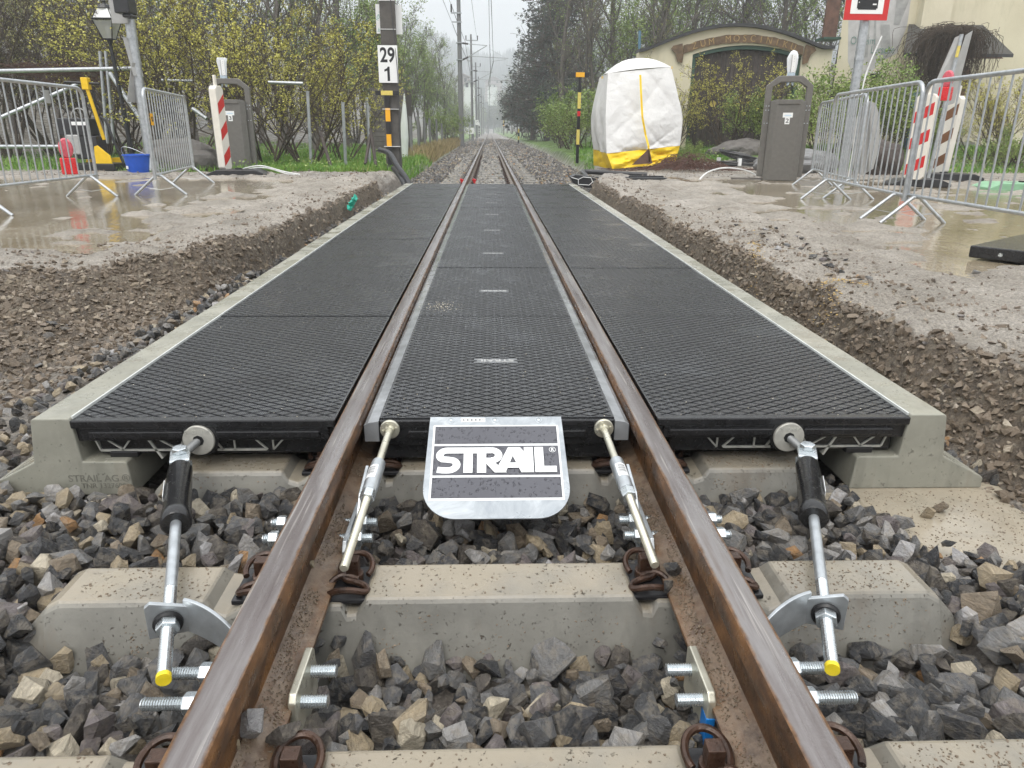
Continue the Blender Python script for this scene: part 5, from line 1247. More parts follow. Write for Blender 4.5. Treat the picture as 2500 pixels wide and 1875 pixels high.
put('grip', M['black'], rm, lambda g: (g.cyl((rx-.34, ry-.08, 1.52), (rx+.24, ry-.03, 1.50), .022, n=10), g.cyl((rx+.10, ry, 1.0), (rx+.09, ry, 1.4), .02, n=8)), smooth=True)
put('hose', M['black'], rm, lambda g: g.tube(catmull([(rx+.2, ry-.1, .95), (rx+.3, ry-.12, .85), (rx+.4, ry-.15, .5), (rx+.5, ry-.15, .15)], 5), .022, 8), smooth=True)
put('engine_hoop', M['sheet_grey'], rm, lambda g: g.tube([(rx-.22+.15*math.cos(a), ry, .92+.17*math.sin(a)) for a in [i*math.pi/12 for i in range(13)]], .010, 8), smooth=True)
bk = thing('bucket', 'blue plastic bucket with wire handle beside the left sign post', 'bucket', (-6.36, 13.55, 0), group=None); bx, by = -6.23, 13.62
put('bucket_shell', M['blue_bucket'], bk, lambda g: (g.steps((bx, by, 0), (bx, by, .34), [(0, .165), (.30, .215), (.302, .232), (.325, .232), (.325, .215), (.30, .205), (.05, .16)], 32)), smooth=True)
put('wire_handle', M['galv'], bk, lambda g: g.tube(catmull([(bx-.22, by, .31), (bx-.235, by-.02, .39), (bx-.18, by-.05, .45), (bx-.02, by-.06, .42), (bx+.15, by-.05, .34), (bx+.2, by-.02, .31)], 6), .006, 6), smooth=True)
put('paper_label', M['white'], bk, lambda g: g.box((bx-.11, by-.168, .11), (.05, .008, .05), Matrix.Rotation(R(-30), 3, 'Z')))
lt = thing('street_lantern', 'black old style street lantern on a slim post in the shrubs on the left', 'street lamp', (-8.33, 18, 0))
lx, ly = at(262, 60, 16.2).x, 16.2; z_e = at(262, 52, 16.2).z; z_b = at(268, 96, 16.2).z
g = MB(); g.steps((lx, ly, z_b), (lx, ly, z_e), [(0, .12), (z_e-z_b, .26)], 4); go = g.build('lantern_glass', M['lantern_glass'], lt)
put('lantern_roof', M['white'], lt, lambda g: g.steps((lx, ly, z_e+.03), (lx, ly, z_e+.4), [(0, .265), (.20, .14)], 4))
fr = MB()
def ring4(r_, z): return [V3((lx+r_*math.cos(a), ly+r_*math.sin(a), z)) for a in angs]
o_ = V3((0, 0, 1)).orthogonal().normalized(); q_ = V3((0, 0, 1)).cross(o_)
def r4(r_, z): return [V3((lx, ly, z))+(o_*math.cos(2*math.pi*j/4)+q_*math.sin(2*math.pi*j/4))*r_ for j in range(4)]
A4, B4, C4, D4 = r4(.125, z_b), r4(.268, z_e), r4(.27, z_e+.03), r4(.145, z_e+.235)
for j in range(4): fr.cyl(A4[j], B4[j], .010, n=6); fr.cyl(C4[j], D4[j], .009, n=6); fr.cyl(C4[j], C4[(j+1) % 4], .016, n=6); fr.cyl(A4[j], A4[(j+1) % 4], .012, n=6); fr.cyl(D4[j], D4[(j+1) % 4], .012, n=6)
fr.steps((lx, ly, z_e+.23), (lx, ly, z_e+.45), [(0, .15), (.06, .11), (.07, .04), (.10, .03), (.13, .04), (.17, .015)], 10); fr.cyl((lx, ly, z_b), (lx, ly, z_b-.12), .06, .03, n=8)
fr.build('lantern_frame', M['black'], lt)
put('bulb', M['white_paint'], lt, lambda g: g.steps((lx, ly, z_b+.05), (lx, ly, z_b+.25), [(0, .02), (.08, .02), (.10, .04), (.15, .045), (.19, .02)], 12), smooth=True)
put('lantern_post', M['black'], lt, lambda g: g.cyl((lx+.10, ly, 0), (lx, ly, z_b-.1), .05, .035, n=10), smooth=True)
# tubular railing in front of the shrubs
rl = thing('pipe_railing', 'long grey pipe railing with diagonal stay in front of the left shrubs', 'railing', (-9, 17, 0))
def rail_seg(nm, a, b, r_=.045): put(nm, M['galv'], rl, lambda g: g.cyl(a, b, r_, n=10), smooth=True)
rail_seg('rail_tube', at(-10, 174, 17), at(330, 167, 17)); rail_seg('rail_tube', at(395, 196, 17), at(470, 198, 17), .03); rail_seg('diagonal_stay', at(-10, 292, 16), at(190, 205, 17), .04)
rail_seg('rail_tube', at(-10, 358, 16.5), at(165, 358, 16.5), .04); rail_seg('upright', at(244, 125, 17), at(262, 350, 17), .035); rail_seg('upright', at(258, 125, 17), at(278, 350, 17), .035); rail_seg('diagonal_stay', at(268, 178, 16.8), at(352, 305, 16.6), .045); rail_seg('diagonal_stay', at(470, 265, 16.6), at(505, 290, 16.5), .04)
rail_seg('rail_tube', at(655, 201, 16.5), at(740, 204, 16.5), .035)
# fence posts along the left verge
for i, (px, pyt, pyb, Y, mt) in enumerate(((751, 225, 408, 16.3, 'galv'), (837, 252, 412, 16.3, 'galv'), (896, 240, 400, 17.6, 'galv'), (1001, 285, 362, 24, 'mast_grey'), (1020, 286, 352, 28, 'mast_grey'), (1035, 287, 347, 31, 'mast_grey'), (1048, 289, 344, 34, 'mast_grey'), (1065, 292, 342, 38, 'mast_grey'), (1078, 302, 340, 42, 'mast_grey'), (1086, 304, 338, 46, 'mast_grey'), (1105, 306, 336, 50, 'mast_grey'), (1115, 308, 335, 55, 'mast_grey'))):
    a_, b_ = at(px, pyt, Y), at(px+(pyb-pyt)*.045, pyb, Y)
    t_ = thing('fence_post', 'grey tubular fence post on the left verge', 'fence post', (b_.x, Y, min(b_.z, gz(b_.x, Y))), group='grey fence posts on the left verge')
    rp = .034 if i < 3 else .05
    put('post_tube', M[mt], t_, lambda g: g.cyl((b_.x, Y, gz(b_.x, Y)-.2), a_, rp, n=8), smooth=True)
    put('post_cap', M[mt], t_, lambda g: g.cyl(a_, a_+V3((0, 0, .02)), rp*1.15, n=8), smooth=True)
    if i >= 3: t_['label'] = 'slim grey fence post beyond the shed, %s of its row into the distance' % ('first second third fourth fifth sixth seventh eighth ninth'.split()[i-3])
    if i < 3: t_['label'] = ('grey tube post standing among shrub stems left of the other fence posts', 'grey tube post with open grass at its foot in the left shrub gap', 'grey tube post just left of the dark kilometre post')[i]
for i, (a_, b_) in enumerate((((782, 322), (812, 415)), ((905, 315), (918, 400)), ((904, 330), (892, 395)))):
    tag(put('wooden_stake', M['wood_dark'], None, lambda g: g.cyl(at(*a_, 15.6), at(b_[0], b_[1]+6, 15.2), .035, n=6)), ('dark leaning wooden stake among the grass left of the post', 'dark thin stake right beside the fence post, leaning right', 'dark thin stake right beside the fence post, leaning left')[i], 'stake')

# wooden shed behind the kilometre post
sh = thing('wooden_shed', 'weathered brown plank shed half hidden behind the kilometre post', 'shed', (-4.2, 24, 0))
A_, B_ = at(905, 215, 24), at(992, 300, 24)
put('shed_core', M['wood_dark'], sh, lambda g: g.boxb(A_.x+.02, B_.x-.02, 24.03, 26, -.1, A_.z-.02))
npk = 14; me = None
for i in range(npk):
    z = .0+i*(A_.z)/npk
    g = MB(); g.boxb(A_.x, B_.x, 23.99, 24.03, z+.008, z+A_.z/npk-.004); g.build('plank', M['wood_grey'], sh)
tag(put('closed_parasol', M['house_white'], None, lambda g: g.steps(at(985, 330, 22)+V3((0, 0, -.6)), at(987, 240, 22), [(0, .10), (.5, .12), (.9, .10), (1.3, .06), (1.7, .015)], 10)), 'closed white parasol beside the shed right of the dark post', 'parasol')

# ================================================================== RIGHT SIDE NEAR OBJECTS
striped('striped_t_post', 'black and yellow striped post with a T shaped head left of the tent', 2.24, 19.6, -.02, [(.46, M['black']), (.36, M['pale_yellow']), (.50, M['black']), (.38, M['pale_yellow']), (.0005, M['black'])][:4], .075, None, .05)
tp = [o for o in bpy.data.objects if o.name.startswith('striped_t_post')][0]
put('black_section', M['black'], tp, lambda g: g.boxb(2.2025, 2.2775, 19.575, 19.625, 1.681, 2.03))
put('red_patch', M['red_plastic'], tp, lambda g: g.boxb(2.202, 2.2785, 19.572, 19.6, 1.12, 1.24))
for a_, b_, mt in ((-.23, -.11, M['black']), (-.11, .11, M['orange']), (.11, .23, M['black'])):
    put('head_board', mt, tp, lambda g: g.boxb(2.24+a_, 2.24+b_, 19.56, 19.62, 2.031, 2.14), bev=.003)
for k_ in (0,):
    pass
# work tent
tn = thing('work_tent', 'white square work tent with yellow skirt and yellow zip strip', 'tent', (3.2, 17.2, 0))
def P_(px, py, Y): return at(px, py, Y)
# corners in plan: front-left, front-right, back-left; heights bulge outward mid way
def tent_side(nm, mat, colA, colB, n=26, m_=26, amp=.05, bulge=.10, seed=0):
    # colA/colB: list of 3D points bottom->top along the two edges
    r4_ = np.random.RandomState(seed); vs = []; 
    def interp(col, t):
        if len(col) == 2: return lerp(col[0], col[1], t)
        q = catmull(col, 8); f_ = t*(len(q)-1); i = min(int(f_), len(q)-2); return q[i].lerp(q[i+1], f_-i)
    a0, b0 = V3(colA[0]), V3(colB[0]); nrm = (b0-a0).cross(V3((0, 0, 1))).normalized()
    for i in range(n+1):
        for j in range(m_+1):
            u, v = i/n, j/m_
            p = interp(colA, v)*(1-u)+interp(colB, v)*u
            w = math.sin(math.pi*u)
            fold = .9*(abs(math.sin(u*4.2-v*5.1+seed))**.6-.6)+.8*(abs(math.sin(u*5.3+v*4.4+seed*2))**.6-.6)+.3*math.sin(u*13+v*3)+float(fbm(np.array([u*2+seed]), np.array([v*2.]), 3, 2.5)[0])*1.2
            diag = abs(((u*1.0+v*.9) % .5)-.25)
            p = p+nrm*(bulge*w*math.sin(math.pi*min(1, v*1.05))+amp*w**.5*fold*(1.2-v*.8))
            vs.append(p)
    fs = [(i*(m_+1)+j, (i+1)*(m_+1)+j, (i+1)*(m_+1)+j+1, i*(m_+1)+j+1) for i in range(n) for j in range(m_)]
    g = MB(); g.add(vs, fs); return g.build(nm, mat, tn, smooth=True)
FLb, FLs, FLm, FLt = V3((2.60, 16.1, .0)), V3((2.47, 16.18, .32)), V3((2.44, 16.35, 1.1)), V3((2.48, 16.6, 1.92))
FRb, FRs, FRm, FRt = V3((4.05, 16.6, .12)), V3((4.13, 16.6, .48)), V3((4.13, 16.65, 1.1)), V3((3.86, 16.8, 2.07))
BLb, BLs, BLm, BLt = V3((2.38, 17.5, .02)), V3((2.36, 17.5, .38)), V3((2.28, 17.5, 1.05)), V3((2.43, 17.5, 1.88))
BRb, BRt = V3((4.0, 18.0, .1)), V3((3.8, 18.0, 1.95)); BRs = V3((4.1, 18., .45)); BRm = V3((4.25, 18., 1.1))
apex = V3((3.10, 17.1, 2.22))
tent_side('front_wall', M['tent'], [FLs, FLm, FLt], [FRs, FRm, FRt], 60, 60, seed=1, amp=.055, bulge=.02)
tent_side('left_wall', M['tent'], [BLs, BLm, BLt], [FLs, FLm, FLt], 18, 24, seed=5, amp=.045, bulge=.02)
tent_side('right_wall', M['tent'], [FRs, FRm, FRt], [BRs, BRm, BRt], 14, 20, seed=7, amp=.02)
tent_side('front_skirt', M['tent_yellow'], [FLb, FLs], [FRb, FRs], 60, 10, seed=3, amp=.10, bulge=.04)
tent_side('left_skirt', M['tent_yellow'], [BLb, BLs], [FLb, FLs], 16, 6, seed=9, amp=.03, bulge=.01)
g = MB(); K = 10
ring_ = []
for a_, b_ in ((FLt, FRt), (FRt, BRt), (BRt, BLt), (BLt, FLt)):
    for i in range(K):
        ring_.append(lerp(a_, b_, i/K)+V3((0, 0, .025*math.sin(math.pi*i/K)))-V3((0, 0, 0)))
lay = []
for k in range(6):
    t = k/5; lay.append([lerp(p, apex, t)+V3((0, 0, .09*math.sin(math.pi*t*.9))) for p in ring_])
n_ = len(ring_); g.v = [tuple(p) for l_ in lay for p in l_]
for k in range(5):
    for j in range(n_): g.f.append((k*n_+j, k*n_+(j+1) % n_, (k+1)*n_+(j+1) % n_, (k+1)*n_+j))
g.m = [0]*len(g.f); g.build('tent_roof', M['tent'], tn, smooth=True)
zp = [at(1560, 184, 16.45), at(1562, 230, 16.38), at(1565, 285, 16.34), at(1573, 330, 16.36), at(1580, 356, 16.3), at(1582, 395, 16.3)]
put('zip_strip', M['tent_yellow'], tn, lambda g: [g.add([zp[i]+V3((-.022, -.14, 0)), zp[i]+V3((.022, -.14, 0)), zp[i+1]+V3((.022, -.14, 0)), zp[i+1]+V3((-.022, -.14, 0))], [(0, 1, 2, 3)]) for i in range(5)])
put('door_gap', M['manhole'], tn, lambda g: g.add([at(1582, 362, 16.28)+V3((0, -.12, 0)), at(1590, 398, 16.28)+V3((0, -.12, 0)), at(1540, 402, 16.28)+V3((0, -.12, 0))], [(0, 1, 2)]))
for px, py in ((1470, 192), (1640, 168)): put('tie_ribbon', M['foam'], tn, lambda g: g.cyl(at(px, py, 16.4), at(px+1, py-6, 16.4), .02, n=6))
# black pipe, honeycomb duct lid, flat rubber thing at the far right corner of the deck
tag(put('black_pipe', M['plastic_black'], None, lambda g: g.tube(catmull([(1.62, 12.3, -.05), (1.60, 12.7, .05), (1.62, 13.3, .075), (1.72, 13.5, .08), (2.3, 13.25, .06), (2.72, 13.1, .055)], 5), .042, 12), smooth=True), 'black bent pipe lying behind the right end of the deck', 'pipe')
hc = thing('duct_cover', 'black duct cover with white honeycomb ribs at the right far corner of the deck', 'duct cover', (1.75, 11.9, .02))
ocp = [at(px, py, 12.0) for px, py in ((1392, 432), (1405, 426), (1440, 430), (1462, 440), (1471, 458), (1430, 458), (1400, 448))]
put('cover_body', M['plastic_black'], hc, lambda g: g.prism([(p.x, p.z) for p in ocp], lambda u, v: (u, 11.95, v), lambda u, v: (u, 12.25, v)), bev=.01)
put('honeycomb_rib', M['white'], hc, lambda g: [g.cyl(at(a_[0], a_[1], 11.94), at(b_[0], b_[1], 11.94), .005, n=5) for a_, b_ in (((1395, 433), (1412, 438)), ((1412, 438), (1424, 432)), ((1424, 432), (1443, 434)), ((1412, 438), (1412, 450)), ((1412, 450), (1438, 452)), ((1438, 452), (1447, 444)), ((1447, 444), (1443, 434)), ((1447, 444), (1466, 450)))])
tag(put('rubber_tray', M['plastic_black'], None, lambda g: (g.box((2.55, 12.35, .03), (.62, .30, .05), Matrix.Rotation(R(8), 3, 'Z')), g.box((2.55, 12.35, .06), (.60, .03, .04), Matrix.Rotation(R(8), 3, 'Z'))), bev=.01), 'flat black rubber tray lying in the gravel right of the duct cover', 'tray')
# cable coil
co = thing('cable_coil', 'coil of black cable with white tapes lying left of the right bin', 'cable coil', (6.2, 18.6, .1))
for i in range(9):
    r_ = .62+.025*(i % 4); zc_ = .05+.05*(i//3)
    put('cable_loop', M['plastic_black'], co, lambda g: g.tube([(6.05+1.25*r_*math.cos(a)+.02*i, 17.6+.6*r_*math.sin(a), zc_+.02*math.sin(3*a+i)+.22*max(0, -math.cos(a))*(i > 4)) for a in [2*math.pi*k/40 for k in range(40)]], .022, 6, closed=True), smooth=True)
for a in (2.6, 4.2, 4.9): put('white_tape', M['white'], co, lambda g: g.box((6.1+.84*math.cos(a), 17.6+.42*math.sin(a), .12), (.07, .09, .16)))
cable('white_pipe', 'thin white conduit arching over gravel left of the right bin', [(3.45, 12.4, .02), (3.7, 12.8, .12), (4.1, 13.2, .17), (4.5, 13.3, .13), (4.75, 13.3, .02)], .014, M['cable_white'])
tag(put('plank', M['wood_grey'], None, lambda g: g.box((4.6, 12.75, .02), (1.0, .05, .03), Matrix.Rotation(R(-6), 3, 'Z'))), 'thin pale lath lying in front of the right bin', 'lath')
# thick black ramp plate at the right picture edge
rp = thing('rubber_ramp', 'thick black rubber ramp plate lying at the right picture edge', 'ramp plate', (3.6, 4.8, 0))
rq = [(3.06, 4.62), (3.32, 4.30), (4.5, 4.85), (4.35, 5.6)]
put('ramp_slab', M['rubber_shiny'], rp, lambda g: g.prism(rq, lambda u, v: (u, v, .012), lambda u, v: (u, v, .088)), bev=.008)
for u in (.3,): put('anchor_bolt', M['zinc'], rp, lambda g: g.cyl((3.17, 4.475, .05), (3.16, 4.465, .05), .012, n=10))
# stump / root ball and boulder
def boulder(name, label, cat, loc, s, mat, seed):
    bm = bmesh.new(); bmesh.ops.create_icosphere(bm, subdivisions=4, radius=1)
    co_ = np.array([v.co[:] for v in bm.verts]); d_ = fbm(co_[:, 0]+seed, co_[:, 1]+co_[:, 2]*.7, 4, 1.6)*.35
    for v, k in zip(bm.verts, d_): v.co = v.co*(1+k); v.co.x *= s[0]; v.co.y *= s[1]; v.co.z *= s[2]
    me = bpy.data.meshes.new(name); bm.to_mesh(me); bm.free(); me.materials.append(mat)
    o = bpy.data.objects.new(name, me); COL.objects.link(o); o.location = loc; return tag(o, label, cat)
boulder('boulder', 'dark weathered boulder behind the blue bucket', 'boulder', (-6.2, 15.4, .15), (.75, .5, .40), M['wood_grey'], 3)
boulder('boulder', 'mossy boulder behind the cable coil', 'boulder', (6.6, 19.6, .2), (.9, .6, .42), M['wood_grey'], 8)
boulder('tree_stump', 'dark brown root stump behind the grey eight sided sign', 'stump', (7.55, 14.6, .2), (.42, .4, .45), M['wood_dark'], 12)
boulder('boulder', 'pale grey boulder behind the rear barrier', 'boulder', (6.4, 15.6, .15), (.9, .5, .30), M['mast_grey'], 21)

# stones lying on the rail feet
top_stones([(742, 1392, .055), (612, 1790, .075), (690, 1800, .06), (1640, 1400, .05), (1632, 1440, .035), (560, 1835, .05)], -.135)
# ================================================================== VEGETATION
def segs_to_mesh(name, A, B, ra, rb, mat, parent=None, k=3):
    A = np.array(A); B = np.array(B); ra = np.array(ra); rb = np.array(rb); D = B-A; L = np.linalg.norm(D, axis=1)+1e-9; D = D/L[:, None]
    H0 = np.where(np.abs(D[:, 2:3]) < .9, np.array([[0, 0, 1.]]), np.array([[1., 0, 0]])); U = np.cross(D, H0); U /= np.linalg.norm(U, axis=1)[:, None]; Wv = np.cross(D, U)
    ang = np.arange(k)*2*np.pi/k; c = np.cos(ang); s = np.sin(ang)
    off = U[:, None, :]*c[None, :, None]+Wv[:, None, :]*s[None, :, None]
    V = np.concatenate([A[:, None]+off*ra[:, None, None], B[:, None]+off*rb[:, None, None]], 1)
    n = len(A); base = np.arange(n)[:, None]*2*k; j = np.arange(k); j2 = (j+1) % k
    Fc = np.stack([base+j, base+j2, base+k+j2, base+k+j], -1).reshape(-1, 4)
    return npmesh(name, V.reshape(-1, 3), Fc, mat, parent, smooth=True)
def leaves_mesh(name, P, S, mat, rng_, parent=None, flat=.5, drop=0):
    n = len(P); P = np.array(P); a = rng_.randn(n, 3); a[:, 2] *= flat; a /= np.linalg.norm(a, axis=1)[:, None]
    b = np.cross(a, rng_.randn(n, 3)); b /= np.linalg.norm(b, axis=1)[:, None]; S = np.array(S)[:, None]
    V = np.stack([P-a*S*.5, P+b*S*.32, P+a*S*.5, P-b*S*.32], 1).reshape(-1, 3)
    Fc = np.arange(n*4).reshape(-1, 4); base = .5+.5*fbm(P[:, 0]*1.3+4, P[:, 2]*1.3+P[:, 1], 2, 1.0)
    return npmesh(name, V, Fc, mat, parent, attrs={'rnd': ('FACE', np.clip(base+rng_.uniform(-.3, .3, n), 0, 1))})
def grow(seed, H, spread, nmain=1, levels=3, nb=(9, 6, 5), r0=.12, up=.25, lean=.1, first=.25, twig=.006, ratio=.55, wob=.12, cone=False):
    r_ = random.Random(seed); A, B, RA, RB, tips = [], [], [], [], []
    def rv(): return V3((r_.gauss(0, 1), r_.gauss(0, 1), r_.gauss(0, 1)))
    def branch(p, d, L, r, lev):
        n = max(2, int(L/(.35 if lev < 2 else .22))); n = min(n, 12); q = p; st = L/n; pts = [(p, r)]
        for i in range(n):
            d = (d+rv()*wob*(1 if lev else .5)+V3((0, 0, 1))*up*(.18 if lev else .1)).normalized(); q2 = q+d*st; r2 = max(twig, r*(1-(i+1)/n*.85))
            A.append(q[:]); B.append(q2[:]); RA.append(max(twig, r*(1-i/n*.85))); RB.append(r2); q = q2; pts.append((q, r2))
            if lev >= levels-1: tips.append(q[:])
        if lev >= levels: return
        m_ = nb[min(lev, len(nb)-1)]
        for i in range(m_):
            t = first+(1-first)*(i+r_.random())/m_ if lev == 0 else .15+.85*(i+r_.random())/m_
            idx_ = min(n-1, int(t*n)); bp_, br_ = pts[idx_]; bp_ = bp_.lerp(pts[idx_+1][0], t*n-idx_ if t*n-idx_ < 1 else 1)
            side = rv(); side = (side-d*side.dot(d)).normalized(); ang_ = r_.uniform(.5, .95)
            if cone: ang_ = 1.25; L2 = spread*(1-t)*1.0+.25
            else: L2 = L*ratio*(1.15-t*.6)*r_.uniform(.7, 1.15) if lev else spread*(1.15-t*.7)*r_.uniform(.75, 1.1)
            nd = (d*math.cos(ang_)+side*math.sin(ang_)+V3((0, 0, 1))*up*.5).normalized()
            branch(bp_, nd, L2, max(twig, br_*.55), lev+1)
    for m_ in range(nmain):
        a = 2*math.pi*m_/max(1, nmain)+r_.random(); l_ = lean*r_.uniform(.5, 1.3) if nmain > 1 else lean*.3
        d = V3((math.cos(a)*l_, math.sin(a)*l_, 1)).normalized()
        branch(V3((math.cos(a)*.1*(nmain > 1), math.sin(a)*.1*(nmain > 1), -.1)), d, H*r_.uniform(.85, 1.05), r0, 0)
    return A, B, RA, RB, tips
def make_plant(name, label, cat, seed, mat, leafm, nleaf, lsize, jit=.12, group=None, partnames=('trunk', 'crown'), flat=.6, **k):
    A, B, RA, RB, tips = grow(seed, **k); t = thing(name, label, cat, (0, 0, 0), 0, group)
    segs_to_mesh(partnames[0], A, B, RA, RB, mat, t)
    rg = np.random.RandomState(seed)
    if nleaf:
        T_ = np.array(tips); nc = max(60, nleaf//7); Cn = T_[rg.randint(0, len(T_), nc)]+rg.randn(nc, 3)*jit; P = Cn[rg.randint(0, nc, nleaf)]+rg.randn(nleaf, 3)*jit*.45
        leaves_mesh(partnames[1], P, rg.uniform(.6, 1.4, nleaf)*lsize, leafm, rg, t, flat)
    return t
G = {}
PROTO = dict(
    yellow=dict(name='shrub', cat='shrub', seed=3, mat=M['bark'], leafm=M['leaf_yellow'], nleaf=7500, lsize=.034, jit=.05, H=2.9, spread=1.25, nmain=8, levels=3, nb=(8, 5, 3), r0=.024, lean=.65, twig=.0035, ratio=.5, partnames=('stems', 'buds')),
    yellow2=dict(name='shrub', cat='shrub', seed=13, mat=M['bark'], leafm=M['leaf_yellow'], nleaf=6000, lsize=.032, jit=.06, H=2.6, spread=1.2, nmain=8, levels=3, nb=(8, 5, 3), r0=.028, lean=.8, twig=.0035, ratio=.5, partnames=('stems', 'buds')),
    olive=dict(name='shrub', cat='shrub', seed=23, mat=M['bark'], leafm=M['leaf_olive'], nleaf=5500, lsize=.045, jit=.09, H=4.6, spread=1.9, nmain=10, levels=3, nb=(9, 5, 4), r0=.045, lean=.6, twig=.006, ratio=.5, partnames=('stems', 'buds')),
    bare=dict(name='tree', cat='tree', seed=33, mat=M['bark_grey'], leafm=M['leaf_olive'], nleaf=1500, lsize=.06, jit=.1, H=10, spread=3.4, nmain=1, levels=3, nb=(15, 8, 5), r0=.17, twig=.009, ratio=.5, first=.15),
    bare2=dict(name='tree', cat='tree', seed=43, mat=M['bark_grey'], leafm=M['leaf_green'], nleaf=3200, lsize=.07, jit=.2, H=12, spread=3.6, nmain=1, levels=3, nb=(16, 8, 5), r0=.2, twig=.009, ratio=.5, first=.2),
    green=dict(name='tree', cat='tree', seed=53, mat=M['bark_grey'], leafm=M['leaf_green'], nleaf=8500, lsize=.09, jit=.22, H=8, spread=2.4, nmain=4, levels=3, nb=(11, 7, 4), r0=.09, lean=.25, twig=.008, up=.5, ratio=.5),
    bush=dict(name='bush', cat='bush', seed=63, mat=M['bark'], leafm=M['leaf_green'], nleaf=5500, lsize=.055, jit=.09, H=1.7, spread=.8, nmain=8, levels=2, nb=(8, 5), r0=.02, lean=.7, twig=.004, partnames=('stems', 'leaves')),
    darkbush=dict(name='bush', cat='bush', seed=73, mat=M['bark'], leafm=M['leaf_dark'], nleaf=9000, lsize=.10, jit=.16, H=3.2, spread=1.1, nmain=7, levels=2, nb=(9, 6), r0=.03, lean=.35, twig=.006, partnames=('stems', 'leaves')),
    spruce=dict(name='spruce', cat='spruce', seed=83, mat=M['bark'], leafm=M['leaf_dark'], nleaf=21000, lsize=.16, jit=.12, H=18, spread=3.6, nmain=1, levels=2, nb=(120, 9), r0=.24, twig=.012, up=-.25, cone=True, first=.06, flat=.25),
)
def plant(kind, x, y, s, label, group, rz=None, sz=None):
    if kind not in G:
        kw = dict(PROTO[kind]); G[kind] = make_plant(label=label, **kw); o = G[kind]
    else: o = copy_tree(G[kind])
    o.location = (x, y, gz(x, y)-.03); o.rotation_euler = (0, 0, rr.uniform(0, 6.28) if rz is None else rz); o.scale = (s, s, s if sz is None else sz)
    o['label'] = label; o['group'] = group; return o
def X_(px, Y): return at(px, 330, Y).x
shr = 'shrubs along the left side'
for kind, px, Y, s, lab in (('yellow', 640, 17.2, 1.22, 'yellow budding shrub with many stems right behind the left bin'), ('yellow2', 745, 17.6, 1.2, 'yellow budding shrub between the left bin and the dark kilometre post'), ('yellow', 835, 19.5, .85, 'yellowish shrub just left of the dark kilometre post'),
        ('yellow2', 540, 18.6, 1.5, 'yellow budding shrub rising behind the hoop of the left bin'), ('yellow', 455, 18.2, 1.45, 'yellow shrub between the left sign post and the left bin'), ('yellow2', 385, 20.6, 1.5, 'yellow shrub right behind the left sign post'), ('olive', 305, 23.0, .8, 'olive shrub behind the street lantern post'),
        ('olive', 250, 22.5, .95, 'tall olive budding shrub behind the lantern head'), ('olive', 130, 21.5, .95, 'tall brown and olive shrub behind the rammer'), ('olive', 20, 20.8, 1.0, 'tall brown and olive shrub at the left picture edge'), ('olive', -80, 22, 1.0, 'tall olive shrub cut by the left picture edge'), ('yellow2', 680, 22, 1.2, 'taller yellow shrub in the second row behind the left bin'),
        ('yellow2', 800, 24, 1.0, 'yellowish shrub in the second row left of the shed')):
    plant(kind, X_(px, Y), Y, s, lab, shr)
fl = 'trees behind the left shrubs'
k_ = 0
LM = [(-80, 'beyond the left picture edge'), (20, 'at the left picture edge'), (90, 'left of the rammer'), (190, 'above the rammer'), (265, 'behind the street lantern'), (340, 'behind the left sign post'), (400, 'over the stickered barrier'), (470, 'just left of the left bin'), (540, 'right above the left bin'), (620, 'right of the left bin'), (700, 'midway from left bin to dark post'), (760, 'near the open grass gap'), (810, 'left of the shed'), (860, 'over the shed'), (905, 'at the left side of the dark post'), (960, 'at the right side of the dark post'), (1000, 'right of the closed parasol'), (1035, 'over the fence row'), (1062, 'left of the nearest mast'), (1088, 'close to the nearest mast'), (1110, 'touching the nearest mast'), (1128, 'behind the nearest mast'), (1145, 'by the white house'), (1170, 'by the third mast'), (1190, 'at the end of the line'), (1215, 'right at the end of the line'), (1240, 'right of the distant right mast'), (1265, 'above the small striped marker'), (1300, 'beside the nearest spruce'), (1350, 'left of the T post'), (1390, 'behind the T post'), (1415, 'right of the T post'), (1450, 'left of the tent'), (1490, 'over the left tent corner'), (1540, 'over the tent'), (1580, 'over the blue pole'), (1625, 'over the right tent corner'), (1680, 'over the left gateway end'), (1735, 'over the gateway sign start'), (1790, 'over the gateway arch'), (1850, 'over the gateway sign end'), (1900, 'above the right bin'), (1960, 'left of the timber post'), (2020, 'behind the timber post')]
def tlabel(kd, px, Y):
    w = min(LM, key=lambda q: abs(q[0]-px))[1]
    dd = 'just behind the shrubs' if Y < 33 else 'a little further back' if Y < 43 else 'far back in the wood' if Y < 70 else 'faint in the haze'
    return '%s %s, %s' % (kd, w, dd)
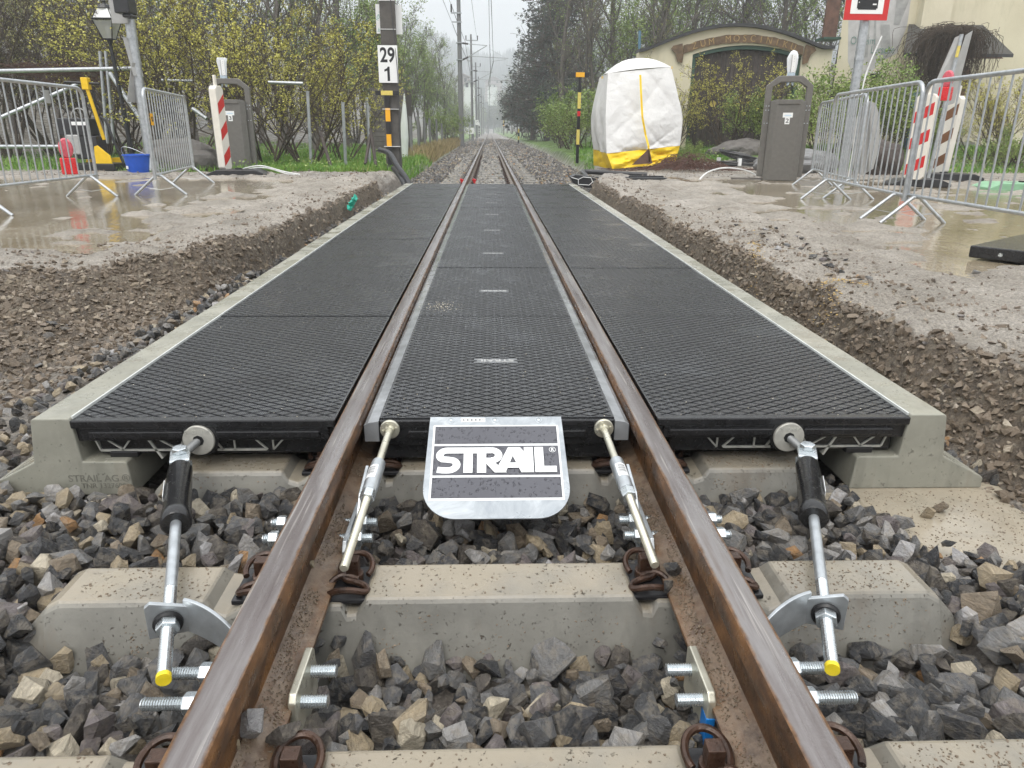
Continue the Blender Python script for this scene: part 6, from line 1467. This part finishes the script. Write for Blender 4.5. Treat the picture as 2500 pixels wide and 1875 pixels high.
for kind, px, Y, s in (('bare', 560, 30, .95), ('bare2', 690, 29, .9), ('bare', 770, 27, .9), ('bare2', 850, 32, .95), ('bare', 640, 36, 1.0), ('bare2', 480, 33, 1), ('bare', 380, 30, 1), ('bare2', 260, 31, 1), ('bare', 150, 29, 1), ('bare2', 40, 31, 1), ('bare', -60, 29, 1), ('green', 905, 30, .72), ('green', 950, 36, .72), ('bare', 915, 40, .75), ('green', 990, 44, .72), ('bare2', 1000, 56, .66), ('green', 1030, 52, .78), ('green', 1060, 62, .85), ('bare2', 1085, 74, .75), ('bare', 1040, 70, .8), ('green', 870, 45, .9), ('green', 780, 42, 1), ('bare', 700, 44, 1.2), ('green', 600, 46, 1.2), ('bare2', 520, 44, 1.3), ('green', 420, 44, 1.2), ('bare', 330, 42, 1.2), ('green', 200, 42, 1.2), ('green', 90, 42, 1.2), ('green', 0, 44, 1.2),
        ('green', 1102, 95, .8), ('bare', 1125, 125, .9), ('bare2', 1120, 150, .9), ('green', 1095, 120, .9), ('bush', 1105, 52, 1.2), ('bush', 1080, 46, 1.1), ('bush', 955, 30, .8)):
    kd = {'bare': 'bare grey tree', 'bare2': 'pale budding tree', 'green': 'fresh green tree', 'bush': 'low greenish bush'}[kind]
    plant(kind, X_(px, Y), Y, s, tlabel(kd, px, Y), fl); k_ += 1
fr_ = 'trees in the wood on the right side'
for kind, px, Y, s, lab in (('spruce', 1300, 66, .95, 'dark drooping spruce closest to the line on the right'), ('spruce', 1335, 60, 1.0, 'tall dark spruce behind the striped T post'), ('darkbush', 1268, 92, 1.5, 'clipped looking dark hedge bush beside the far line'), ('darkbush', 1283, 82, 1.4, 'dark hedge bush left of the striped marker'), ('darkbush', 1300, 72, 1.3, 'dark bush right of the striped marker'), ('darkbush', 1330, 62, 1.2, 'dark bush under the tall spruce'), ('darkbush', 1360, 52, 1.1, 'dark bush left of the striped T post'), ('darkbush', 1390, 46, 1.0, 'dark bush behind the striped T post')):
    plant(kind, X_(px, Y), Y, s, lab, fr_)
for kind, px, Y, s in (('bare2', 1372, 42, 1.0), ('bare', 1412, 38, .9), ('bare', 1455, 36, .9), ('bare2', 1500, 40, 1), ('green', 1540, 38, .9), ('bare', 1570, 34, .85), ('bare2', 1620, 38, 1), ('bare', 1680, 42, 1.1), ('green', 1730, 44, 1.2), ('bare2', 1790, 42, 1.2), ('green', 1850, 44, 1.2), ('bare', 1900, 40, 1.2), ('green', 1960, 46, 1.3), ('bare2', 2020, 46, 1.3), ('bush', 1400, 30, 1.2), ('bush', 1435, 27, 1.1), ('bush', 1375, 36, 1.2), ('bush', 1520, 27, 1.3), ('green', 1650, 50, 1.3), ('green', 1400, 62, 1.2), ('bare', 1345, 74, 1.2), ('green', 1480, 60, 1.3), ('bare2', 1590, 60, 1.4), ('green', 1250, 170, 1.0), ('bare2', 1238, 210, 1.1), ('bare2', 1262, 140, 1.1), ('bare', 1225, 260, 1.4), ('green', 1176, 330, 1.4), ('bare2', 1205, 340, 1.4), ('bare', 1162, 300, 1.5), ('green', 1140, 230, 1.1), ('darkbush', 1190, 350, 3), ('darkbush', 1215, 345, 3)):
    kd = {'bare': 'bare grey tree', 'bare2': 'pale budding tree', 'green': 'fresh green tree', 'bush': 'green leafing bush', 'darkbush': 'dark thicket'}[kind]
    plant(kind, X_(px, Y), Y, s, tlabel(kd, px, Y), fr_)
sr = 'shrubs and bushes on the right side'
for kind, px, Y, s, lab in (('yellow2', 1775, 20.6, .95, 'thin stemmed budding shrub standing in front of the arched gateway'), ('yellow', 1640, 21.2, .8, 'bare budding shrub between the tent and the gateway'), ('bush', 1835, 20.4, .8, 'leafy green bush at the foot of the gateway door'), ('bush', 1900, 20, .8, 'leafy green bush left of the right bin, by the gate wall'), ('bush', 2010, 18.5, 1.0, 'leafy green bush behind the right bin'), ('bush', 2085, 19.5, 1.15, 'green bush in front of the painted house wall'), ('bush', 2150, 19, 1.1, 'tall green bush under the mural'), ('bush', 2210, 20, .8, 'green bush right of the mural corner'),
        ('yellow', 2400, 18, .62, 'yellow green shrub in front of the porch on the right'), ('yellow2', 2470, 17.5, .8, 'yellow green shrub at the right picture edge'), ('yellow', 2530, 17, .85, 'yellow shrub cut by the right picture edge'), ('bush', 2480, 16.5, .5, 'low green bush at the foot of the right shrubs'), ('bush', 1690, 19.3, .28, 'small bright green leafy plant beside the brushwood'), ('bush', 2300, 20, .45, 'low leafy green growth under the porch door')):
    plant(kind, X_(px, Y), Y, s, lab, sr)
# brushwood heap and hanging vine
def twigs(name, label, cat, fn, n, r_, mat, seed, kind=None, k=5):
    rg = random.Random(seed); A, B, ra, rb = [], [], [], []
    for i in range(n):
        pts = catmull(fn(rg), 3)
        for a, b in zip(pts[:-1], pts[1:]): A.append(a[:]); B.append(b[:]); ra.append(r_); rb.append(r_*.8)
    o = segs_to_mesh(name, A, B, ra, rb, mat); return tag(o, label, cat)
def f_brush(rg):
    c = V3((rg.gauss(4.15, .55), rg.gauss(16.1, .35), .0)); a = rg.uniform(0, 6.28); h = rg.uniform(.05, .32)*math.exp(-((c.x-4.15)/.7)**2); d = V3((math.cos(a), math.sin(a)*.6, 0))*rg.uniform(.2, .6)
    return [c-d+V3((0, 0, .01)), c-d*.3+V3((0, 0, h)), c+d*.3+V3((0, 0, h*1.1)), c+d+V3((0, 0, .03))]
twigs('brushwood_heap', 'heap of reddish brown cut twigs in front of the right side of the tent', 'brushwood', f_brush, 260, .006, M['bark_red'], 4)
hx, hy, hz_ = at(2318, 72, 20.4)
def f_vine(rg):
    a = rg.uniform(0, 6.28); top = V3((hx+rg.gauss(.1, .35), hy+rg.gauss(0, .2), hz_-.05+rg.gauss(0, .08))); rd = abs(rg.gauss(0, .32))+.12
    e = V3((top.x+math.cos(a)*rd-.1, top.y+math.sin(a)*rd*.4, top.z-rg.uniform(.5, 1.5)))
    m_ = top.lerp(e, .45)+V3((math.cos(a)*.25, 0, .28)); return [top, m_, m_.lerp(e, .6)+V3((rg.gauss(0, .1), 0, 0)), e]
twigs('hanging_vine', 'dense brown bare vine hanging over the left end of the porch roof', 'vine', f_vine, 900, .007, M['bark'], 6)
def f_vine2(rg):
    x = rg.uniform(at(-10, 165, 17.1).x, at(235, 165, 17.1).x); z = at(100, 172, 17.1).z; 
    return [V3((x, 17.15, z+rg.gauss(.02, .05))), V3((x+rg.uniform(.1, .4), 17.1, z+rg.gauss(.03, .08))), V3((x+rg.uniform(.4, .8), 17.15, z+rg.gauss(-.05, .12))), V3((x+rg.uniform(.5, 1.1), 17.15, z-rg.uniform(0, .5)))]
twigs('creeper', 'reddish creeper tangled over the grey pipe railing on the left', 'creeper', f_vine2, 150, .005, M['bark_red'], 8)
# ---- ground cover
def blades(name, n, region, hmin, hmax, mat, seed, w=.006):
    rg = np.random.RandomState(seed); X, Y = region(rg, n); Z = Hgt(X, Y)[0]; n = len(X)
    a = rg.rand(n)*6.28; h = rg.uniform(hmin, hmax, n); l = rg.randn(n, 2)*.35*h[:, None]; ww = w*(1+Y/14)
    V = np.stack([np.stack([X-np.cos(a)*ww, Y-np.sin(a)*ww, Z-.01], -1), np.stack([X+np.cos(a)*ww, Y+np.sin(a)*ww, Z-.01], -1), np.stack([X+l[:, 0], Y+l[:, 1], Z+h], -1)], 1)
    base = .45+.5*fbm(X, Y, 3, .9)
    return tag(npmesh(name, V.reshape(-1, 3), np.arange(n*3).reshape(-1, 3), mat, None, attrs={'rnd': ('FACE', np.clip(base+rg.uniform(-.3, .3, n), 0, 1))}), kind='stuff')
def regL(rg, n):
    Y = 14.0+rg.rand(n)**1.6*26; X = np.where(rg.rand(n) < .6, rg.uniform(-5.5, -1.5, n)*(Y/17)**.5, rg.uniform(-14, -2, n)); el = track_edge_l(Y)
    k = (X < el-.05) & (fbm(X, Y, 3, 1.3) > -.35) & (Y > 14.15+.4*fbm(X, Y, 2, 2)); return X[k], Y[k]
def regR(rg, n):
    Y = 18.3+rg.rand(n)**1.5*24; X = rg.uniform(2.2, 7, n)*(Y/20); er = track_edge_r(Y); k = (X > er+.1) & (fbm(X+7, Y, 3, 1.1) > -.2); return X[k], Y[k]
def regH(rg, n):
    Y = rg.uniform(15.5, 24, n); X = rg.uniform(7, 17, n); k = Y > 15.8+.8*fbm(X, Y, 2, 1); return X[k], Y[k]
g_ = blades('grass', 42000, regL, .05, .17, M['grass'], 1); g_ = blades('grass', 22000, regR, .05, .14, M['grass'], 2); g_ = blades('grass', 14000, regH, .05, .16, M['grass'], 3)
def regD(rg, n): Y = rg.uniform(22, 55, n); X = track_edge_l(Y)-.1-np.abs(rg.randn(n))*.5; return X, Y
blades('dry_grass', 7000, regD, .12, .4, M['dry'], 4)
def weeds(name, n, region, mat, seed, s):
    rg = np.random.RandomState(seed); X, Y = region(rg, n); Z = Hgt(X, Y)[0]; P = np.stack([X, Y, Z+rg.uniform(.02, .22, len(X))*(.4+.6*(fbm(X, Y, 2, 1.5) > 0))], -1)
    return tag(leaves_mesh(name, P, rg.uniform(.6, 1.4, len(X))*s, mat, rg, None, .5), kind='stuff')
weeds('low_herbs', 9000, regL, M['leaf_green'], 6, .05); weeds('low_herbs', 5000, regR, M['leaf_green'], 7, .05); weeds('low_herbs', 6000, regH, M['leaf_green'], 8, .06)

# ================================================================== GATEWAY, HOUSE, FAR THINGS
gy = 22.0
gw = thing('gateway_wall', 'cream plastered gateway wall with curved top and dark wooden gate', 'gateway', (6.9, gy, 0), group=None)
xl, xr = at(1560, 118, gy).x, at(2035, 110, gy).x; ox0, ox1 = at(1686, 200, gy).x, at(1950, 200, gy).x; cxg = (ox0+ox1)/2
def topz(x): return 2.90+.60*max(0, 1-((x-6.75)/2.55)**2)**1.25+.06*(x-6.75)/2.5
def opz(x): return 2.80+.25*(1-((x-cxg)/((ox1-ox0)/2))**2)
K = 40; g = MB(); xs_ = [xl+(xr-xl)*i/K for i in range(K+1)]
def colstrip(g, x0, x1, za0, za1, zb0, zb1, y0, y1):
    g.add([(x0, y0, za0), (x1, y0, za1), (x1, y0, zb1), (x0, y0, zb0), (x0, y1, za0), (x1, y1, za1), (x1, y1, zb1), (x0, y1, zb0)], [(0, 1, 2, 3), (7, 6, 5, 4), (0, 4, 5, 1), (3, 2, 6, 7)]+[(1, 5, 6, 2), (0, 3, 7, 4)])
xx_ = sorted(set(xs_+[ox0, ox1]))
for a, b in zip(xx_[:-1], xx_[1:]):
    mid = (a+b)/2; ins = ox0 < mid < ox1
    colstrip(g, a, b, opz(a) if ins else -.3, opz(b) if ins else -.3, topz(a), topz(b), gy, gy+.35)
g.build('plaster_wall', M['plaster'], gw)
g = MB()
for a, b in zip(xs_[:-1], xs_[1:]): colstrip(g, a-.0, b+.0, topz(a)+.003, topz(b)+.003, topz(a)+.085, topz(b)+.085, gy-.14, gy+.5)
g.build('roof_coping', M['roof_dark'], gw)
g = MB(); oxs = [ox0+(ox1-ox0)*i/20 for i in range(21)]
for a, b in zip(oxs[:-1], oxs[1:]): colstrip(g, a, b, opz(a)-.10, opz(b)-.10, opz(a)-.003, opz(b)-.003, gy+.05, gy+.3)
g.boxb(ox0+.003, ox0+.10, gy+.06, gy+.29, -.2, opz(ox0)-.1); g.boxb(ox1-.10, ox1-.003, gy+.06, gy+.29, -.2, opz(ox1)-.1)
g.build('green_frame', M['green_frame'], gw)
nd = 22
for i in range(nd):
    x0 = ox0+.1+(ox1-ox0-.2)*i/nd; x1 = x0+(ox1-ox0-.2)/nd-.012
    g = MB(); sft = 0
    g.prism([(x0, -.1), (x1, -.1), (x1, opz(x1)-.1), (x0, opz(x0)-.1)], lambda u, v: (u, gy+.20, v), lambda u, v: (u, gy+.235+.01*(i % 2), v)); g.build('gate_plank', M['wood_dark'], gw)
put('yellow_sign', M['pale_yellow'], gw, lambda g: g.steps((at(1745, 253, gy).x, gy+.19, at(1745, 253, gy).z), (at(1745, 253, gy).x, gy+.16, at(1745, 253, gy).z), [(0, .09), (.02, .09)], 16))
sbx0, sbx1 = at(1668, 125, gy).x, at(1960, 118, gy).x
def sbm(x): t = (x-(sbx0+sbx1)/2)/((sbx1-sbx0)/2); return 3.21-.30*t*t
g = MB(); r8 = random.Random(2); n8 = 44
tops = [sbm(sbx0+(sbx1-sbx0)*i/n8)+.105+r8.uniform(-.012, .012) for i in range(n8+1)]; bots = [sbm(sbx0+(sbx1-sbx0)*i/n8)-.105+r8.uniform(-.012, .012) for i in range(n8+1)]
for i in range(n8):
    a, b = sbx0+(sbx1-sbx0)*i/n8, sbx0+(sbx1-sbx0)*(i+1)/n8; colstrip(g, a, b, bots[i], bots[i+1], tops[i], tops[i+1], gy-.05, gy-.005)
for s_, xe in ((-1, sbx0), (1, sbx1)):
    zc = sbm(xe); g.prism([(xe, zc-.16), (xe+s_*.02, zc-.34), (xe+s_*.16, zc-.30), (xe+s_*.22, zc-.10), (xe+s_*.36, zc+.02), (xe+s_*.30, zc+.10), (xe+s_*.05, zc+.16)], lambda u, v: (u, gy-.075, v), lambda u, v: (u, gy-.052, v))
sb = g.build('carved_sign_board', M['sign_brown'], gw)
st_ = 'ZUM MOSCINIKU'
for i, ch in enumerate(st_):
    if ch == ' ': continue
    x = sbx0+.18+(sbx1-sbx0-.36)*(i+.5)/len(st_); t = (x-(sbx0+sbx1)/2)/((sbx1-sbx0)/2); ang = -math.atan(-.6*t/((sbx1-sbx0)/2)); 
    text('carved_letter', ch, .24, M['sign_edge'], Matrix.Translation((x, gy-.053, sbm(x)))@Matrix.Rotation(ang, 4, 'Y')@Matrix.Rotation(R(90), 4, 'X'), gw, .003, .95, -.002)
# house
hY = 22.8
hs_ = thing('painted_house', 'cream rendered house with faded grey wall painting, porch roof and brown door', 'house', (13, hY, 0))
hx0, hx1 = at(2050, 100, hY).x, 24
put('plaster_wall', M['plaster'], hs_, lambda g: (g.prism([(hx0, hY), (hx1, hY), (hx1, hY+6), (hx0+3.2, hY+6)], lambda u, v: (u, v, -.3), lambda u, v: (u, v, 9)), g.boxb(at(2222, 200, hY-.3).x, at(2290, 200, hY-.3).x, hY-.35, hY-.002, -.3, 9.0)))
put('timber_post', M['wood_red'], hs_, lambda g: g.boxb(at(2014, 40, hY).x, at(2046, 40, hY).x, hY-.06, hY+.04, at(2030, 92, hY).z, 7))
put('green_capping', M['green_frame'], hs_, lambda g: g.boxb(at(2008, 95, hY).x, at(2050, 95, hY).x, hY-.1, hY+.5, at(2030, 97, hY).z, at(2030, 91, hY).z))
mur = [((2072, -10), (2105, -10), (2100, 120), (2090, 210), (2070, 150)), ((2107, -10), (2225, -10), (2215, 60), (2190, 130), (2150, 150), (2103, 205)), ((2150, 20), (2175, 10), (2180, 140), (2152, 150))]
put('wall_painting', M['mural_grey'], hs_, lambda g: [g.add([at(a, b, hY-.004-.001*i) for a, b in P], [tuple(range(len(P)))]) for i, P in enumerate(mur[:2])])
put('wall_painting', M['mural_dark'], hs_, lambda g: [g.add([at(a, b, hY-.010-.001*i) for a, b in P], [tuple(range(len(P)))]) for i, P in enumerate([((2120, 0), (2128, 0), (2118, 140), (2110, 140)), ((2150, 60), (2172, 60), (2175, 138), (2150, 142)), ((2190, -10), (2224, -10), (2196, 60), (2182, 60)), ((2135, 10), (2140, 10), (2138, 130), (2132, 130))])])
for s_, px, py in (('Oeheim', 2107, 100), ('Lersche', 2155, 122)):
    p = at(px, py, hY-.02); text('wall_lettering', s_, .30, M['mural_green'], facing(p), hs_, .001, .75, -.004)
pz0, pz1 = at(2300, 60, 21.3).z, at(2475, 140, 20.8).z
put('porch_roof', M['roof_dark'], hs_, lambda g: (g.prism([(at(2255, 60, 22.0).x, 0), (at(2443, 60, 22.0).x, 0)][:2]+[(at(2475, 132, 20.6).x, 1), (at(2205, 132, 20.6).x, 1)], lambda u, v: (u, 22.79 if v == 0 else 20.6, (at(2300, 60, 22.79).z if v == 0 else at(2475, 132, 20.6).z)), lambda u, v: (u, 22.79 if v == 0 else 20.6, (at(2300, 60, 22.79).z if v == 0 else at(2475, 132, 20.6).z)-.08))))
put('porch_gable', M['wood_red'], hs_, lambda g: g.prism([(at(2300, 70, 21.5).x, at(2300, 78, 21.5).z), (at(2375, 70, 21.5).x, at(2375, 75, 21.5).z), (at(2450, 143, 21.5).x, at(2450, 143, 21.5).z), (at(2300, 143, 21.5).x, at(2300, 143, 21.5).z)], lambda u, v: (u, 21.5, v), lambda u, v: (u, 21.55, v)))
dx0, dx1 = at(2290, 250, hY-.1).x, at(2352, 250, hY-.1).x; dz0, dz1 = at(2320, 345, hY-.1).z, at(2320, 165, hY-.1).z
dr = put('door', M['wood_door'], hs_, lambda g: g.boxb(dx0, dx1, hY-.10, hY-.04, dz0, dz1), bev=.01)
put('door_glass', M['glass_dark'], dr, lambda g: g.boxb(dx0+.14, dx1-.14, hY-.115, hY-.102, dz0+.5, dz1-.2)) if False else put('door_glass', M['glass_dark'], hs_, lambda g: g.boxb(dx0+.14, dx1-.14, hY-.115, hY-.102, dz0+.45, dz1-.2))
put('door_step', M['conc_beam'], hs_, lambda g: g.boxb(dx0-.3, dx1+.3, hY-.6, hY-.13, dz0-.3, dz0-.01), bev=.02)
put('window', M['glass_dark'], hs_, lambda g: g.boxb(at(2125, 180, hY).x, at(2147, 180, hY).x, hY-.03, hY-.002, at(2130, 192, hY).z, at(2130, 180, hY).z))
put('window_ledge', M['white'], hs_, lambda g: g.boxb(at(2122, 180, hY).x, at(2150, 180, hY).x, hY-.08, hY-.03, at(2130, 179, hY).z, at(2130, 176, hY).z))
tag(put('blue_rain_barrel', M['bluegrey'], None, lambda g: g.steps(V3((at(2238, 240, 20.5).x, 20.5, .35)), V3((at(2238, 240, 20.5).x, 20.5, 2.0)), [(0, .16), (.8, .19), (1.45, .17)], 16)) , 'grey blue barrel standing by the house wall behind the barriers', 'barrel')
tag(put('blue_pole', M['bluegrey'], None, lambda g: g.cyl(at(1562, 75, 26)+V3((0, 0, 0)), V3((at(1558, 320, 26).x, 26, -.1)), .045, n=8)), 'thin blue pole rising behind the work tent', 'pole')

# ---- catenary masts and wires
def cantilever(root, x, y, m, reach=1.9):
    a = lambda dx, z: V3((x+dx, y, z))
    put('top_tube', M['cable_white'] if False else M['galv'], root, lambda g: g.cyl(a(.55, 5.93), a(reach, 5.85), .022, n=6))
    put('insulator', M['insulator'], root, lambda g: (g.cyl(a(.14, 5.98), a(.55, 5.93), .055, n=8), g.cyl(a(.16, 5.0), a(.55, 5.17), .055, n=8)))
    put('brace_tube', M['galv'], root, lambda g: g.cyl(a(.5, 5.15), a(reach, 5.85), .028, n=6))
    put('registration_tube', M['galv'], root, lambda g: (g.cyl(a(.62, 5.22), a(reach+1.35, 5.12), .022, n=6), g.cyl(a(reach+1.2, 5.05), a(reach+.32, 4.93), .014, n=6), g.cyl(a(reach+.15, 5.65), a(reach+1.15, 5.15), .006, n=5)))
    put('clamp_band', M['galv'], root, lambda g: (g.boxb(x-.2, x+.2, y-.2, y+.2, 5.95, 6.0), g.boxb(x-.2, x+.2, y-.2, y+.2, 4.97, 5.02)))
for i, (px, Y, Hm, mt, w0) in enumerate(((1127, 50.7, 9.6, 'mast_grey', .18), (1154, 73, 9.0, 'mast_grey', .13), (1164, 102, 9.0, 'steel_grey', .15), (1170, 128, 9.0, 'steel_grey', .15), (1176, 160, 9.0, 'mast_grey', .16), (1181, 195, 9, 'mast_grey', .16), (1192, 240, 9, 'mast_grey', .16), (1226, 246, 9, 'mast_grey', .18))):
    x = at(px, 335, Y).x; t_ = thing('catenary_mast', ('nearest concrete catenary mast beside the line', 'second catenary mast with crossarm on its top', 'third catenary mast carrying the small 29 2 sign', 'fourth catenary mast along the line', 'fifth catenary mast, faint in the haze', 'sixth catenary mast, faint in the haze', 'distant mast standing right over the end of the line', 'distant mast on the right side of the line')[i], 'catenary mast', (x, Y, 0), group='catenary masts along the line')
    put('mast_column', M[mt], t_, lambda g: g.cyl((x, Y, -.3), (x-.02*Hm*.4, Y, Hm), w0, w0*.62, n=10), smooth=True)
    if i < 7: cantilever(t_, x-.05, Y, None, 1.75 if i % 2 == 0 else 1.95)
    zz_ = 7.9 if i == 0 else Hm-.55
    if i == 0: put('cross_arm', M['galv'], t_, lambda g: g.boxb(x-.55, x+.12, Y-.21, Y-.13, 7.62, 7.70))
    if i == 0: put('cross_arm', M['galv'], t_, lambda g: g.boxb(x-.48, x+.12, Y-.21, Y-.13, 7.12, 7.19)); put('insulator', M['insulator'], t_, lambda g: g.cyl((x-.52, Y-.17, 7.7), (x-.52, Y-.17, 8.15), .05, n=8))
    elif i in (1, 2, 7):
        put('cross_arm', M['galv'], t_, lambda g: g.boxb(x-.55, x+.55, Y-.04, Y+.04, zz_, zz_+.08)); put('cross_arm', M['galv'], t_, lambda g: g.boxb(x-.5, x, Y-.04, Y+.04, 7.1, 7.17)); put('cross_arm', M['galv'], t_, lambda g: g.boxb(x-.4, x, Y-.04, Y+.04, 6.75, 6.82))
        for q in (-.52, .52): put('insulator', M['insulator'], t_, lambda g: g.cyl((x+q, Y, zz_+.08), (x+q, Y, zz_+.45), .05, n=6))
kms = thing('kilometre_sign', 'small white sign reading 29 over 2 on the third distant mast', 'sign', (at(1163, 310, 101.7).x, 101.7, 1.6))
ka, kb = at(1160.5, 293, 101.7), at(1168.5, 305, 101.7)
put('sign_plate', M['white'], kms, lambda g: g.boxb(ka.x, kb.x, 101.68, 101.7, kb.z, ka.z)); text('number_print', '29', .27, M['black'], facing(((ka.x+kb.x)/2, 101.67, ka.z-.20)), kms, .002, .8); text('number_print', '2', .27, M['black'], facing(((ka.x+kb.x)/2, 101.67, kb.z+.17)), kms, .002, .8)
bo = thing('trackside_board', 'white double board with pale blue lettering low beside the first distant mast', 'board', (at(1147, 327, 60).x, 60, 0))
ba, bb2, bc2 = at(1136, 311.5, 60), at(1146.5, 327, 60), at(1157, 327, 60)
put('board_panel', M['white'], bo, lambda g: g.boxb(ba.x, bb2.x-.01, 59.98, 60, bb2.z, ba.z)); put('board_panel', M['white'], bo, lambda g: g.boxb(bb2.x+.02, bc2.x, 59.98, 60, bb2.z, ba.z)); put('board_print', M['light_blue'], bo, lambda g: g.boxb(ba.x+.07, bb2.x-.07, 59.97, 59.978, ba.z-.26, ba.z-.22)); put('board_post', M['steel_grey'], bo, lambda g: g.cyl((bb2.x, 60.05, -.1), (bb2.x, 60.05, ba.z), .03, n=6))
for px, Y, lab in ((1266, 62, 'small black and yellow striped marker with white cap on the right verge'), (1170, 112, 'tiny dotted black and white marker beside the far line on the left')):
    x = at(px, 335, Y).x
    r_ = striped('striped_marker_post', lab, x, Y, gz(x, Y) if px > 1200 else 0, [(.35, M['black']), (.28, M['pale_yellow']), (.28, M['black']), (.3, M['pale_yellow']), (.15, M['white'])] if px > 1200 else [(.3, M['black']), (.1, M['white']), (.2, M['black']), (.1, M['white']), (.2, M['black']), (.1, M['white']), (.35, M['black']), (.5, M['white'])], .11, None, .08)
x = at(1230, 320, 150).x
striped('orange_marker_post', 'faint orange topped marker by the distant right mast', x, 150, 0, [(1.6, M['wood_dark']), (.3, M['orange']), (.2, M['wood_dark']), (.5, M['pale_yellow'])], .2, None, .1)
wires = [((-.25, -8, 4.95), (.25, 50.7, 4.95)), ((-.12, -8, 6.3), (.02, 50.7, 5.9)), ((.25, 50.7, 4.95), (-.1, 73, 4.95)), ((.02, 50.7, 5.9), (.1, 73, 5.9)), ((-.1, 73, 4.95), (.1, 102, 4.95)), ((.1, 73, 5.9), (.0, 102, 5.9)), ((0, 102, 4.95), (.1, 240, 4.95)), ((0, 102, 5.9), (.1, 240, 5.9)),
         ((-3.1, -8, 8.9), (-2.35, 50.7, 8.1)), ((-2.3, 2, 7.2), (-2.3, 50.7, 7.05)), ((-2.35, 50.7, 8.1), (-2.2, 73, 8.4)), ((-2.3, 50.7, 7.05), (-2.0, 73, 6.8)), ((-2.2, 73, 8.4), (-2.2, 240, 8.4)), ((-.9, -8, 9.5), (-1.15, 73, 8.8))]
lines_ = ['contact wire', 'messenger wire']*4+['feeder wire']*6
WL = ['running from above the camera to the nearest mast', 'running from above the camera to the nearest mast', 'between the nearest and second mast', 'between the nearest and second mast', 'between the second and third mast', 'between the second and third mast', 'beyond the third mast', 'beyond the third mast', 'rising steeply left of the nearest mast', 'on the lower bracket side of the nearest mast', 'from upper bracket of nearest mast to second mast', 'from lower bracket of nearest mast to second mast', 'along the mast tops into the distance', 'crossing the open sky right of the nearest mast']
for i, (a, b) in enumerate(wires):
    L_ = (V3(b)-V3(a)).length; sag = .0012*L_*L_*.12 if i % 2 or i > 7 else 0.0
    sag = sag
    pts = [V3(a).lerp(V3(b), t/10)-V3((0, 0, sag*4*(t/10)*(1-t/10))) for t in range(11)]
    g = MB(); g.tube(pts, .011 if a[1] < 40 else .02, 5); o = g.build('overhead_wire', M['wire'], None)
    tag(o, 'thin dark overhead %s %s' % (lines_[i], WL[i]), 'wire', 'overhead wires above the line')
# ---- far houses
def far_house(label, px, py, Y, w, h_, roofh, wall, roof, d=8):
    p = at(px, py, Y); t_ = thing('distant_house', label, 'house', (p.x, Y, p.z), group='distant houses in the haze')
    put('wall', wall, t_, lambda g: g.boxb(p.x-w/2, p.x+w/2, Y, Y+d, p.z-8, p.z+h_))
    put('gable', wall, t_, lambda g: g.prism([(-w/2, h_+.02), (w/2, h_+.02), (0, h_+roofh)], lambda u, v: (p.x+u, Y+.0, p.z+v), lambda u, v: (p.x+u, Y+d, p.z+v)))
    put('roof', roof, t_, lambda g: (g.prism([(-w/2-.5, h_-.25), (0, h_+roofh+.05), (0, h_+roofh+.35), (-w/2-.5, h_+.05)], lambda u, v: (p.x+u, Y-.6, p.z+v), lambda u, v: (p.x+u, Y+d, p.z+v)), g.prism([(w/2+.5, h_-.25), (0.01, h_+roofh+.05), (0.01, h_+roofh+.35), (w/2+.5, h_+.05)], lambda u, v: (p.x+u, Y-.6, p.z+v), lambda u, v: (p.x+u, Y+d, p.z+v))))
    for sx in (-.22, .22): put('window', M['glass_dark'], t_, lambda g: g.boxb(p.x+sx*w-.4, p.x+sx*w+.4, Y-.05, Y+.02, p.z+h_*.62, p.z+h_*.62+1.2))
far_house('white gabled house in the haze left of the second mast', 1146, 222, 230, 2.0*0+4.6*.7, 1.0+.6, 1.3, M['house_white'], M['house_grey'], 5)
far_house('brownish tall building in the haze behind the white gabled house', 1131, 222, 250, 3.4, 4.2, .6, M['house_grey'], M['house_grey'], 5)
far_house('wide pale house with flat roof up the hazy slope', 1205, 208, 420, 9, 2.0, 2.2, M['house_grey'], M['house_grey'])
far_house('low white building at the foot of the hazy hill', 1202, 216, 400, 5, 1.2, .8, M['house_white'], M['house_grey'])
# ---- wooded hill skyline (one mass)
rg = np.random.RandomState(9); n = 5200
X = rg.uniform(-240, 260, n); Y = rg.uniform(430, 900, n); Z = Hgt(X, Y)[0]; hgt = rg.uniform(9, 17, n)
K = 6; a = np.arange(K)*2*np.pi/K; rd = hgt*.2
base = np.stack([X[:, None]+np.cos(a)*rd[:, None], Y[:, None]+np.sin(a)*rd[:, None], np.repeat((Z-1)[:, None], K, 1)], -1); tip_ = np.stack([X, Y, Z+hgt], -1)[:, None]
V = np.concatenate([base, tip_], 1).reshape(-1, 3); j = np.arange(K); Fc = (np.arange(n)[:, None, None]*(K+1)+np.stack([j, (j+1) % K, np.full(K, K)], -1)[None]).reshape(-1, 3)
tag(npmesh('distant_wood', V, Fc, M['hill']), kind='stuff')
# ================================================================== HAZE
mb = MB(); mb.boxb(-1000, 1000, -60, 1400, -3, 150)
n = N('haze_air'); n.t.nodes.remove(n.b); pv = n.n('ShaderNodeVolumePrincipled'); pv.inputs['Color'].default_value = (.90, .94, .98, 1); pv.inputs['Density'].default_value = HAZE; pv.inputs['Anisotropy'].default_value = 0.0
n.l(pv.outputs[0], n.o.inputs['Volume'])
if HAZE > 0: tag(mb.build('haze', n.m), kind='stuff')
